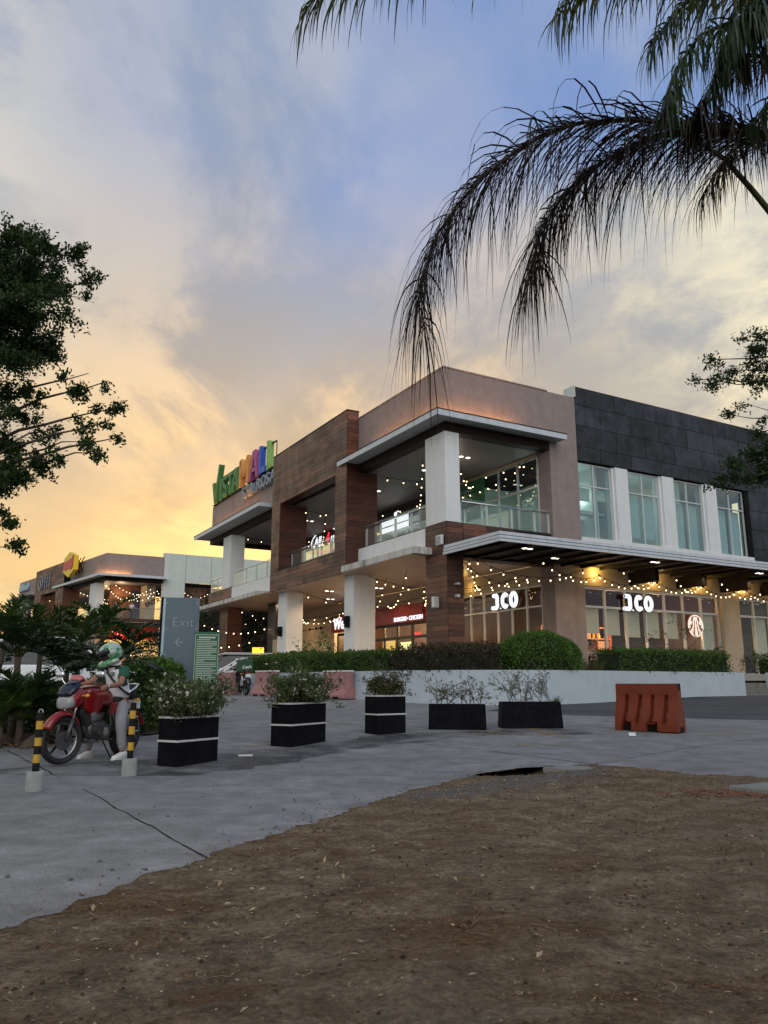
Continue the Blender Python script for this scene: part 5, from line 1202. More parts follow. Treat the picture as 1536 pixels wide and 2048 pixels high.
# ================================================================== vegetation
def frond(pts, nl, ll, lw, droop, side=1.0, fwd=.5, taper=(.35, 1.0, .45), start=.12, jit=.15, width_up=0., segs=4, up0=.25):
    """leaflets along a rachis; returns (quads, rachis points)"""
    P = np.array([tuple(p) for p in pts]); d = np.concatenate([[0], np.cumsum(np.linalg.norm(np.diff(P, axis=0), axis=1))]); L = d[-1]
    s = np.linspace(start, 1, nl); s = np.clip(s + rng.normal(size=nl) * .004, start, 1)
    def ev(q): return np.stack([np.interp(q * L, d, P[:, k]) for k in range(3)], 1)
    B = ev(s); T = unit(ev(np.clip(s + .02, 0, 1)) - ev(np.clip(s - .02, 0, 1))); up = np.tile([0, 0, 1.], (nl, 1))
    S = unit(np.cross(T, up) + 1e-4); Nn = unit(np.cross(S, T)); out_ = []
    ln = ll * np.interp(s, [start, .45, 1], taper); wp = [.55] + [1 - .92 * max(0, (k / segs - .35) / .65) ** 1.5 for k in range(1, segs + 1)]
    for sg in (-1, 1):
        dd = unit(S * sg * side * rng.uniform(.5, 1.2, (nl, 1)) + T * fwd + Nn * (up0 + width_up) + rng.normal(size=(nl, 3)) * jit); l = (ln * rng.uniform(.55, 1.15, nl))[:, None]
        dv = (droop * rng.uniform(.55, 1.3, nl))[:, None]; prev = B; wv = unit(np.cross(dd, Nn + rng.normal(size=(nl, 3)) * .3)) * lw * .5
        for k in range(segs):
            dd = unit(dd + np.array([0, 0, -1.]) * dv * (4 / segs) * (.45 + .6 * k * 4 / segs) + rng.normal(size=(nl, 3)) * jit * .2); nx_ = prev + dd * l / segs
            out_.append(np.stack([prev - wv * wp[k], prev + wv * wp[k], nx_ + wv * wp[k + 1], nx_ - wv * wp[k + 1]], 1)); prev = nx_
    return np.concatenate(out_), pts
def arch(base, az, el, L, bend, n=9):
    p = Vector(base); pts = [p.copy()]; e = el
    for k in range(n): p = p + Vector((math.cos(az) * math.cos(e), math.sin(az) * math.cos(e), math.sin(e))) * L / n; pts.append(p.copy()); e -= bend / n
    return pts
# ---- the coconut palm over the camera's right
crown = at(1610, 60, 6.6)
palm = thing('coconut_palm', 'tall palm with drooping dry brown fronds hanging into the top right', 'palm tree', (crown.x + .25, crown.y + .1, 0))
pl = palm.location.copy(); lp = lambda pts: [Vector(p) - pl for p in pts]
b = MB(); hgt = crown.z - .15; b.tube([(0 + .12 * math.sin(k * .7) * k / 14 - .25 * (k / 14) ** 2, -.1 * (k / 14) ** 2, -.2 + (hgt + .2) * k / 14) for k in range(15)], [.20 - .007 * k + .012 * (k % 2) for k in range(15)], 12); b.build('trunk', 'palm_bark', palm, smooth=True)
def pxp(l): return [at(x, y, d) for x, y, d in l]
FR = [(pxp([(1600, 300, 6.4), (1536, 278, 6.3), (1449, 254, 6.2), (1354, 246, 6.1), (1259, 240, 6.05), (1164, 245, 6.0), (1100, 262, 5.95), (1036, 300, 5.9), (973, 347, 5.88), (916, 407, 5.85), (878, 464, 5.82), (848, 540, 5.8), (836, 600, 5.8), (850, 650, 5.8)]), 300, 1.55, .015, .58, 'frond_dry', .04),
      (pxp([(1600, 280, 6.7), (1450, 262, 6.65), (1354, 262, 6.6), (1290, 280, 6.6), (1227, 311, 6.55), (1164, 349, 6.5), (1119, 400, 6.5), (1081, 457, 6.48), (1064, 527, 6.45), (1062, 560, 6.45)]), 290, 1.45, .015, .62, 'frond_dry', .08),
      (pxp([(1640, -60, 6.9), (1500, -150, 7.2), (1200, -190, 7.3), (950, -130, 7.2), (780, -75, 7.1), (660, -25, 7.05), (612, 15, 7.0)]), 190, 1.15, .026, .8, 'frond_green', .15),
      (pxp([(1620, 60, 6.5), (1480, -30, 6.2), (1340, -70, 6.0), (1220, -50, 5.9), (1140, -10, 5.9), (1118, 30, 5.9)]), 110, .95, .026, .85, 'frond_green', .1),
      (pxp([(1630, 120, 6.5), (1560, 60, 6.1), (1470, 40, 5.9), (1400, 70, 5.8), (1350, 140, 5.75), (1330, 220, 5.7)]), 130, .85, .022, .8, 'palm_dark', .05),
      (pxp([(1640, 160, 6.6), (1580, 120, 6.4), (1500, 110, 6.2), (1440, 150, 6.1), (1400, 210, 6.1), (1385, 270, 6.1)]), 120, .80, .02, .8, 'frond_dry', .05),
      (pxp([(1650, 60, 6.8), (1560, -20, 6.9), (1450, -40, 7.0), (1360, 10, 7.0), (1300, 90, 7.0)]), 130, .95, .024, .8, 'palm_dark', .05),
      (pxp([(1640, 220, 6.5), (1580, 250, 6.3), (1500, 270, 6.2), (1440, 330, 6.1), (1400, 400, 6.1)]), 80, .8, .013, .9, 'frond_dry', .1),
      (pxp([(1640, 80, 6.3), (1560, 20, 6.0), (1500, 20, 5.9), (1450, 80, 5.8), (1430, 160, 5.8)]), 110, .8, .024, .8, 'palm_dark', .02), (pxp([(1640, 20, 6.6), (1590, -30, 6.4), (1530, -20, 6.3), (1480, 40, 6.2), (1470, 120, 6.2)]), 110, .9, .024, .8, 'palm_dark', .02), (pxp([(1650, 200, 6.3), (1590, 190, 6.1), (1540, 200, 6.0), (1500, 250, 6.0)]), 70, .75, .02, .8, 'palm_dark', .02),
      (pxp([(1650, 100, 6.9), (1640, -100, 7.6), (1600, -300, 8.4), (1500, -420, 9)]), 70, .7, .026, .4, 'palm_green', .15),
      ([crown + Vector(p) for p in ((0, 0, 0), (.7, .1, .5), (1.6, .2, .7), (2.6, .3, .4), (3.2, .3, -.3))], 90, .75, .026, .5, 'palm_green', .12), ([crown + Vector(p) for p in ((0, 0, 0), (.3, -.7, .5), (.6, -1.6, .7), (.8, -2.5, .3), (.9, -3.0, -.4))], 80, .7, .026, .5, 'palm_green', .12),
      ([crown + Vector(p) for p in ((0, 0, 0), (.5, .8, .4), (1, 1.8, .5), (1.3, 2.8, .1))], 80, .7, .026, .5, 'palm_green', .12)]
for pts, nl, ll, lw, dr, mt, stt in FR:
    Q, rp = frond(lp(pts), nl, ll, lw, dr, start=stt, jit=.20, taper=(.8, 1.05, .62), segs=7, up0=.0, side=.55, fwd=.75); f_ = mesh_np('frond', Q, mt, palm); b = MB(); n_ = len(rp); b.tube(rp, [.028 - .024 * k / (n_ - 1) for k in range(n_)], 6); b.build('rachis', 'palm_bark' if mt == 'frond_dry' else 'frond_green', f_, smooth=True)
b = MB(); b.tube(lp(pxp([(1341, 258, 6.2), (1400, 285, 6.25), (1449, 318, 6.3), (1500, 375, 6.35), (1545, 430, 6.4), (1600, 520, 6.5)])), [.012, .018, .022, .026, .03, .035], 6); b.build('bare_stalk', 'frond_green', palm, smooth=True)
MB().ball(crown - pl - Vector((0, 0, .1)), .26, .26, .35, 10, 8).build('crown_base', 'palm_bark', palm)

# ---- tiered trees left and right
def tier_tree(name, label, base, top, limbs, leaf, nper, mat, seed, trunk_r=.16, flat=.95, spread=.42, clump=9):
    t = thing(name, label, 'tree', (base[0], base[1], base[2])); o = Vector(base); b = MB(); tr = []
    for k in range(9): s = k / 8; tr.append(Vector((math.sin(k * 1.3) * .06, math.cos(k * 1.1) * .06, (top - base[2]) * s)))
    b.tube(tr, [trunk_r * (1 - .8 * k / 8) for k in range(9)], 9); tk = b.build('trunk', 'bark', t, smooth=True)
    bl = MB(); C = []; D = []
    for (tip, dens, z0f, wid) in limbs:
        tip = Vector(tip) - o; zs = max(.8, min(top - base[2] - .2, tip.z * z0f)); s0 = zs / (top - base[2]); root = tr[0].lerp(tr[-1], s0); L = (tip - root).length; pts = []
        for k in range(9): s = k / 8; pts.append(root.lerp(tip, s) + Vector((0, 0, math.sin(s * math.pi) * L * .06)) + Vector(rng.normal(size=3) * .03 * s))
        bl.tube(pts, [.045 * (1 - .85 * k / 8) * max(.6, L / 3) for k in range(9)], 5)
        dirm = (tip - root).normalized(); sd = Vector((-dirm.y, dirm.x, 0))
        ns = int(dens)
        for q_ in range(ns):
            s = min(1.0, rng.uniform(.30, 1.10)); fi = s * 7.999; p = pts[int(fi)].lerp(pts[int(fi) + 1], fi - int(fi))
            d = (dirm * rng.uniform(.3, 1.0) + sd * rng.normal() * .8 + Vector((0, 0, rng.normal() * .42))).normalized(); l = wid * rng.uniform(.35, 1.0) * (1.15 - .5 * s); e = p + d * l
            e2 = e + d * l * .3 + Vector((0, 0, -.04)); bl.tube([p, p.lerp(e, .5) + Vector((0, 0, .02)), e], [.010, .007, .004], 4, cap=False)
            m_ = int(nper); w = rng.uniform(.15, 1.08, m_); cc = np.array(p)[None] + (np.array(e2 - p))[None] * w[:, None] * .9; k = max(1, m_ // clump)
            off = rng.normal(size=(m_, 3)) * [.055, .055, .055 * flat]; C.append(cc + off * (.6 + wid)); D.append(np.tile(np.array(d), (m_, 1)))
    bl.build('limbs', 'bark', tk, smooth=True); C = np.concatenate(C); D = np.concatenate(D)
    mesh_np('crown', leaves(C, leaf, leaf * .52, direc=D * .7, up=.4), mat, t); return t
TL = []
for (x, y, d, dens, wid) in [(195, 565, 11.6, 15, .42), (150, 520, 12.4, 18, .5), (105, 500, 11.4, 20, .55), (60, 482, 12.2, 20, .55), (20, 470, 11.8, 18, .55), (130, 620, 11.2, 20, .55), (165, 590, 12.8, 15, .45), (70, 590, 11.0, 24, .6), (40, 640, 12.5, 26, .62), (135, 665, 11.6, 16, .45), (90, 700, 12.2, 20, .5), (30, 720, 11.3, 22, .55), (115, 705, 12.0, 10, .4), (60, 560, 12.8, 24, .6), (10, 560, 11.6, 24, .6), (100, 560, 12.0, 22, .55), (-20, 520, 12.3, 24, .6), (-40, 650, 11.7, 28, .7), (20, 610, 11.2, 24, .6), (60, 680, 11.8, 20, .55),
        (45, 780, 12.0, 10, .42), (20, 810, 11.5, 8, .4), (-10, 790, 12.4, 12, .45), (40, 830, 12.2, 6, .3)]: TL.append((at(x, y, d), dens, .93, wid))
DR = []    # the long drooping branch
for (x, y, d, dens, wid) in [(215, 765, 11.8, 9, .30), (180, 745, 12.0, 7, .30), (232, 880, 11.5, 9, .30), (205, 850, 11.7, 8, .28), (170, 880, 12.0, 7, .3), (120, 850, 12.0, 5, .3), (225, 820, 11.9, 7, .26), (195, 905, 11.6, 8, .28)]: TL.append((at(x, y, d), dens, .80, wid))
for (x, y, d, dens, wid) in [(72, 925, 11.8, 14, .36), (70, 955, 12.2, 14, .36), (40, 950, 11.4, 14, .38), (20, 985, 12.0, 12, .4), (10, 900, 12.2, 10, .4), (35, 1090, 11.8, 7, .28), (20, 1050, 12.0, 6, .3), (0, 1020, 12.1, 7, .3)]: TL.append((at(x, y, d), dens, .86, wid))
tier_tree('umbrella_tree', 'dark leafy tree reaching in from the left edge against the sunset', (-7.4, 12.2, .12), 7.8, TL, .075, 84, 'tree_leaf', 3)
TR_ = [(at(x, y, d), dens, .9, wid) for (x, y, d, dens, wid) in [(1400, 762, 13.0, 9, .35), (1425, 720, 13.4, 9, .35), (1470, 680, 13.0, 9, .4), (1480, 745, 13.6, 14, .45), (1440, 765, 13.2, 10, .4), (1520, 700, 13.2, 14, .45), (1530, 760, 13.0, 14, .5), (1465, 835, 13.2, 7, .3), (1500, 815, 13.5, 8, .32), (1525, 860, 13.1, 8, .32)]]
TR_ += [(at(x, y, d), dens, .97, wid) for (x, y, d, dens, wid) in [(1445, 958, 11.8, 20, .36), (1475, 930, 11.6, 20, .36), (1510, 905, 11.9, 20, .4), (1540, 890, 11.6, 16, .4), (1500, 950, 11.5, 16, .34), (1535, 935, 11.8, 18, .4)]]
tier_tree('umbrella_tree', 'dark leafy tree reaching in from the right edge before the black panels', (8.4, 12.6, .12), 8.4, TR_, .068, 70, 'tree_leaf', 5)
# ---- dark trees behind the far arcade, low greenery on the skyline
def round_tree(label, loc, h, r, n, mat='far_leaf', leaf=.22, name='tree'):
    t = thing(name, label, 'tree', loc); b = MB(); b.tube([(0, 0, -.2), (.05, 0, h * .3), (0, .1, h * .6)], [.16, .13, .07], 7)
    for k in range(6): a = k * 1.05; b.tube([(0, 0, h * (.3 + .05 * k)), (math.cos(a) * r * .6, math.sin(a) * r * .6, h * (.55 + .06 * k))], [.07, .02], 5)
    b.build('trunk', 'bark', t); cl = rng.normal(size=(int(n / 45), 3)); cl = unit(cl) * rng.uniform(.35, 1, (len(cl), 1)); C = cl[rng.integers(0, len(cl), n)] * [r, r, h * .36] + rng.normal(size=(n, 3)) * r * .13; C[:, 2] += h * .62
    mesh_np('crown', leaves(C, leaf, leaf * .5), mat, t); return t
round_tree('dark tree behind the far wood pier with bulbs in front', (-12.8, 56, 0), 7.6, 2.6, 5200); round_tree('dark tree right of the far wood pier', (-8.6, 54, 0), 7.0, 2.4, 5200); round_tree('dark low tree behind the green notice board', (-16.0, 60, 0), 6.6, 2.6, 4200)
round_tree('light green tree on the skyline at the left edge', (-24.5, 48, 0), 5.6, 3.4, 5000, 'far_green', .22); round_tree('light green tree on the skyline beside the far white columns', (-29, 66, 0), 6.4, 3.4, 4500, 'far_green', .25)
strand((-12.5, 50, 5.4), (-6.5, 47, 4.6), .8, 12, 'string of bulbs in front of the dark trees beyond the far pier', 'string lights by the trees', BULB, .1, 1.25); strand((-13.5, 50, 4.0), (-7.5, 46, 3.6), .5, 9, 'lower string of bulbs in front of the dark trees', 'string lights by the trees', BULB, .1, 1.25)
# ---- palms and shrubs of the bed on the left
def cycad(label, loc, h, nf, L, mat, tilt=(0, 0), leaf=.32, lw=.030, seed=0, el=(.35, 1.35), bend=1.3, nl=34):
    t = thing('bed_palm', label, 'palm', loc); top = Vector((tilt[0], tilt[1], h)); b = MB(); b.tube([(0, 0, -.1), (tilt[0] * .4, tilt[1] * .4, h * .5), top], [.065, .055, .055], 8); b.build('trunk', 'palm_bark', t, smooth=True); Q = []; bs = MB()
    for k in range(nf):
        az = k * 2.4 + rng.normal() * .2; e = rng.uniform(*el); pts = arch(top + Vector((rng.normal() * .03, rng.normal() * .03, 0)), az, e, L * rng.uniform(.75, 1.1), bend * rng.uniform(.7, 1.3)); q_, rp = frond(pts, nl, leaf, lw, .06, fwd=.75, start=.22, jit=.10, taper=(.7, 1, .35), width_up=.25); Q.append(q_); bs.tube(rp, [.012 - .009 * i / (len(rp) - 1) for i in range(len(rp))], 4)
    mesh_np('fronds', np.concatenate(Q), mat, t); bs.build('rachises', 'frond_green', t); return t
def g_at(x, y, Yd): p = at(x, y, Yd); return (p.x, Yd, gz(0, Yd) + .02)
for (x, Yd, h, nf, L, mt, lab, tl) in [(28, 13.6, 1.35, 18, 1.15, 'palm_dark', 'dark feather palm at the left frame edge behind the striped post', (0, 0)), (72, 16.2, 1.75, 13, 1.15, 'palm_green', 'green feather palm with upright fronds before the distant white columns', (0, 0)), (128, 14.6, 1.05, 15, 1.05, 'palm_dark', 'low dark feather palm behind the motorcycle headlight', (0, 0)),
        (150, 17.0, 1.75, 10, 1.0, 'palm_green', 'slim green feather palm in front of the dark car window', (0, 0)), (195, 17.6, 1.85, 12, 1.05, 'palm_green', 'tall green feather palm in front of the distant lit balcony', (0, 0)), (215, 15.4, 1.0, 14, 1.0, 'palm_dark', 'dark feather palm right behind the rider', (0, 0)), (-20, 15.5, 1.8, 16, 1.2, 'palm_green', 'green feather palm leaning in from the left frame edge', (.2, 0)), (100, 13.0, .35, 13, .95, 'palm_dark', 'stemless dark feather palm beside the front wheel', (0, 0)), (45, 12.6, .5, 14, 1.0, 'palm_dark', 'low dark feather palm at the bed edge left of the motorcycle', (0, 0)), (5, 12.4, .3, 13, .9, 'palm_green', 'stemless green feather palm at the left frame bottom of the bed', (0, 0)), (250, 18.5, 1.5, 14, 1.1, 'palm_dark', 'dark feather palm between the rider and the exit sign', (0, 0))]:
    cycad(lab, g_at(x, 1400, Yd), h, nf, L, mt, tl)
lt_ = thing('leaning_trunk', 'rough leaning palm trunk lying behind the front wheel', 'trunk', g_at(52, 1460, 12.4)); b = MB(); b.tube([(0, 0, 0), (.25, .25, .22), (.55, .5, .52), (.8, .7, .85), (.95, .85, 1.2)], [.085, .09, .085, .08, .07], 9)
for k in range(14): s = k / 14; b.ball((.9 * s + .02, .8 * s, 1.1 * s ** 1.25), .098, .098, .05, 7, 5)
b.build('bark', 'palm_bark', lt_)
q_, rp = [], []
bs = MB()
for k in range(16):
    az = k * 2.4; pts = arch(Vector((.95, .85, 1.2)), az, rng.uniform(-.1, .8), 1.1 * rng.uniform(.7, 1.1), rng.uniform(.4, 1.1)); Q_, r0 = frond(pts, 26, .26, .03, .1, fwd=.7, start=.5, jit=.1, taper=(.8, 1, .4)); q_.append(Q_); bs.tube(r0, .010, 4)
mesh_np('fronds', np.concatenate(q_), 'palm_dark', lt_); bs.build('stalks', 'frond_green', lt_)
for (x, Yd, rx, rz, lab, mt, n) in [(300, 15.6, .62, .95, 'leafy green rounded bush between the rider and the exit sign', 'ball_leaf', 5200), (170, 18.8, 1.6, .55, 'dark low hedge mass behind the feather palms', 'palm_dark', 4200), (60, 18.0, 1.6, .55, 'dark bushy mass at the left behind the feather palms', 'palm_dark', 4200), (110, 15.6, 1.0, .6, 'dark bush filling the bed behind the motorcycle', 'palm_dark', 3600), (10, 15.0, 1.1, .65, 'dark bush at the left frame edge of the bed', 'palm_dark', 3600), (215, 14.2, .6, .55, 'dark bush behind the motorcycle seat', 'palm_dark', 2600)]:
    blob('bush', lab, g_at(x, 1400, Yd), rx, rx * .8, rz, n, mt, .095, 'bush', True, .8, seed=int(x))
grass_tuft('patch of low weeds at the end of the planting bed', (-4.15, 15.0, gz(0, 15) + .03), 160, .22, .4, 'planter_leaf_dry', .6); grass_tuft('small weed growing at the foot of the white wall', (4.85, 22.55, gz(0, 22.6)), 60, .3, .1, 'grass_leaf', .5)
# ================================================================== street furniture
def put(o, x, y, rz=0, dz=0.): o.location = (x, y, gz(x, y) + dz); o.rotation_euler = (0, 0, rz); return o
# ---- striped posts
def bollard(label, x, y, h, ring=True, tilt=0):
    t = thing('striped_post', label, 'post', (x, y, gz(x, y)), 0, 'striped posts'); t.rotation_euler = (0, tilt, 0)
    b = MB(); b.lathe([(.088, 0), (.088, .015), (.086, .19), (.082, .20), (.03, .20)], 20); b.build('concrete_base', 'concrete_base', t, auto=40)
    z = .20; n = 7; s = (h - z) / n
    for k in range(n):
        b = MB(); b.lathe([(.036, z + k * s), (.036, z + (k + 1) * s)], 16); b.build('band', 'bollard_black' if k % 2 == 0 else 'bollard_yellow', t, auto=40)
    if ring: b = MB(); b.tube([(.022 * math.cos(a), 0, h + .008 + .026 * math.sin(a)) for a in np.linspace(-.3, math.pi + .3, 9)], .007, 5); b.build('ring', 'steel', t)
    return t
bollard('yellow and black striped post with a loop on top, left of the front wheel', -3.62, 8.49, .79); bollard('yellow and black striped post in front of the rear wheel', -3.01, 9.65, .84, False)
# ---- planter boxes
def planter(label, pf, pr, depth, h, stripes, mat='planter_black', taper=0.0):
    """pf: near corner, pr: corner at the far end of the long face; the depth runs to the left of that face"""
    pf, pr = Vector(pf), Vector(pr); d = (pr - pf); L = d.length; a = math.atan2(d.y, d.x); t = thing('planter_box', label, 'planter', (pf.x, pf.y, gz(pf.x, pf.y)), a, 'planter boxes across the road')
    e = taper; b = MB(); D = depth
    b.add([(-e, -e, 0), (L + e, -e, 0), (L + e, D + e, 0), (-e, D + e, 0), (0, 0, h), (L, 0, h), (L, D, h), (0, D, h), (.05, .05, h), (L - .05, .05, h), (L - .05, D - .05, h), (.05, D - .05, h), (.05, .05, h - .12), (L - .05, .05, h - .12), (L - .05, D - .05, h - .12), (.05, D - .05, h - .12)],
          [(0, 3, 2, 1), (0, 1, 5, 4), (1, 2, 6, 5), (2, 3, 7, 6), (3, 0, 4, 7), (4, 5, 9, 8), (5, 6, 10, 9), (6, 7, 11, 10), (7, 4, 8, 11), (8, 9, 13, 12), (9, 10, 14, 13), (10, 11, 15, 14), (11, 8, 12, 15), (12, 13, 14, 15)])
    b.build('box', mat, t, bevel=.012)
    b = MB(); b.box(.06, L - .06, .06, D - .06, h - .14, h - .06); b.build('soil', 'soil', t)
    for z in stripes:
        b = MB(); w = .013
        for (x0, x1, y0, y1) in ((-.006, L + .006, -.006, .0), (-.006, .0, 0, D), (L, L + .006, 0, D), (-.006, L + .006, D, D + .006)): b.box(x0, x1, y0, y1, z - w, z + w)
        b.build('stripe', 'planter_stripe', t)
    return t, L
pl1, L1 = planter('tall black box with two white stripes nearest to the striped posts', (-2.64, 10.35), (-2.25, 11.01), .34, .625, (.315, .61))
pl2, L2 = planter('tall black box with two white stripes, second from the left', (-1.43, 12.5), (-.96, 13.34), .40, .67, (.33, .655)); pl3, L3 = planter('tall black box with two white stripes, third from the left', (-.12, 14.39), (.40, 14.76), .40, .69, (.35, .675))
pl4, L4 = planter('low plain black box right of the striped boxes', (.86, 15.40), (1.93, 15.28), .45, .47, (), taper=.012); pl5, L5 = planter('low plain black box beside the orange barrier', (2.30, 15.60), (3.44, 15.62), .45, .50, (), taper=.03)
def in_box(pl, L, D, h): a = pl.rotation_euler.z; return (pl.location.x + math.cos(a) * L / 2 - math.sin(a) * D / 2, pl.location.y + math.sin(a) * L / 2 + math.cos(a) * D / 2, pl.location.z + h)
twiggy('flowering_plant', 'bushy plant with many small white flowers in the nearest black box', in_box(pl1, L1, .34, .54), .70, 64, 9500, 'planter_leaf', .052, .44, rz=pl1.rotation_euler.z, sx=.95, fl=420, rad=.006)
twiggy('flowering_plant', 'bushy plant with pale flowers in the second black box', in_box(pl2, L2, .4, .58), .76, 64, 9000, 'planter_leaf', .056, .54, rz=pl2.rotation_euler.z, sx=.95, fl=260, rad=.006)
twiggy('shrub', 'open yellowish shrub with dark twigs in the third black box', in_box(pl3, L3, .4, .60), .70, 28, 2600, 'planter_leaf_dry', .055, .40, rz=pl3.rotation_euler.z, sx=.85, rad=.007)
twiggy('shrub', 'nearly bare twiggy shrub in the low box left', in_box(pl4, L4, .45, .40), .92, 12, 620, 'planter_leaf', .055, .62, rz=pl4.rotation_euler.z, rad=.011, tw='branch_pale'); twiggy('shrub', 'nearly bare twiggy shrub in the low box next to the orange barrier', in_box(pl5, L5, .45, .43), .95, 13, 700, 'planter_leaf', .05, .66, rz=0, rad=.010, tw='branch_pale')
# ---- water barriers
def barrier_orange():
    p0, p1 = Vector((4.37, 15.28)), Vector((5.29, 14.55)); d = p1 - p0; a = math.atan2(d.y, d.x); L = d.length; H_ = .86; t = thing('water_barrier', 'orange red plastic barrier with moulded panels standing alone on the road', 'barrier', (p0.x, p0.y, gz(*p0)), a)
    prof = [(0.0, 0.0), (0.0, .09), (.012, .17), (.022, .24), (.05, .32), (.085, .42), (.112, .52), (.13, .60), (.135, .66), (.135, .80), (.145, .86)]      # inset of the front face with height
    D = .46; xs_ = np.linspace(0, L, 61); V = []; Fc = []
    def inset(x, k):
        z = prof[k][1]; i = prof[k][0]; s = x / L
        if 2 <= k <= 7:
            q = (s * .93 * 5) % 1 if s < .93 else 1
            shift = .18 * (1 - (k - 2) / 5) ** 2; q = ((s * .93 / .93) * 5 * .95 + shift) % 1 if s < .95 else 0
            if q > .76 and s < .95: i += .075
        if k <= 1 and (.10 < s < .26 or .50 < s < .68): i += .14 if k == 0 or k == 1 else 0
        return i
    n, m_ = len(xs_), len(prof)
    for x in xs_:
        for k in range(m_): V.append((x, inset(x, k), prof[k][1] * H_ / .86))
        for k in range(m_ - 1, -1, -1): V.append((x, D - inset(x, k), prof[k][1] * H_ / .86))
    w = 2 * m_
    for i in range(n - 1):
        for k in range(w): Fc.append((i * w + k, i * w + (k + 1) % w, (i + 1) * w + (k + 1) % w, (i + 1) * w + k))
    Fc += [tuple(range(w)), tuple(range((n - 1) * w + w - 1, (n - 1) * w - 1, -1))]
    b = MB(); b.add(V, Fc); b.build('shell', 'barrier_orange', t, auto=35)
    b = MB(); b.box(L - .10, L + .004, .17, .29, .74, .862); b.build('filler_notch_shade', 'dark_metal', t)  # dark block colours in the shade of the filler notch
    b = MB(); b.box(L - .004, L + .006, .14, .32, 0.0, .085); b.build('foot_notch_shade', 'dark_metal', t)  # dark blocks colour in the shade of the foot openings
    b = MB(); b.box(L * .52, L * .65, -.003, .01, .135, .15); b.build('moulded_mark', 'barrier_orange', t)
    for s0, s1 in ((.10, .26), (.50, .68)): b = MB(); b.box(L * s0, L * s1, .07, .16, 0, .10); b.build('foot_notch_shade', 'dark_metal', t)
barrier_orange()
def barrier_pink(label, p0, p1, first=False):
    p0, p1 = Vector(p0), Vector(p1); d = p1 - p0; a = math.atan2(d.y, d.x); L = d.length; t = thing('water_barrier', label, 'barrier', (p0.x, p0.y, gz(*p0)), a, 'faded pink barriers'); D = .55
    prof = [(0, 0), (0, .12), (.04, .20), (.15, .42), (.17, .90), (.16, .94), (.39, .94), (.38, .90), (.40, .42), (.51, .20), (.55, .12), (.55, 0)]
    b = MB(); b.extr([(0, y, z) for y, z in prof], (L, 0, 0)); sh = b.build('shell', 'barrier_pink', t, bevel=.02)
    for x in (L * .32, L * .70):
        c = MB(); c.lathe([(.085, -.2), (.085, .8)], 18, (x, 0, .60), 'y'); cu = c.build('cut', 'barrier_pink', t); m = sh.modifiers.new('b', 'BOOLEAN'); m.object = cu; m.operation = 'DIFFERENCE'; m.solver = 'EXACT'
        dg = bpy.context.evaluated_depsgraph_get(); dg.update(); me = bpy.data.meshes.new_from_object(sh.evaluated_get(dg)); me.name = 'shell'; sh.modifiers.clear(); sh.data = me; bpy.data.objects.remove(cu)
    for x in (L * .15, L * .55): b = MB(); b.box(x, x + L * .22, -.012, .02, 0, .07); b.build('foot_notch_shade', 'dark_metal', t)  # dark plates painted in place of shaded foot openings
    b = MB(); b.extr([(-.004, .155, .905), (-.004, .40, .905), (-.004, .40, .952), (-.004, .155, .952)], (L + .008, 0, 0)); b.build('pale_rim', 'paper', t)
    b = MB()
    for x in (.2, .45, .7):
        y0, z0 = .075, .27
        b.tube([(L * x, .062, .235), (L * (x + .08), .095, .31), (L * x, .125, .375)], .006, 4)
    b.build('arrow_mark', 'bike_pink', t); t.scale = (1, 1, .93); return t
barrier_pink('faded pink plastic barrier with two round holes in the middle of the wall', (-2.12, 26.0), (-1.25, 25.1)); barrier_pink('faded pink plastic barrier with two round holes before the left hedge', (-4.75, 28.5), (-3.95, 27.5)); barrier_pink('faded pink plastic barrier half hidden by the green notice board', (-6.75, 31.2), (-5.95, 30.1))
# ---- exit sign pylon and notice board
ep = thing('exit_sign', 'tall blue grey metal pylon reading Exit with a left arrow', 'sign', (*at(352, 1380, 17.0).xy, gz(0, 17)), R(6))
b = MB(); b.box(-.35, .40, -.09, .09, .75, 2.62); b.build('panel', 'sign_blue', ep, bevel=.008); b = MB(); b.box(-.40, -.352, -.10, .10, .55, 2.625); b.build('side_edge', 'dark_metal', ep); b = MB(); b.box(-.36, -.30, -.098, -.091, .55, 2.60); b.build('pale_edge', 'sign_edge', ep); b = MB(); b.box(-.28, .34, -.08, .08, -.05, .748); b.build('base', 'white_wall', ep, bevel=.006)
text('Exit', .30, 'print_pale', ep, frame_mtx((-.15, -.096, 1.99), (1, 0, 0), (0, 0, 1)), ext=.004, off=-.006, name='lettering')
b = MB(); b.box(-.07, .10, -.098, -.092, 1.655, 1.67); b.extr([(-.07, -.098, 1.6625), (.015, -.098, 1.75), (.03, -.098, 1.74), (-.045, -.098, 1.6625), (.03, -.098, 1.585), (.015, -.098, 1.575)], (0, .006, 0)); b.build('arrow', 'print_pale', ep)
for x in (-.27, .37):
    for z in (.85, 1.4, 1.95, 2.5): b = MB(); b.lathe([(.012, -.004), (.009, 0)], 8, (x, -.092, z), 'y'); b.build('bolt', 'steel', ep)
nb = thing('notice_board', 'narrow green notice board with rows of white print beside the exit sign', 'sign', (*at(409, 1385, 16.2).xy, gz(0, 16.2)), R(18))
b = MB(); b.box(-.25, .25, -.02, .02, .35, 1.86); b.build('panel', 'board_green', nb); b = MB(); b.box(-.22, -.18, .0, .04, 0, .4); b.box(.18, .22, 0, .04, 0, .4); b.build('legs', 'steel', nb)
b = MB()
for (x0, x1, z0, z1) in ((-.232, .232, 1.80, 1.808), (-.232, .232, .568, .576), (-.236, -.228, .568, 1.808), (.228, .236, .568, 1.808)): b.box(x0, x1, -.024, -.0205, z0, z1)
b.build('border', 'print_white', nb); b = MB()
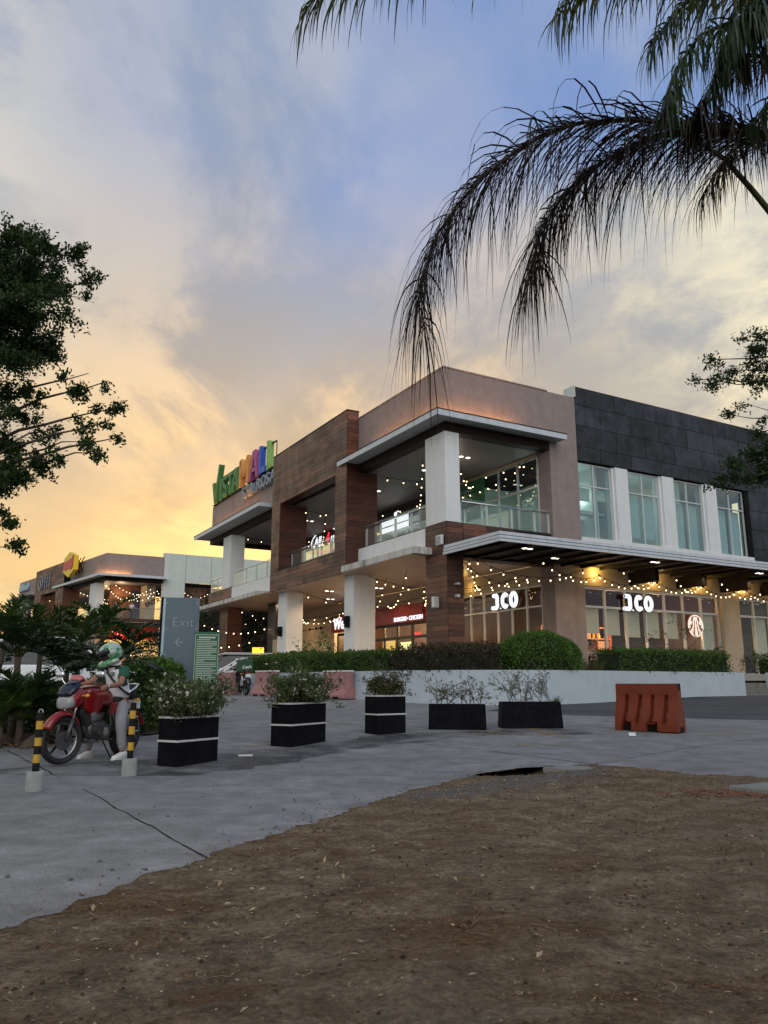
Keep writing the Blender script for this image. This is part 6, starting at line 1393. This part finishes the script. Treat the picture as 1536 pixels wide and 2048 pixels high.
for k in range(9): b.box(-.165 + k * .037, -.133 + k * .037, -.024, -.0205, 1.735, 1.765)
b.build('heading', 'print_white', nb); b = MB(); z = 1.70
for k in range(31):
    x1 = .20 * (1 if k % 4 else rng.uniform(-.2, .7)); b.box(-.205, x1, -.024, -.0205, z, z + .011); z -= .036
b.build('print_lines', 'print_white', nb); text('VISTA MALL', .085, 'print_white', nb, frame_mtx((-.16, -.024, .43), (1, 0, 0), (0, 0, 1)), ext=.002, off=.002, name='lettering')

# ================================================================== cars
def car(label, loc, rz, paint, kind='suv'):
    t = thing('parked_car', label, 'car', loc, rz, 'parked cars'); L, Wd = (4.6, 1.82) if kind == 'suv' else (4.3, 1.74)
    if kind == 'suv': prof = [(-2.25, .35), (-2.3, .75), (-2.2, 1.02), (-1.0, 1.06), (1.35, 1.06), (2.15, .95), (2.3, .72), (2.28, .35)]; gh = [(-2.18, 1.04), (-1.95, 1.62), (-1.2, 1.72), (.2, 1.72), (.62, 1.62), (1.38, 1.04)]
    else: prof = [(-2.1, .32), (-2.15, .68), (-2.08, .92), (-1.2, .96), (1.0, .96), (1.95, .80), (2.12, .58), (2.1, .30)]; gh = [(-1.75, .94), (-1.15, 1.36), (-.5, 1.46), (.1, 1.45), (.45, 1.38), (1.18, .94)]
    b = MB(); h = Wd / 2; n = len(prof); b.add([(x, -h, z) for x, z in prof] + [(x, h, z) for x, z in prof], [tuple(range(n)), tuple(range(2 * n - 1, n - 1, -1))] + [(i, n + i, n + (i + 1) % n, (i + 1) % n) for i in range(n)]); b.build('body', paint, t, bevel=.06, seg=3, auto=40)
    n = len(gh); k = .80; zt = max(z for _, z in gh); z0 = gh[0][1]; hw = lambda z: h * (.97 - .17 * (z - z0) / (zt - z0)); b = MB(); b.add([(x, -hw(z), z) for x, z in gh] + [(x, hw(z), z) for x, z in gh], [tuple(range(n)), tuple(range(2 * n - 1, n - 1, -1))] + [(i, n + i, n + (i + 1) % n, (i + 1) % n) for i in range(n)]); b.build('cabin', 'car_glass', t, bevel=.02, auto=40)
    b = MB(); ri = [i for i, (x, z) in enumerate(gh) if z > zt - .14]; xa, xb = gh[ri[0]][0], gh[ri[-1]][0]; b.box(xa + .1, xb - .1, -hw(zt) + .02, hw(zt) - .02, zt - .012, zt + .03); b.build('roof', paint, t, bevel=.015)
    for s in (-1, 1):
        b = MB()
        for (i, j) in ((0, 1), (n - 2, n - 1)): b.tube([(gh[i][0], s * (hw(gh[i][1]) + .004), gh[i][1]), (gh[j][0], s * (hw(gh[j][1]) + .004), gh[j][1])], .04, 6)
        xm = (gh[0][0] + gh[-1][0]) / 2; b.tube([(xm, s * (hw(z0) + .01), z0), (xm, s * (hw(zt) + .005), zt)], .035, 6); b.tube([(gh[1][0], s * (hw(gh[1][1])), gh[1][1]), (xa, s * hw(zt), zt), (xb, s * hw(zt), zt), (gh[-2][0], s * hw(gh[-2][1]), gh[-2][1])], .035, 6); b.build('pillar', paint, t)
        if kind == 'suv': b = MB(); b.tube([(xa + .1, s * .68, zt + .02), (xa + .2, s * .68, zt + .10), (xb - .1, s * .68, zt + .10), (xb, s * .68, zt + .02)], .022, 6); b.build('roof_rail', 'alum', t)
        b = MB(); b.ball((gh[-1][0] - .15, s * (h + .10), z0 + .08), .07, .10, .075, 8, 6); b.build('mirror', paint, t)
        for x in (-L * .30, L * .31):
            w = MB(); w.lathe([(.20, -.11), (.31, -.10), (.33, -.05), (.33, .05), (.31, .10), (.20, .11)], 22, (x, s * (h - .09), .33), 'y'); wh = w.build('wheel', 'black_rubber', t, auto=40); w = MB(); w.lathe([(.20, -.125), (.19, -.10), (.05, -.115), (.0, -.12)], 16, (x, s * (h - .09), .33), 'y'); w.lathe([(.20, .125), (.19, .10), (.05, .115), (.0, .12)], 16, (x, s * (h - .09), .33), 'y'); w.build('rim', 'alum', wh)
        b = MB(); b.ball((L * .47, s * h * .72, .72 if kind == 'suv' else .64), .10, .20, .09, 10, 7); b.build('headlight', 'lamp_lens', t, smooth=True); b = MB(); b.box(-L * .5 - .01, -L * .44, s * h * .72 - .15, s * h * .72 + .15, .72, .98); b.build('tail_light', 'tail_red', t, bevel=.02)
        b = MB(); b.box(-.25, -.05, s * (h + .012) - .012, s * (h + .012) + .012, .84, .87); b.box(-1.1, -.9, s * (h + .012) - .012, s * (h + .012) + .012, .84, .87); b.build('door_handle', 'chrome', t)
    b = MB(); b.box(L * .49, L * .505, -.45, .45, .42, .66); b.build('grille', 'dark_metal', t, bevel=.01); b = MB(); b.box(L * .505, L * .512, -.22, .22, .44, .54); b.build('number_plate', 'paper', t)
    return t
p = at(135, 1340, 23.0); car('white car with roof rails and dark windows behind the feather palms', (p.x - .3, 23.2, gz(0, 23) + .04), R(14), 'car_white', 'suv')
p = at(10, 1340, 25.5); car('pale low car mostly hidden by plants at the left frame edge', (p.x, 25.5, gz(0, 25.5)), R(20), 'car_white', 'sedan')
p = at(478, 1340, 34.0); car('white car with its windscreen towards the pink barrier', (p.x + .35, 34.3, gz(0, 34)), R(200), 'car_white', 'sedan')
p = at(455, 1340, 37.5); car('dark car parked behind the white car', (p.x + .2, 37.8, gz(0, 37)), R(200), 'car_black', 'suv')

# ================================================================== motorcycles
def wheel(t, x, z, r, w=.055, disc=True, spokes=5):
    b = MB(); b.lathe([(r - .085, -w * .55), (r - .03, -w * .95), (r - .006, -w * .5), (r, 0), (r - .006, w * .5), (r - .03, w * .95), (r - .085, w * .55)], 40, (x, 0, z), 'y'); 
    # hollow tyre: ring only
    b = MB(); prof = [(r - .08, -w * .5), (r - .035, -w * .95), (r - .008, -w * .55), (r, 0), (r - .008, w * .55), (r - .035, w * .95), (r - .08, w * .5)]; V = []; n = 40; m_ = len(prof)
    for k in range(n):
        a = 2 * math.pi * k / n
        for rr, yy in prof: V.append((x + rr * math.cos(a), yy, z + rr * math.sin(a)))
    b.add(V, [(k * m_ + i, k * m_ + (i + 1) % m_, ((k + 1) % n) * m_ + (i + 1) % m_, ((k + 1) % n) * m_ + i) for k in range(n) for i in range(m_)]); wh = b.build('tyre', 'black_rubber', t, auto=50)
    b = MB(); b.tube([(x + (r - .078) * math.cos(a), 0, z + (r - .078) * math.sin(a)) for a in np.linspace(0, 2 * math.pi, 37)[:-1]], .020, 8, closed=True); b.build('rim', 'steel', wh, smooth=True)
    b = MB()
    for k in range(spokes):
        a = 2 * math.pi * k / spokes + .3; b.tube([(x + .03 * math.cos(a), 0, z + .03 * math.sin(a)), (x + (r - .09) * math.cos(a + .12), 0, z + (r - .09) * math.sin(a + .12))], [.020, .014], 5)
    b.lathe([(.05, -.05), (.05, .05)], 14, (x, 0, z), 'y'); b.build('spokes', 'dark_metal', wh)
    if disc: b = MB(); b.lathe([(.12, .055), (.12, .060)], 26, (x, 0, z), 'y'); b.build('brake_disc', 'engine', wh)
    return wh
def motorbike(label, loc, rz, steer=0.0):
    t = thing('motorcycle', label, 'motorcycle', loc, rz); wf = wheel(t, .62, .30, .30); wheel(t, -.62, .30, .30, .065)
    if steer:
        Mx = Matrix.Translation((.62, 0, .3)) @ Matrix.Rotation(steer, 4, 'Z') @ Matrix.Translation((-.62, 0, -.3))
        for o in [wf] + list(wf.children): o.data.transform(Mx)
    for s in (-1, 1):
        b = MB(); b.tube([(.62, s * .085, .30), (.53, s * .085, .56)], .026, 8); b.build('fork_slider', 'engine', t, smooth=True); b = MB(); b.tube([(.535, s * .085, .55), (.41, s * .085, .92)], .017, 8); b.build('fork_tube', 'chrome', t, smooth=True)
    b = MB()                                   # front mudguard
    V = []; n = 14
    for k in range(n + 1):
        a = R(28 + 118 * k / n); rr = .335 + .02 * math.sin(math.pi * k / n)
        for y, dr in ((-.070, -.045), (-.055, 0), (0, .018), (.055, 0), (.070, -.045)): V.append((.62 + (rr + dr) * math.cos(a), y, .30 + (rr + dr) * math.sin(a)))
    b.add(V, [(k * 5 + i, k * 5 + i + 1, (k + 1) * 5 + i + 1, (k + 1) * 5 + i) for k in range(n) for i in range(4)]); fg = b.build('front_mudguard', 'bike_red', t, smooth=True); m = fg.modifiers.new('s', 'SOLIDIFY'); m.thickness = .008
    b = MB(); b.loft([(.62, 0, .80, .085, .07), (.59, 0, .80, .130, .115), (.50, 0, .82, .150, .14), (.38, 0, .86, .14, .12), (.30, 0, .88, .10, .08)], 16); b.build('headlight_cowl', 'bike_red', t, smooth=True)
    b = MB(); b.loft([(.655, 0, .755, .05, .04), (.645, 0, .765, .105, .075), (.60, 0, .78, .132, .09), (.55, 0, .79, .135, .09)], 16, 3); b.build('headlight', 'lamp_lens', t, smooth=True)
    b = MB(); b.loft([(.645, 0, .875, .10, .03), (.58, 0, .93, .14, .06), (.48, 0, 1.00, .125, .055), (.41, 0, 1.055, .08, .025)], 14); b.build('fly_screen', 'screen_blue', t, smooth=True)
    b = MB(); b.loft([(.46, 0, 1.06, .09, .025), (.42, 0, 1.09, .105, .04), (.35, 0, 1.06, .08, .03)], 12); b.build('meter_hood', 'bike_pink', t, smooth=True)
    b = MB(); b.loft([(.36, 0, .80, .07, .06), (.32, 0, .83, .135, .12), (.22, 0, .845, .165, .15), (.06, 0, .85, .165, .15), (-.10, 0, .83, .15, .13), (-.22, 0, .79, .11, .08), (-.27, 0, .77, .07, .04)], 18); b.build('fuel_tank', 'bike_red', t, smooth=True)
    for s in (-1, 1):
        b = MB(); b.add([(.40, s * .13, .84), (.30, s * .175, .92), (.05, s * .165, .86), (.10, s * .17, .68), (.28, s * .165, .62), (.38, s * .14, .70), (.40, s * .10, .84), (.30, s * .13, .92), (.05, s * .12, .86), (.10, s * .12, .68), (.28, s * .12, .62), (.38, s * .10, .70)], [(0, 1, 2, 3, 4, 5), (11, 10, 9, 8, 7, 6)] + [(i, (i + 1) % 6, 6 + (i + 1) % 6, 6 + i) for i in range(6)]); b.build('tank_shroud', 'bike_red', t, bevel=.012, auto=40)
        b = MB(); b.add([(-.15, s * .13, .74), (-.50, s * .11, .84), (-.42, s * .12, .66), (-.16, s * .14, .60), (-.15, s * .09, .74), (-.50, s * .08, .84), (-.42, s * .08, .66), (-.16, s * .09, .60)], [(0, 1, 2, 3), (7, 6, 5, 4), (0, 4, 5, 1), (1, 5, 6, 2), (2, 6, 7, 3), (3, 7, 4, 0)]); b.build('side_cover', 'bike_red', t, bevel=.012)
        b = MB(); b.tube([(.40, s * .02, .94), (.38, s * .14, .96), (.33, s * .24, .965), (.26, s * .36, .945)], .012, 7); b.build('handlebar', 'dark_metal', t, smooth=True); b = MB(); b.tube([(.30, s * .285, .958), (.255, s * .385, .945)], .020, 9); b.build('grip', 'black_rubber', t)
        b = MB(); b.tube([(.36, s * .20, .97), (.38, s * .27, 1.05), (.37, s * .31, 1.12)], .007, 6); b.build('mirror_stem', 'chrome', t); b = MB(); b.loft([(.395, s * .335, 1.135, .05, .028), (.38, s * .335, 1.135, .072, .042), (.355, s * .335, 1.135, .068, .04)], 14, 3.2); b.build('mirror', 'chrome', t, smooth=True)
        b = MB(); b.tube([(-.62, s * .075, .30), (-.12, s * .09, .38)], .022, 6); b.build('swingarm', 'dark_metal', t); b = MB(); b.tube([(-.50, s * .115, .38), (-.44, s * .12, .70)], .028, 8); b.build('shock_absorber', 'steel', t)
        b = MB(); b.tube([(-.02, s * .13, .28), (-.02, s * .27, .28)], .014, 6); b.build('foot_peg', 'black_rubber', t); b = MB(); b.tube([(.46, s * .10, .86), (.45, s * .20, .86)], .01, 5); b.ball((.45, s * .22, .86), .03, .035, .025, 8, 6); b.build('indicator', 'letter_orange', t)
        b = MB(); b.tube([(-.62, s * .12, .80), (-.60, s * .19, .79)], .008, 5); b.ball((-.60, s * .21, .79), .025, .03, .022, 8, 6); b.build('indicator', 'letter_orange', t)
    b = MB(); b.tube([(.40, 0, .92), (.36, 0, .60), (.24, 0, .34), (-.12, 0, .30), (-.16, 0, .56)], .028, 7); b.tube([(.40, 0, .90), (.1, 0, .74), (-.2, 0, .70), (-.62, 0, .86)], .022, 7); b.tube([(-.15, 0, .35), (-.20, 0, .70)], .022, 7); b.build('frame', 'dark_metal', t)
    b = MB(); b.loft([(.22, 0, .40, .08, .07), (.16, 0, .40, .13, .12), (.0, 0, .40, .14, .13), (-.10, 0, .42, .11, .11)], 14); b.lathe([(.10, -.17), (.10, .17)], 18, (-.01, 0, .38), 'y'); b.lathe([(.075, -.19), (.075, .19)], 18, (.12, 0, .42), 'y'); b.build('crankcase', 'engine', t, auto=40)
    b = MB()
    for k in range(7): b.box(.13 + k * .012, .29 + k * .012, -.09, .09, .48 + k * .024, .492 + k * .024)
    b.loft([(.17, 0, .56, .07, .10), (.27, 0, .58, .07, .10)], 10); b.build('cylinder', 'engine', t)
    b = MB(); b.tube([(.30, -.04, .56), (.34, -.06, .44), (.26, -.10, .26), (.0, -.13, .23), (-.2, -.15, .27), (-.70, -.16, .42)], [.022, .022, .022, .024, .045, .05], 10); b.build('exhaust', 'steel', t, smooth=True)
    b = MB(); b.lathe([(.055, .10), (.055, .11), (.045, .115)], 18, (-.01, .06, .38), 'y'); b.build('engine_cover', 'steel', t)
    b = MB(); b.loft([(-.16, 0, .78, .06, .03), (-.22, 0, .79, .12, .045), (-.36, 0, .80, .14, .05), (-.46, 0, .81, .13, .05)], 16, 3); b.build('seat', 'seat_dark', t, smooth=True)
    b = MB(); b.loft([(-.44, 0, .83, .12, .05), (-.50, 0, .86, .125, .055), (-.64, 0, .90, .10, .05), (-.74, 0, .92, .05, .025)], 16, 3); b.build('pillion_seat', 'bike_pink', t, smooth=True)
    b = MB(); b.loft([(-.40, 0, .76, .09, .05), (-.55, 0, .81, .085, .055), (-.72, 0, .88, .06, .035)], 12, 3); b.build('tail_cowl', 'bike_red', t, smooth=True)
    b = MB(); b.tube([(-.42, .13, .86), (-.60, .15, .95), (-.74, .10, 1.0), (-.78, 0, 1.01), (-.74, -.10, 1.0), (-.60, -.15, .95), (-.42, -.13, .86)], .015, 8); b.build('grab_rail', 'chrome', t, smooth=True)
    b = MB(); V = []
    for k in range(10):
        a = R(70 + 90 * k / 9); V += [(-.62 + .36 * math.cos(a), y, .30 + .36 * math.sin(a)) for y in (-.08, 0, .08)]
    b.add(V, [(k * 3 + i, k * 3 + i + 1, k * 3 + i + 4, k * 3 + i + 3) for k in range(9) for i in range(2)]); rg = b.build('rear_mudguard', 'bike_red', t, smooth=True); rg.modifiers.new('s', 'SOLIDIFY').thickness = .008
    b = MB(); b.box(-.80, -.785, -.10, .10, .66, .78); b.build('number_plate', 'paper', t); b = MB(); b.box(-.74, -.71, -.05, .05, .80, .86); b.build('tail_light', 'tail_red', t, bevel=.01)
    b = MB(); b.tube([(-.02, .12, .26), (-.10, .20, .05), (-.13, .22, .012)], .010, 5); b.build('side_stand', 'dark_metal', t)
    b = MB(); b.tube([(-.48, .17, .34), (-.70, .18, .36), (-.66, .18, .55), (-.46, .17, .58), (-.48, .17, .34)], .010, 5); b.build('guard_hoop', 'chrome', t)
    b = MB(); b.tube([(.40, .05, 1.0), (.50, .08, .9), (.48, .10, .7), (.58, .09, .42)], .006, 4); b.tube([(.40, -.05, 1.0), (.47, -.1, .9), (.3, -.1, .75)], .006, 4); b.build('cables', 'black_rubber', t)
    return t
BH = math.atan2(-.935, -.355); bx0, by0 = -3.94, 11.02
bike = motorbike('red motorcycle ridden by the man in the green helmet', (bx0, by0, gz(bx0, by0)), BH, steer=R(-14))
# parked delivery scooter
sp = at(482, 1383, 30.4); scooter = motorbike('dark parked motorcycle with a green delivery box beside the pink barrier', (sp.x, 30.4, gz(0, 30.4)), R(118))
for o in scooter.children:
    if o.data.materials and o.data.materials[0] and o.data.materials[0].name in ('bike_red', 'bike_pink'): o.data = o.data.copy(); o.data.materials[0] = MT['car_black']
gb = thing('delivery_box', 'green insulated delivery box with white lettering strapped to the parked motorcycle', 'box', (sp.x + .16, 30.1, gz(0, 30.4) + .84), R(14)); b = MB(); b.box(-.30, .30, -.24, .24, 0, .46); b.build('bag', 'bag_green', gb, bevel=.04); b = MB(); b.box(-.305, .305, -.245, .245, .38, .392); b.build('zip', 'cloth_dark', gb); text('Grab', .17, 'print_white', gb, frame_mtx((-.10, -.245, .12), (1, 0, .12), (-.12, 0, 1)), ext=.003, off=.003, name='lettering')

# ================================================================== people
def fingers(b, palm, fwd, side, curl, s=1.0, n=4):
    fwd, side, curl = Vector(fwd).normalized(), Vector(side).normalized(), Vector(curl).normalized()
    for k in range(n):
        o = palm + side * ((k - 1.5) * .019 * s); l = (.062, .070, .066, .052)[k] * s
        b.tube([o, o + fwd * l * .5, o + fwd * l * .8 + curl * l * .35, o + fwd * l * .7 + curl * l * .8], [.0095 * s, .009 * s, .0085 * s, .007 * s], 6)
    o = palm - fwd * .03 * s - side * .03 * s; b.tube([o, o - side * .025 * s + fwd * .02 * s + curl * .015 * s, o - side * .02 * s + fwd * .05 * s + curl * .03 * s], [.0115 * s, .0105 * s, .008 * s], 6)
rider = thing('person', 'man in green helmet, white and green shirt and grey trousers astride the red motorcycle', 'person', (bx0, by0, gz(bx0, by0)), BH)
# body: pelvis, spine, neck, head, arms, legs (x forward, y left)
BK = -.24      # the rider sits well back on the seat
Vb = [(-.20, 0, .88), (-.17, 0, 1.02), (-.12, 0, 1.18), (-.09, 0, 1.31), (-.10, -.01, 1.40), (-.09, -.03, 1.46), (-.07, -.04, 1.53),
      (-.08, .17, 1.30), (.08, .25, 1.08), (.47, .318, 1.035), (-.08, -.17, 1.30), (.12, -.25, 1.10), (.47, -.318, 1.035),
      (-.17, .11, .83), (.02, .235, .50), (-.02, .27, .09), (-.17, -.11, .83), (.06, -.25, .50), (.02, -.28, .09)]
Vb = [(x + BK, y, z) for x, y, z in Vb]
Eb = [(0, 1), (1, 2), (2, 3), (3, 4), (4, 5), (5, 6), (3, 7), (7, 8), (8, 9), (3, 10), (10, 11), (11, 12), (0, 13), (13, 14), (14, 15), (0, 16), (16, 17), (17, 18)]
Rb = [(.09, .10), (.085, .10), (.09, .12), (.085, .11), .055, .085, .08, .052, .044, .030, .052, .044, .030, .07, .05, .040, .07, .05, .040]
body = skin('body', Vb, Eb, Rb, 'skin_tan', rider, 2)
b = MB()
for s in (-1, 1): fingers(b, Vector((.262, s * .33, 1.042)), (.5, s * .2, -.1), (-.35, s * .9, 0), (-.2, 0, -1)); b.ball((.25, s * .322, 1.038), .042, .04, .024, 8, 6)
b.build('hands', 'skin_tan', rider, smooth=True)
Vs = [(-.21, 0, .84), (-.20, 0, .93), (-.13, 0, 1.15), (-.095, 0, 1.29), (-.095, -.005, 1.37), (-.08, .165, 1.295), (.01, .225, 1.14), (-.08, -.165, 1.295), (.02, -.225, 1.14)]
Vs = [(x + BK, y, z) for x, y, z in Vs]
sh = skin('shirt', Vs, [(0, 1), (1, 2), (2, 3), (3, 4), (3, 5), (5, 6), (3, 7), (7, 8)], [(.170, .195), (.160, .185), (.155, .195), (.135, .175), .075, .090, .082, .090, .082], 'shirt_white', rider, 2)
sh.data.materials.append(MT['shirt_green']); sh.data.materials.append(MT['cloth_dark'])
for pgn in sh.data.polygons:
    c = pgn.center
    if abs(c.y) > .128 and c.z > 1.04: pgn.material_index = 1
    elif c.z > 1.31 and c.x > -.12 + BK: pgn.material_index = 2
b = MB(); b.tube([(-.03 + .075 * math.cos(a) * .9 - .03 + BK, .088 * math.sin(a), 1.385 + .02 * math.cos(a + 2.6)) for a in np.linspace(0, 6.283, 17)[:-1]], .020, 6, closed=True); b.build('collar', 'shirt_white', rider, smooth=True)
b = MB(); b.box(.012 + BK, .03 + BK, .02, .08, 1.235, 1.25); b.box(.012 + BK, .03 + BK, .02, .08, 1.205, 1.215); b.box(.012 + BK, .03 + BK, -.07, -.02, 1.235, 1.25); b.build('chest_print', 'cloth_dark', rider)
Vt = [(-.20, 0, .84), (-.19, 0, .92), (-.15, .12, .80), (.015, .238, .50), (-.02, .27, .12), (-.15, -.12, .80), (.055, -.253, .50), (.02, -.28, .12)]
Vt = [(x + BK, y, z) for x, y, z in Vt]
skin('trousers', Vt, [(0, 1), (0, 2), (2, 3), (3, 4), (0, 5), (5, 6), (6, 7)], [(.145, .160), (.135, .150), .112, .080, .058, .112, .080, .058], 'trousers_grey', rider, 2)
for s, fx in ((1, -.02 + BK), (-1, .02 + BK)):
    y = s * .272; b = MB(); b.loft([(fx - .075, y, .055, .034, .05), (fx - .05, y, .060, .042, .062), (fx + .02, y, .055, .046, .056), (fx + .10, y, .040, .048, .040), (fx + .165, y, .033, .044, .030), (fx + .19, y, .028, .025, .018)], 14); sh_ = b.build('shoe', 'shoe_white', rider, smooth=True); b = MB(); b.loft([(fx - .085, y, .012, .030, .012), (fx + .02, y, .012, .050, .012), (fx + .12, y, .012, .052, .012), (fx + .20, y, .012, .03, .012)], 12); b.build('sole', 'paper', sh_)
# helmet: bowed and turned to the rider's right
hm = Matrix.Translation((-.035 + BK, -.04, 1.51)) @ Matrix.Rotation(R(-30), 4, 'Z') @ Matrix.Rotation(R(32), 4, 'Y') @ Matrix.Scale(1.1, 4)
b = MB(); b.ball((0, 0, .03), .158, .132, .142, 24, 16); sh_ = b.mesh('helmet_shell', 'helmet', True); bm = bmesh.new(); bm.from_mesh(sh_)
bmesh.ops.delete(bm, geom=[f for f in bm.faces if (f.calc_center_median().x > .075 and -.035 < f.calc_center_median().z < .085) or f.calc_center_median().z < -.075], context='FACES'); bm.to_mesh(sh_); bm.free(); sh_.transform(hm); hl_ = link(bpy.data.objects.new('helmet', sh_), rider); hl_.modifiers.new('s', 'SOLIDIFY').thickness = .014
b = MB(); b.tube([(.10 * math.cos(a) + .045 + .03 * math.cos(a), .125 * math.sin(a), -.068 + .01 * math.cos(a)) for a in np.linspace(-1.9, 1.9, 15)], [.034, .036, .036, .038, .040, .042, .043, .044, .043, .042, .040, .038, .036, .036, .034], 9); me = b.mesh('chin_guard', 'helmet', True); me.transform(hm); link(bpy.data.objects.new('chin_guard', me), hl_)
b = MB(); b.ball((.012, 0, .01), .130, .112, .115, 16, 10); me = b.mesh('lining', 'cloth_dark', True); me.transform(hm); link(bpy.data.objects.new('lining', me), hl_)
b = MB(); V = []
for k in range(11):
    a = R(-75 + 150 * k / 10); V += [(.172 * math.cos(a), .146 * math.sin(a), .065), (.150 * math.cos(a), .138 * math.sin(a), .135)]
b.add(V, [(2 * k, 2 * k + 2, 2 * k + 3, 2 * k + 1) for k in range(10)]); me = b.mesh('visor', 'car_glass', True); me.transform(hm); vo = link(bpy.data.objects.new('visor', me), hl_); vo.modifiers.new('s', 'SOLIDIFY').thickness = .004
b = MB(); b.lathe([(.02, .135), (.016, .145)], 10, (.02, 0, .03), 'y'); b.lathe([(.02, -.135), (.016, -.145)], 10, (.02, 0, .03), 'y'); me = b.mesh('hinge', 'steel'); me.transform(hm); link(bpy.data.objects.new('hinge', me), hl_)
b = MB(); b.tube([(x + BK, y, z) for x, y, z in ((.0, -.10, 1.34), (.045, .0, 1.22), (.03, .13, 1.07), (-.10, .185, .96), (-.26, .16, .92), (-.37, .02, .95))], .018, 6); b.build('bag_strap', 'cloth_dark', rider); b = MB(); b.loft([(x + BK, y, z, p_, q_) for x, y, z, p_, q_ in ((-.44, .02, .92, .07, .05), (-.40, .03, .95, .12, .11), (-.35, .04, .95, .12, .11), (-.32, .04, .94, .08, .06))], 12, 3); b.build('shoulder_bag', 'cloth_dark', rider, smooth=True)
b = MB(); b.tube([(.195 + .002 * math.cos(a), .312 + .036 * math.cos(a), 1.040 + .036 * math.sin(a)) for a in np.linspace(0, 6.283, 13)[:-1]], .010, 5, closed=True); b.build('wrist_watch', 'chrome', rider)
rider.scale = (1, 1, .935)
# two people on the distant balcony, one seated in the cafe
def figure(label, loc, rz, shirt, trousers, seated=False, s=1.0):
    t = thing('person', label, 'person', loc, rz); k = s
    if not seated: V = [(0, 0, .92), (0, 0, 1.10), (0, 0, 1.28), (.0, 0, 1.42), (.01, 0, 1.50), (.015, 0, 1.60), (.02, 0, 1.68), (0, .18, 1.38), (.02, .22, 1.12), (.10, .18, .92), (0, -.18, 1.38), (.02, -.22, 1.12), (.10, -.18, .92), (0, .09, .88), (.03, .10, .48), (0, .10, .06), (0, -.09, .88), (.0, -.10, .48), (-.05, -.10, .06)]
    else: V = [(0, 0, .50), (.0, 0, .68), (.05, 0, .86), (.09, 0, 1.0), (.13, 0, 1.08), (.16, 0, 1.18), (.18, 0, 1.26), (.09, .18, .96), (.18, .22, .74), (.36, .14, .74), (.09, -.18, .96), (.18, -.22, .74), (.36, -.14, .74), (.02, .1, .48), (.42, .12, .50), (.40, .12, .06), (.02, -.1, .48), (.42, -.12, .50), (.40, -.12, .06)]
    E_ = [(0, 1), (1, 2), (2, 3), (3, 4), (4, 5), (5, 6), (3, 7), (7, 8), (8, 9), (3, 10), (10, 11), (11, 12), (0, 13), (13, 14), (14, 15), (0, 16), (16, 17), (17, 18)]
    Rd = [.12, .11, .125, .11, .055, .088, .07, .06, .045, .035, .06, .045, .035, .085, .06, .045, .085, .06, .045]; skin('body', V, E_, Rd, 'skin_tan', t, 1)
    skin('shirt', V[:4] + [V[7], V[8], V[10], V[11]], [(0, 1), (1, 2), (2, 3), (3, 4), (4, 5), (3, 6), (6, 7)], [.135, .128, .142, .125, .075, .06, .075, .06], shirt, t, 1); skin('trousers', [V[0], V[13], V[14], V[15], V[16], V[17], V[18]], [(0, 1), (1, 2), (2, 3), (0, 4), (4, 5), (5, 6)], [.13, .10, .075, .06, .10, .075, .06], trousers, t, 1)
    h = Vector(V[6]); MB().ball((h.x - .015, 0, h.z + .02), .098, .09, .09, 10, 7).build('hair', 'hair_black', t, smooth=True)
    b = MB(); b.ball((h.x + .095, 0, h.z - .05), .018, .014, .02, 6, 5); b.ball((h.x + .0, .085, h.z - .05), .02, .012, .025, 6, 5); b.ball((h.x, -.085, h.z - .05), .02, .012, .025, 6, 5); b.build('face', 'skin_tan', t)
    b = MB()
    for p in (V[15], V[18]): b.loft([(p[0] - .07, p[1], .035, .035, .035), (p[0] + .05, p[1], .035, .045, .035), (p[0] + .17, p[1], .02, .035, .02)], 10)
    b.build('shoes', 'cloth_dark', t); b = MB(); q = 0
    for p in (V[9], V[12]): fingers(b, Vector(p) + Vector((.03, 0, -.02)), (.6, 0, -.6), (0, 1, 0), (.3, 0, -1))
    b.build('hands', 'skin_tan', t); t.scale = (k, k, k); return t
figure('person in a white shirt and dark trousers on the distant balcony', w2p(2.75, .5, 6.87), R(-90), 'shirt_white', 'cloth_dark'); figure('person in grey clothes pushing along the distant balcony left of the white shirt', w2p(1.35, .6, 6.87), R(-60), 'trousers_grey', 'cloth_dark')
figure('person in pale blue seated at the cafe table by the brown pier', bw(8.45, 1.5, TZ), R(200), 'cloth_blue', 'cloth_dark', True)
cst = thing('cafe_chair', 'dark chair under the seated person by the cafe glass', 'chair', bw(8.5, 1.5, TZ), R(200)); b = MB(); b.box(-.2, .22, -.22, .22, .36, .40); b.build('seat', 'interior_brown', cst); b = MB(); b.box(-.24, -.20, -.21, .21, .42, .86); b.build('backrest', 'interior_brown', cst)
for x in (-.19, .19):
    for y in (-.19, .19): b = MB(); b.tube([(x, y, 0), (x, y, .36)], .015, 6); b.build('leg', 'dark_metal', cst)
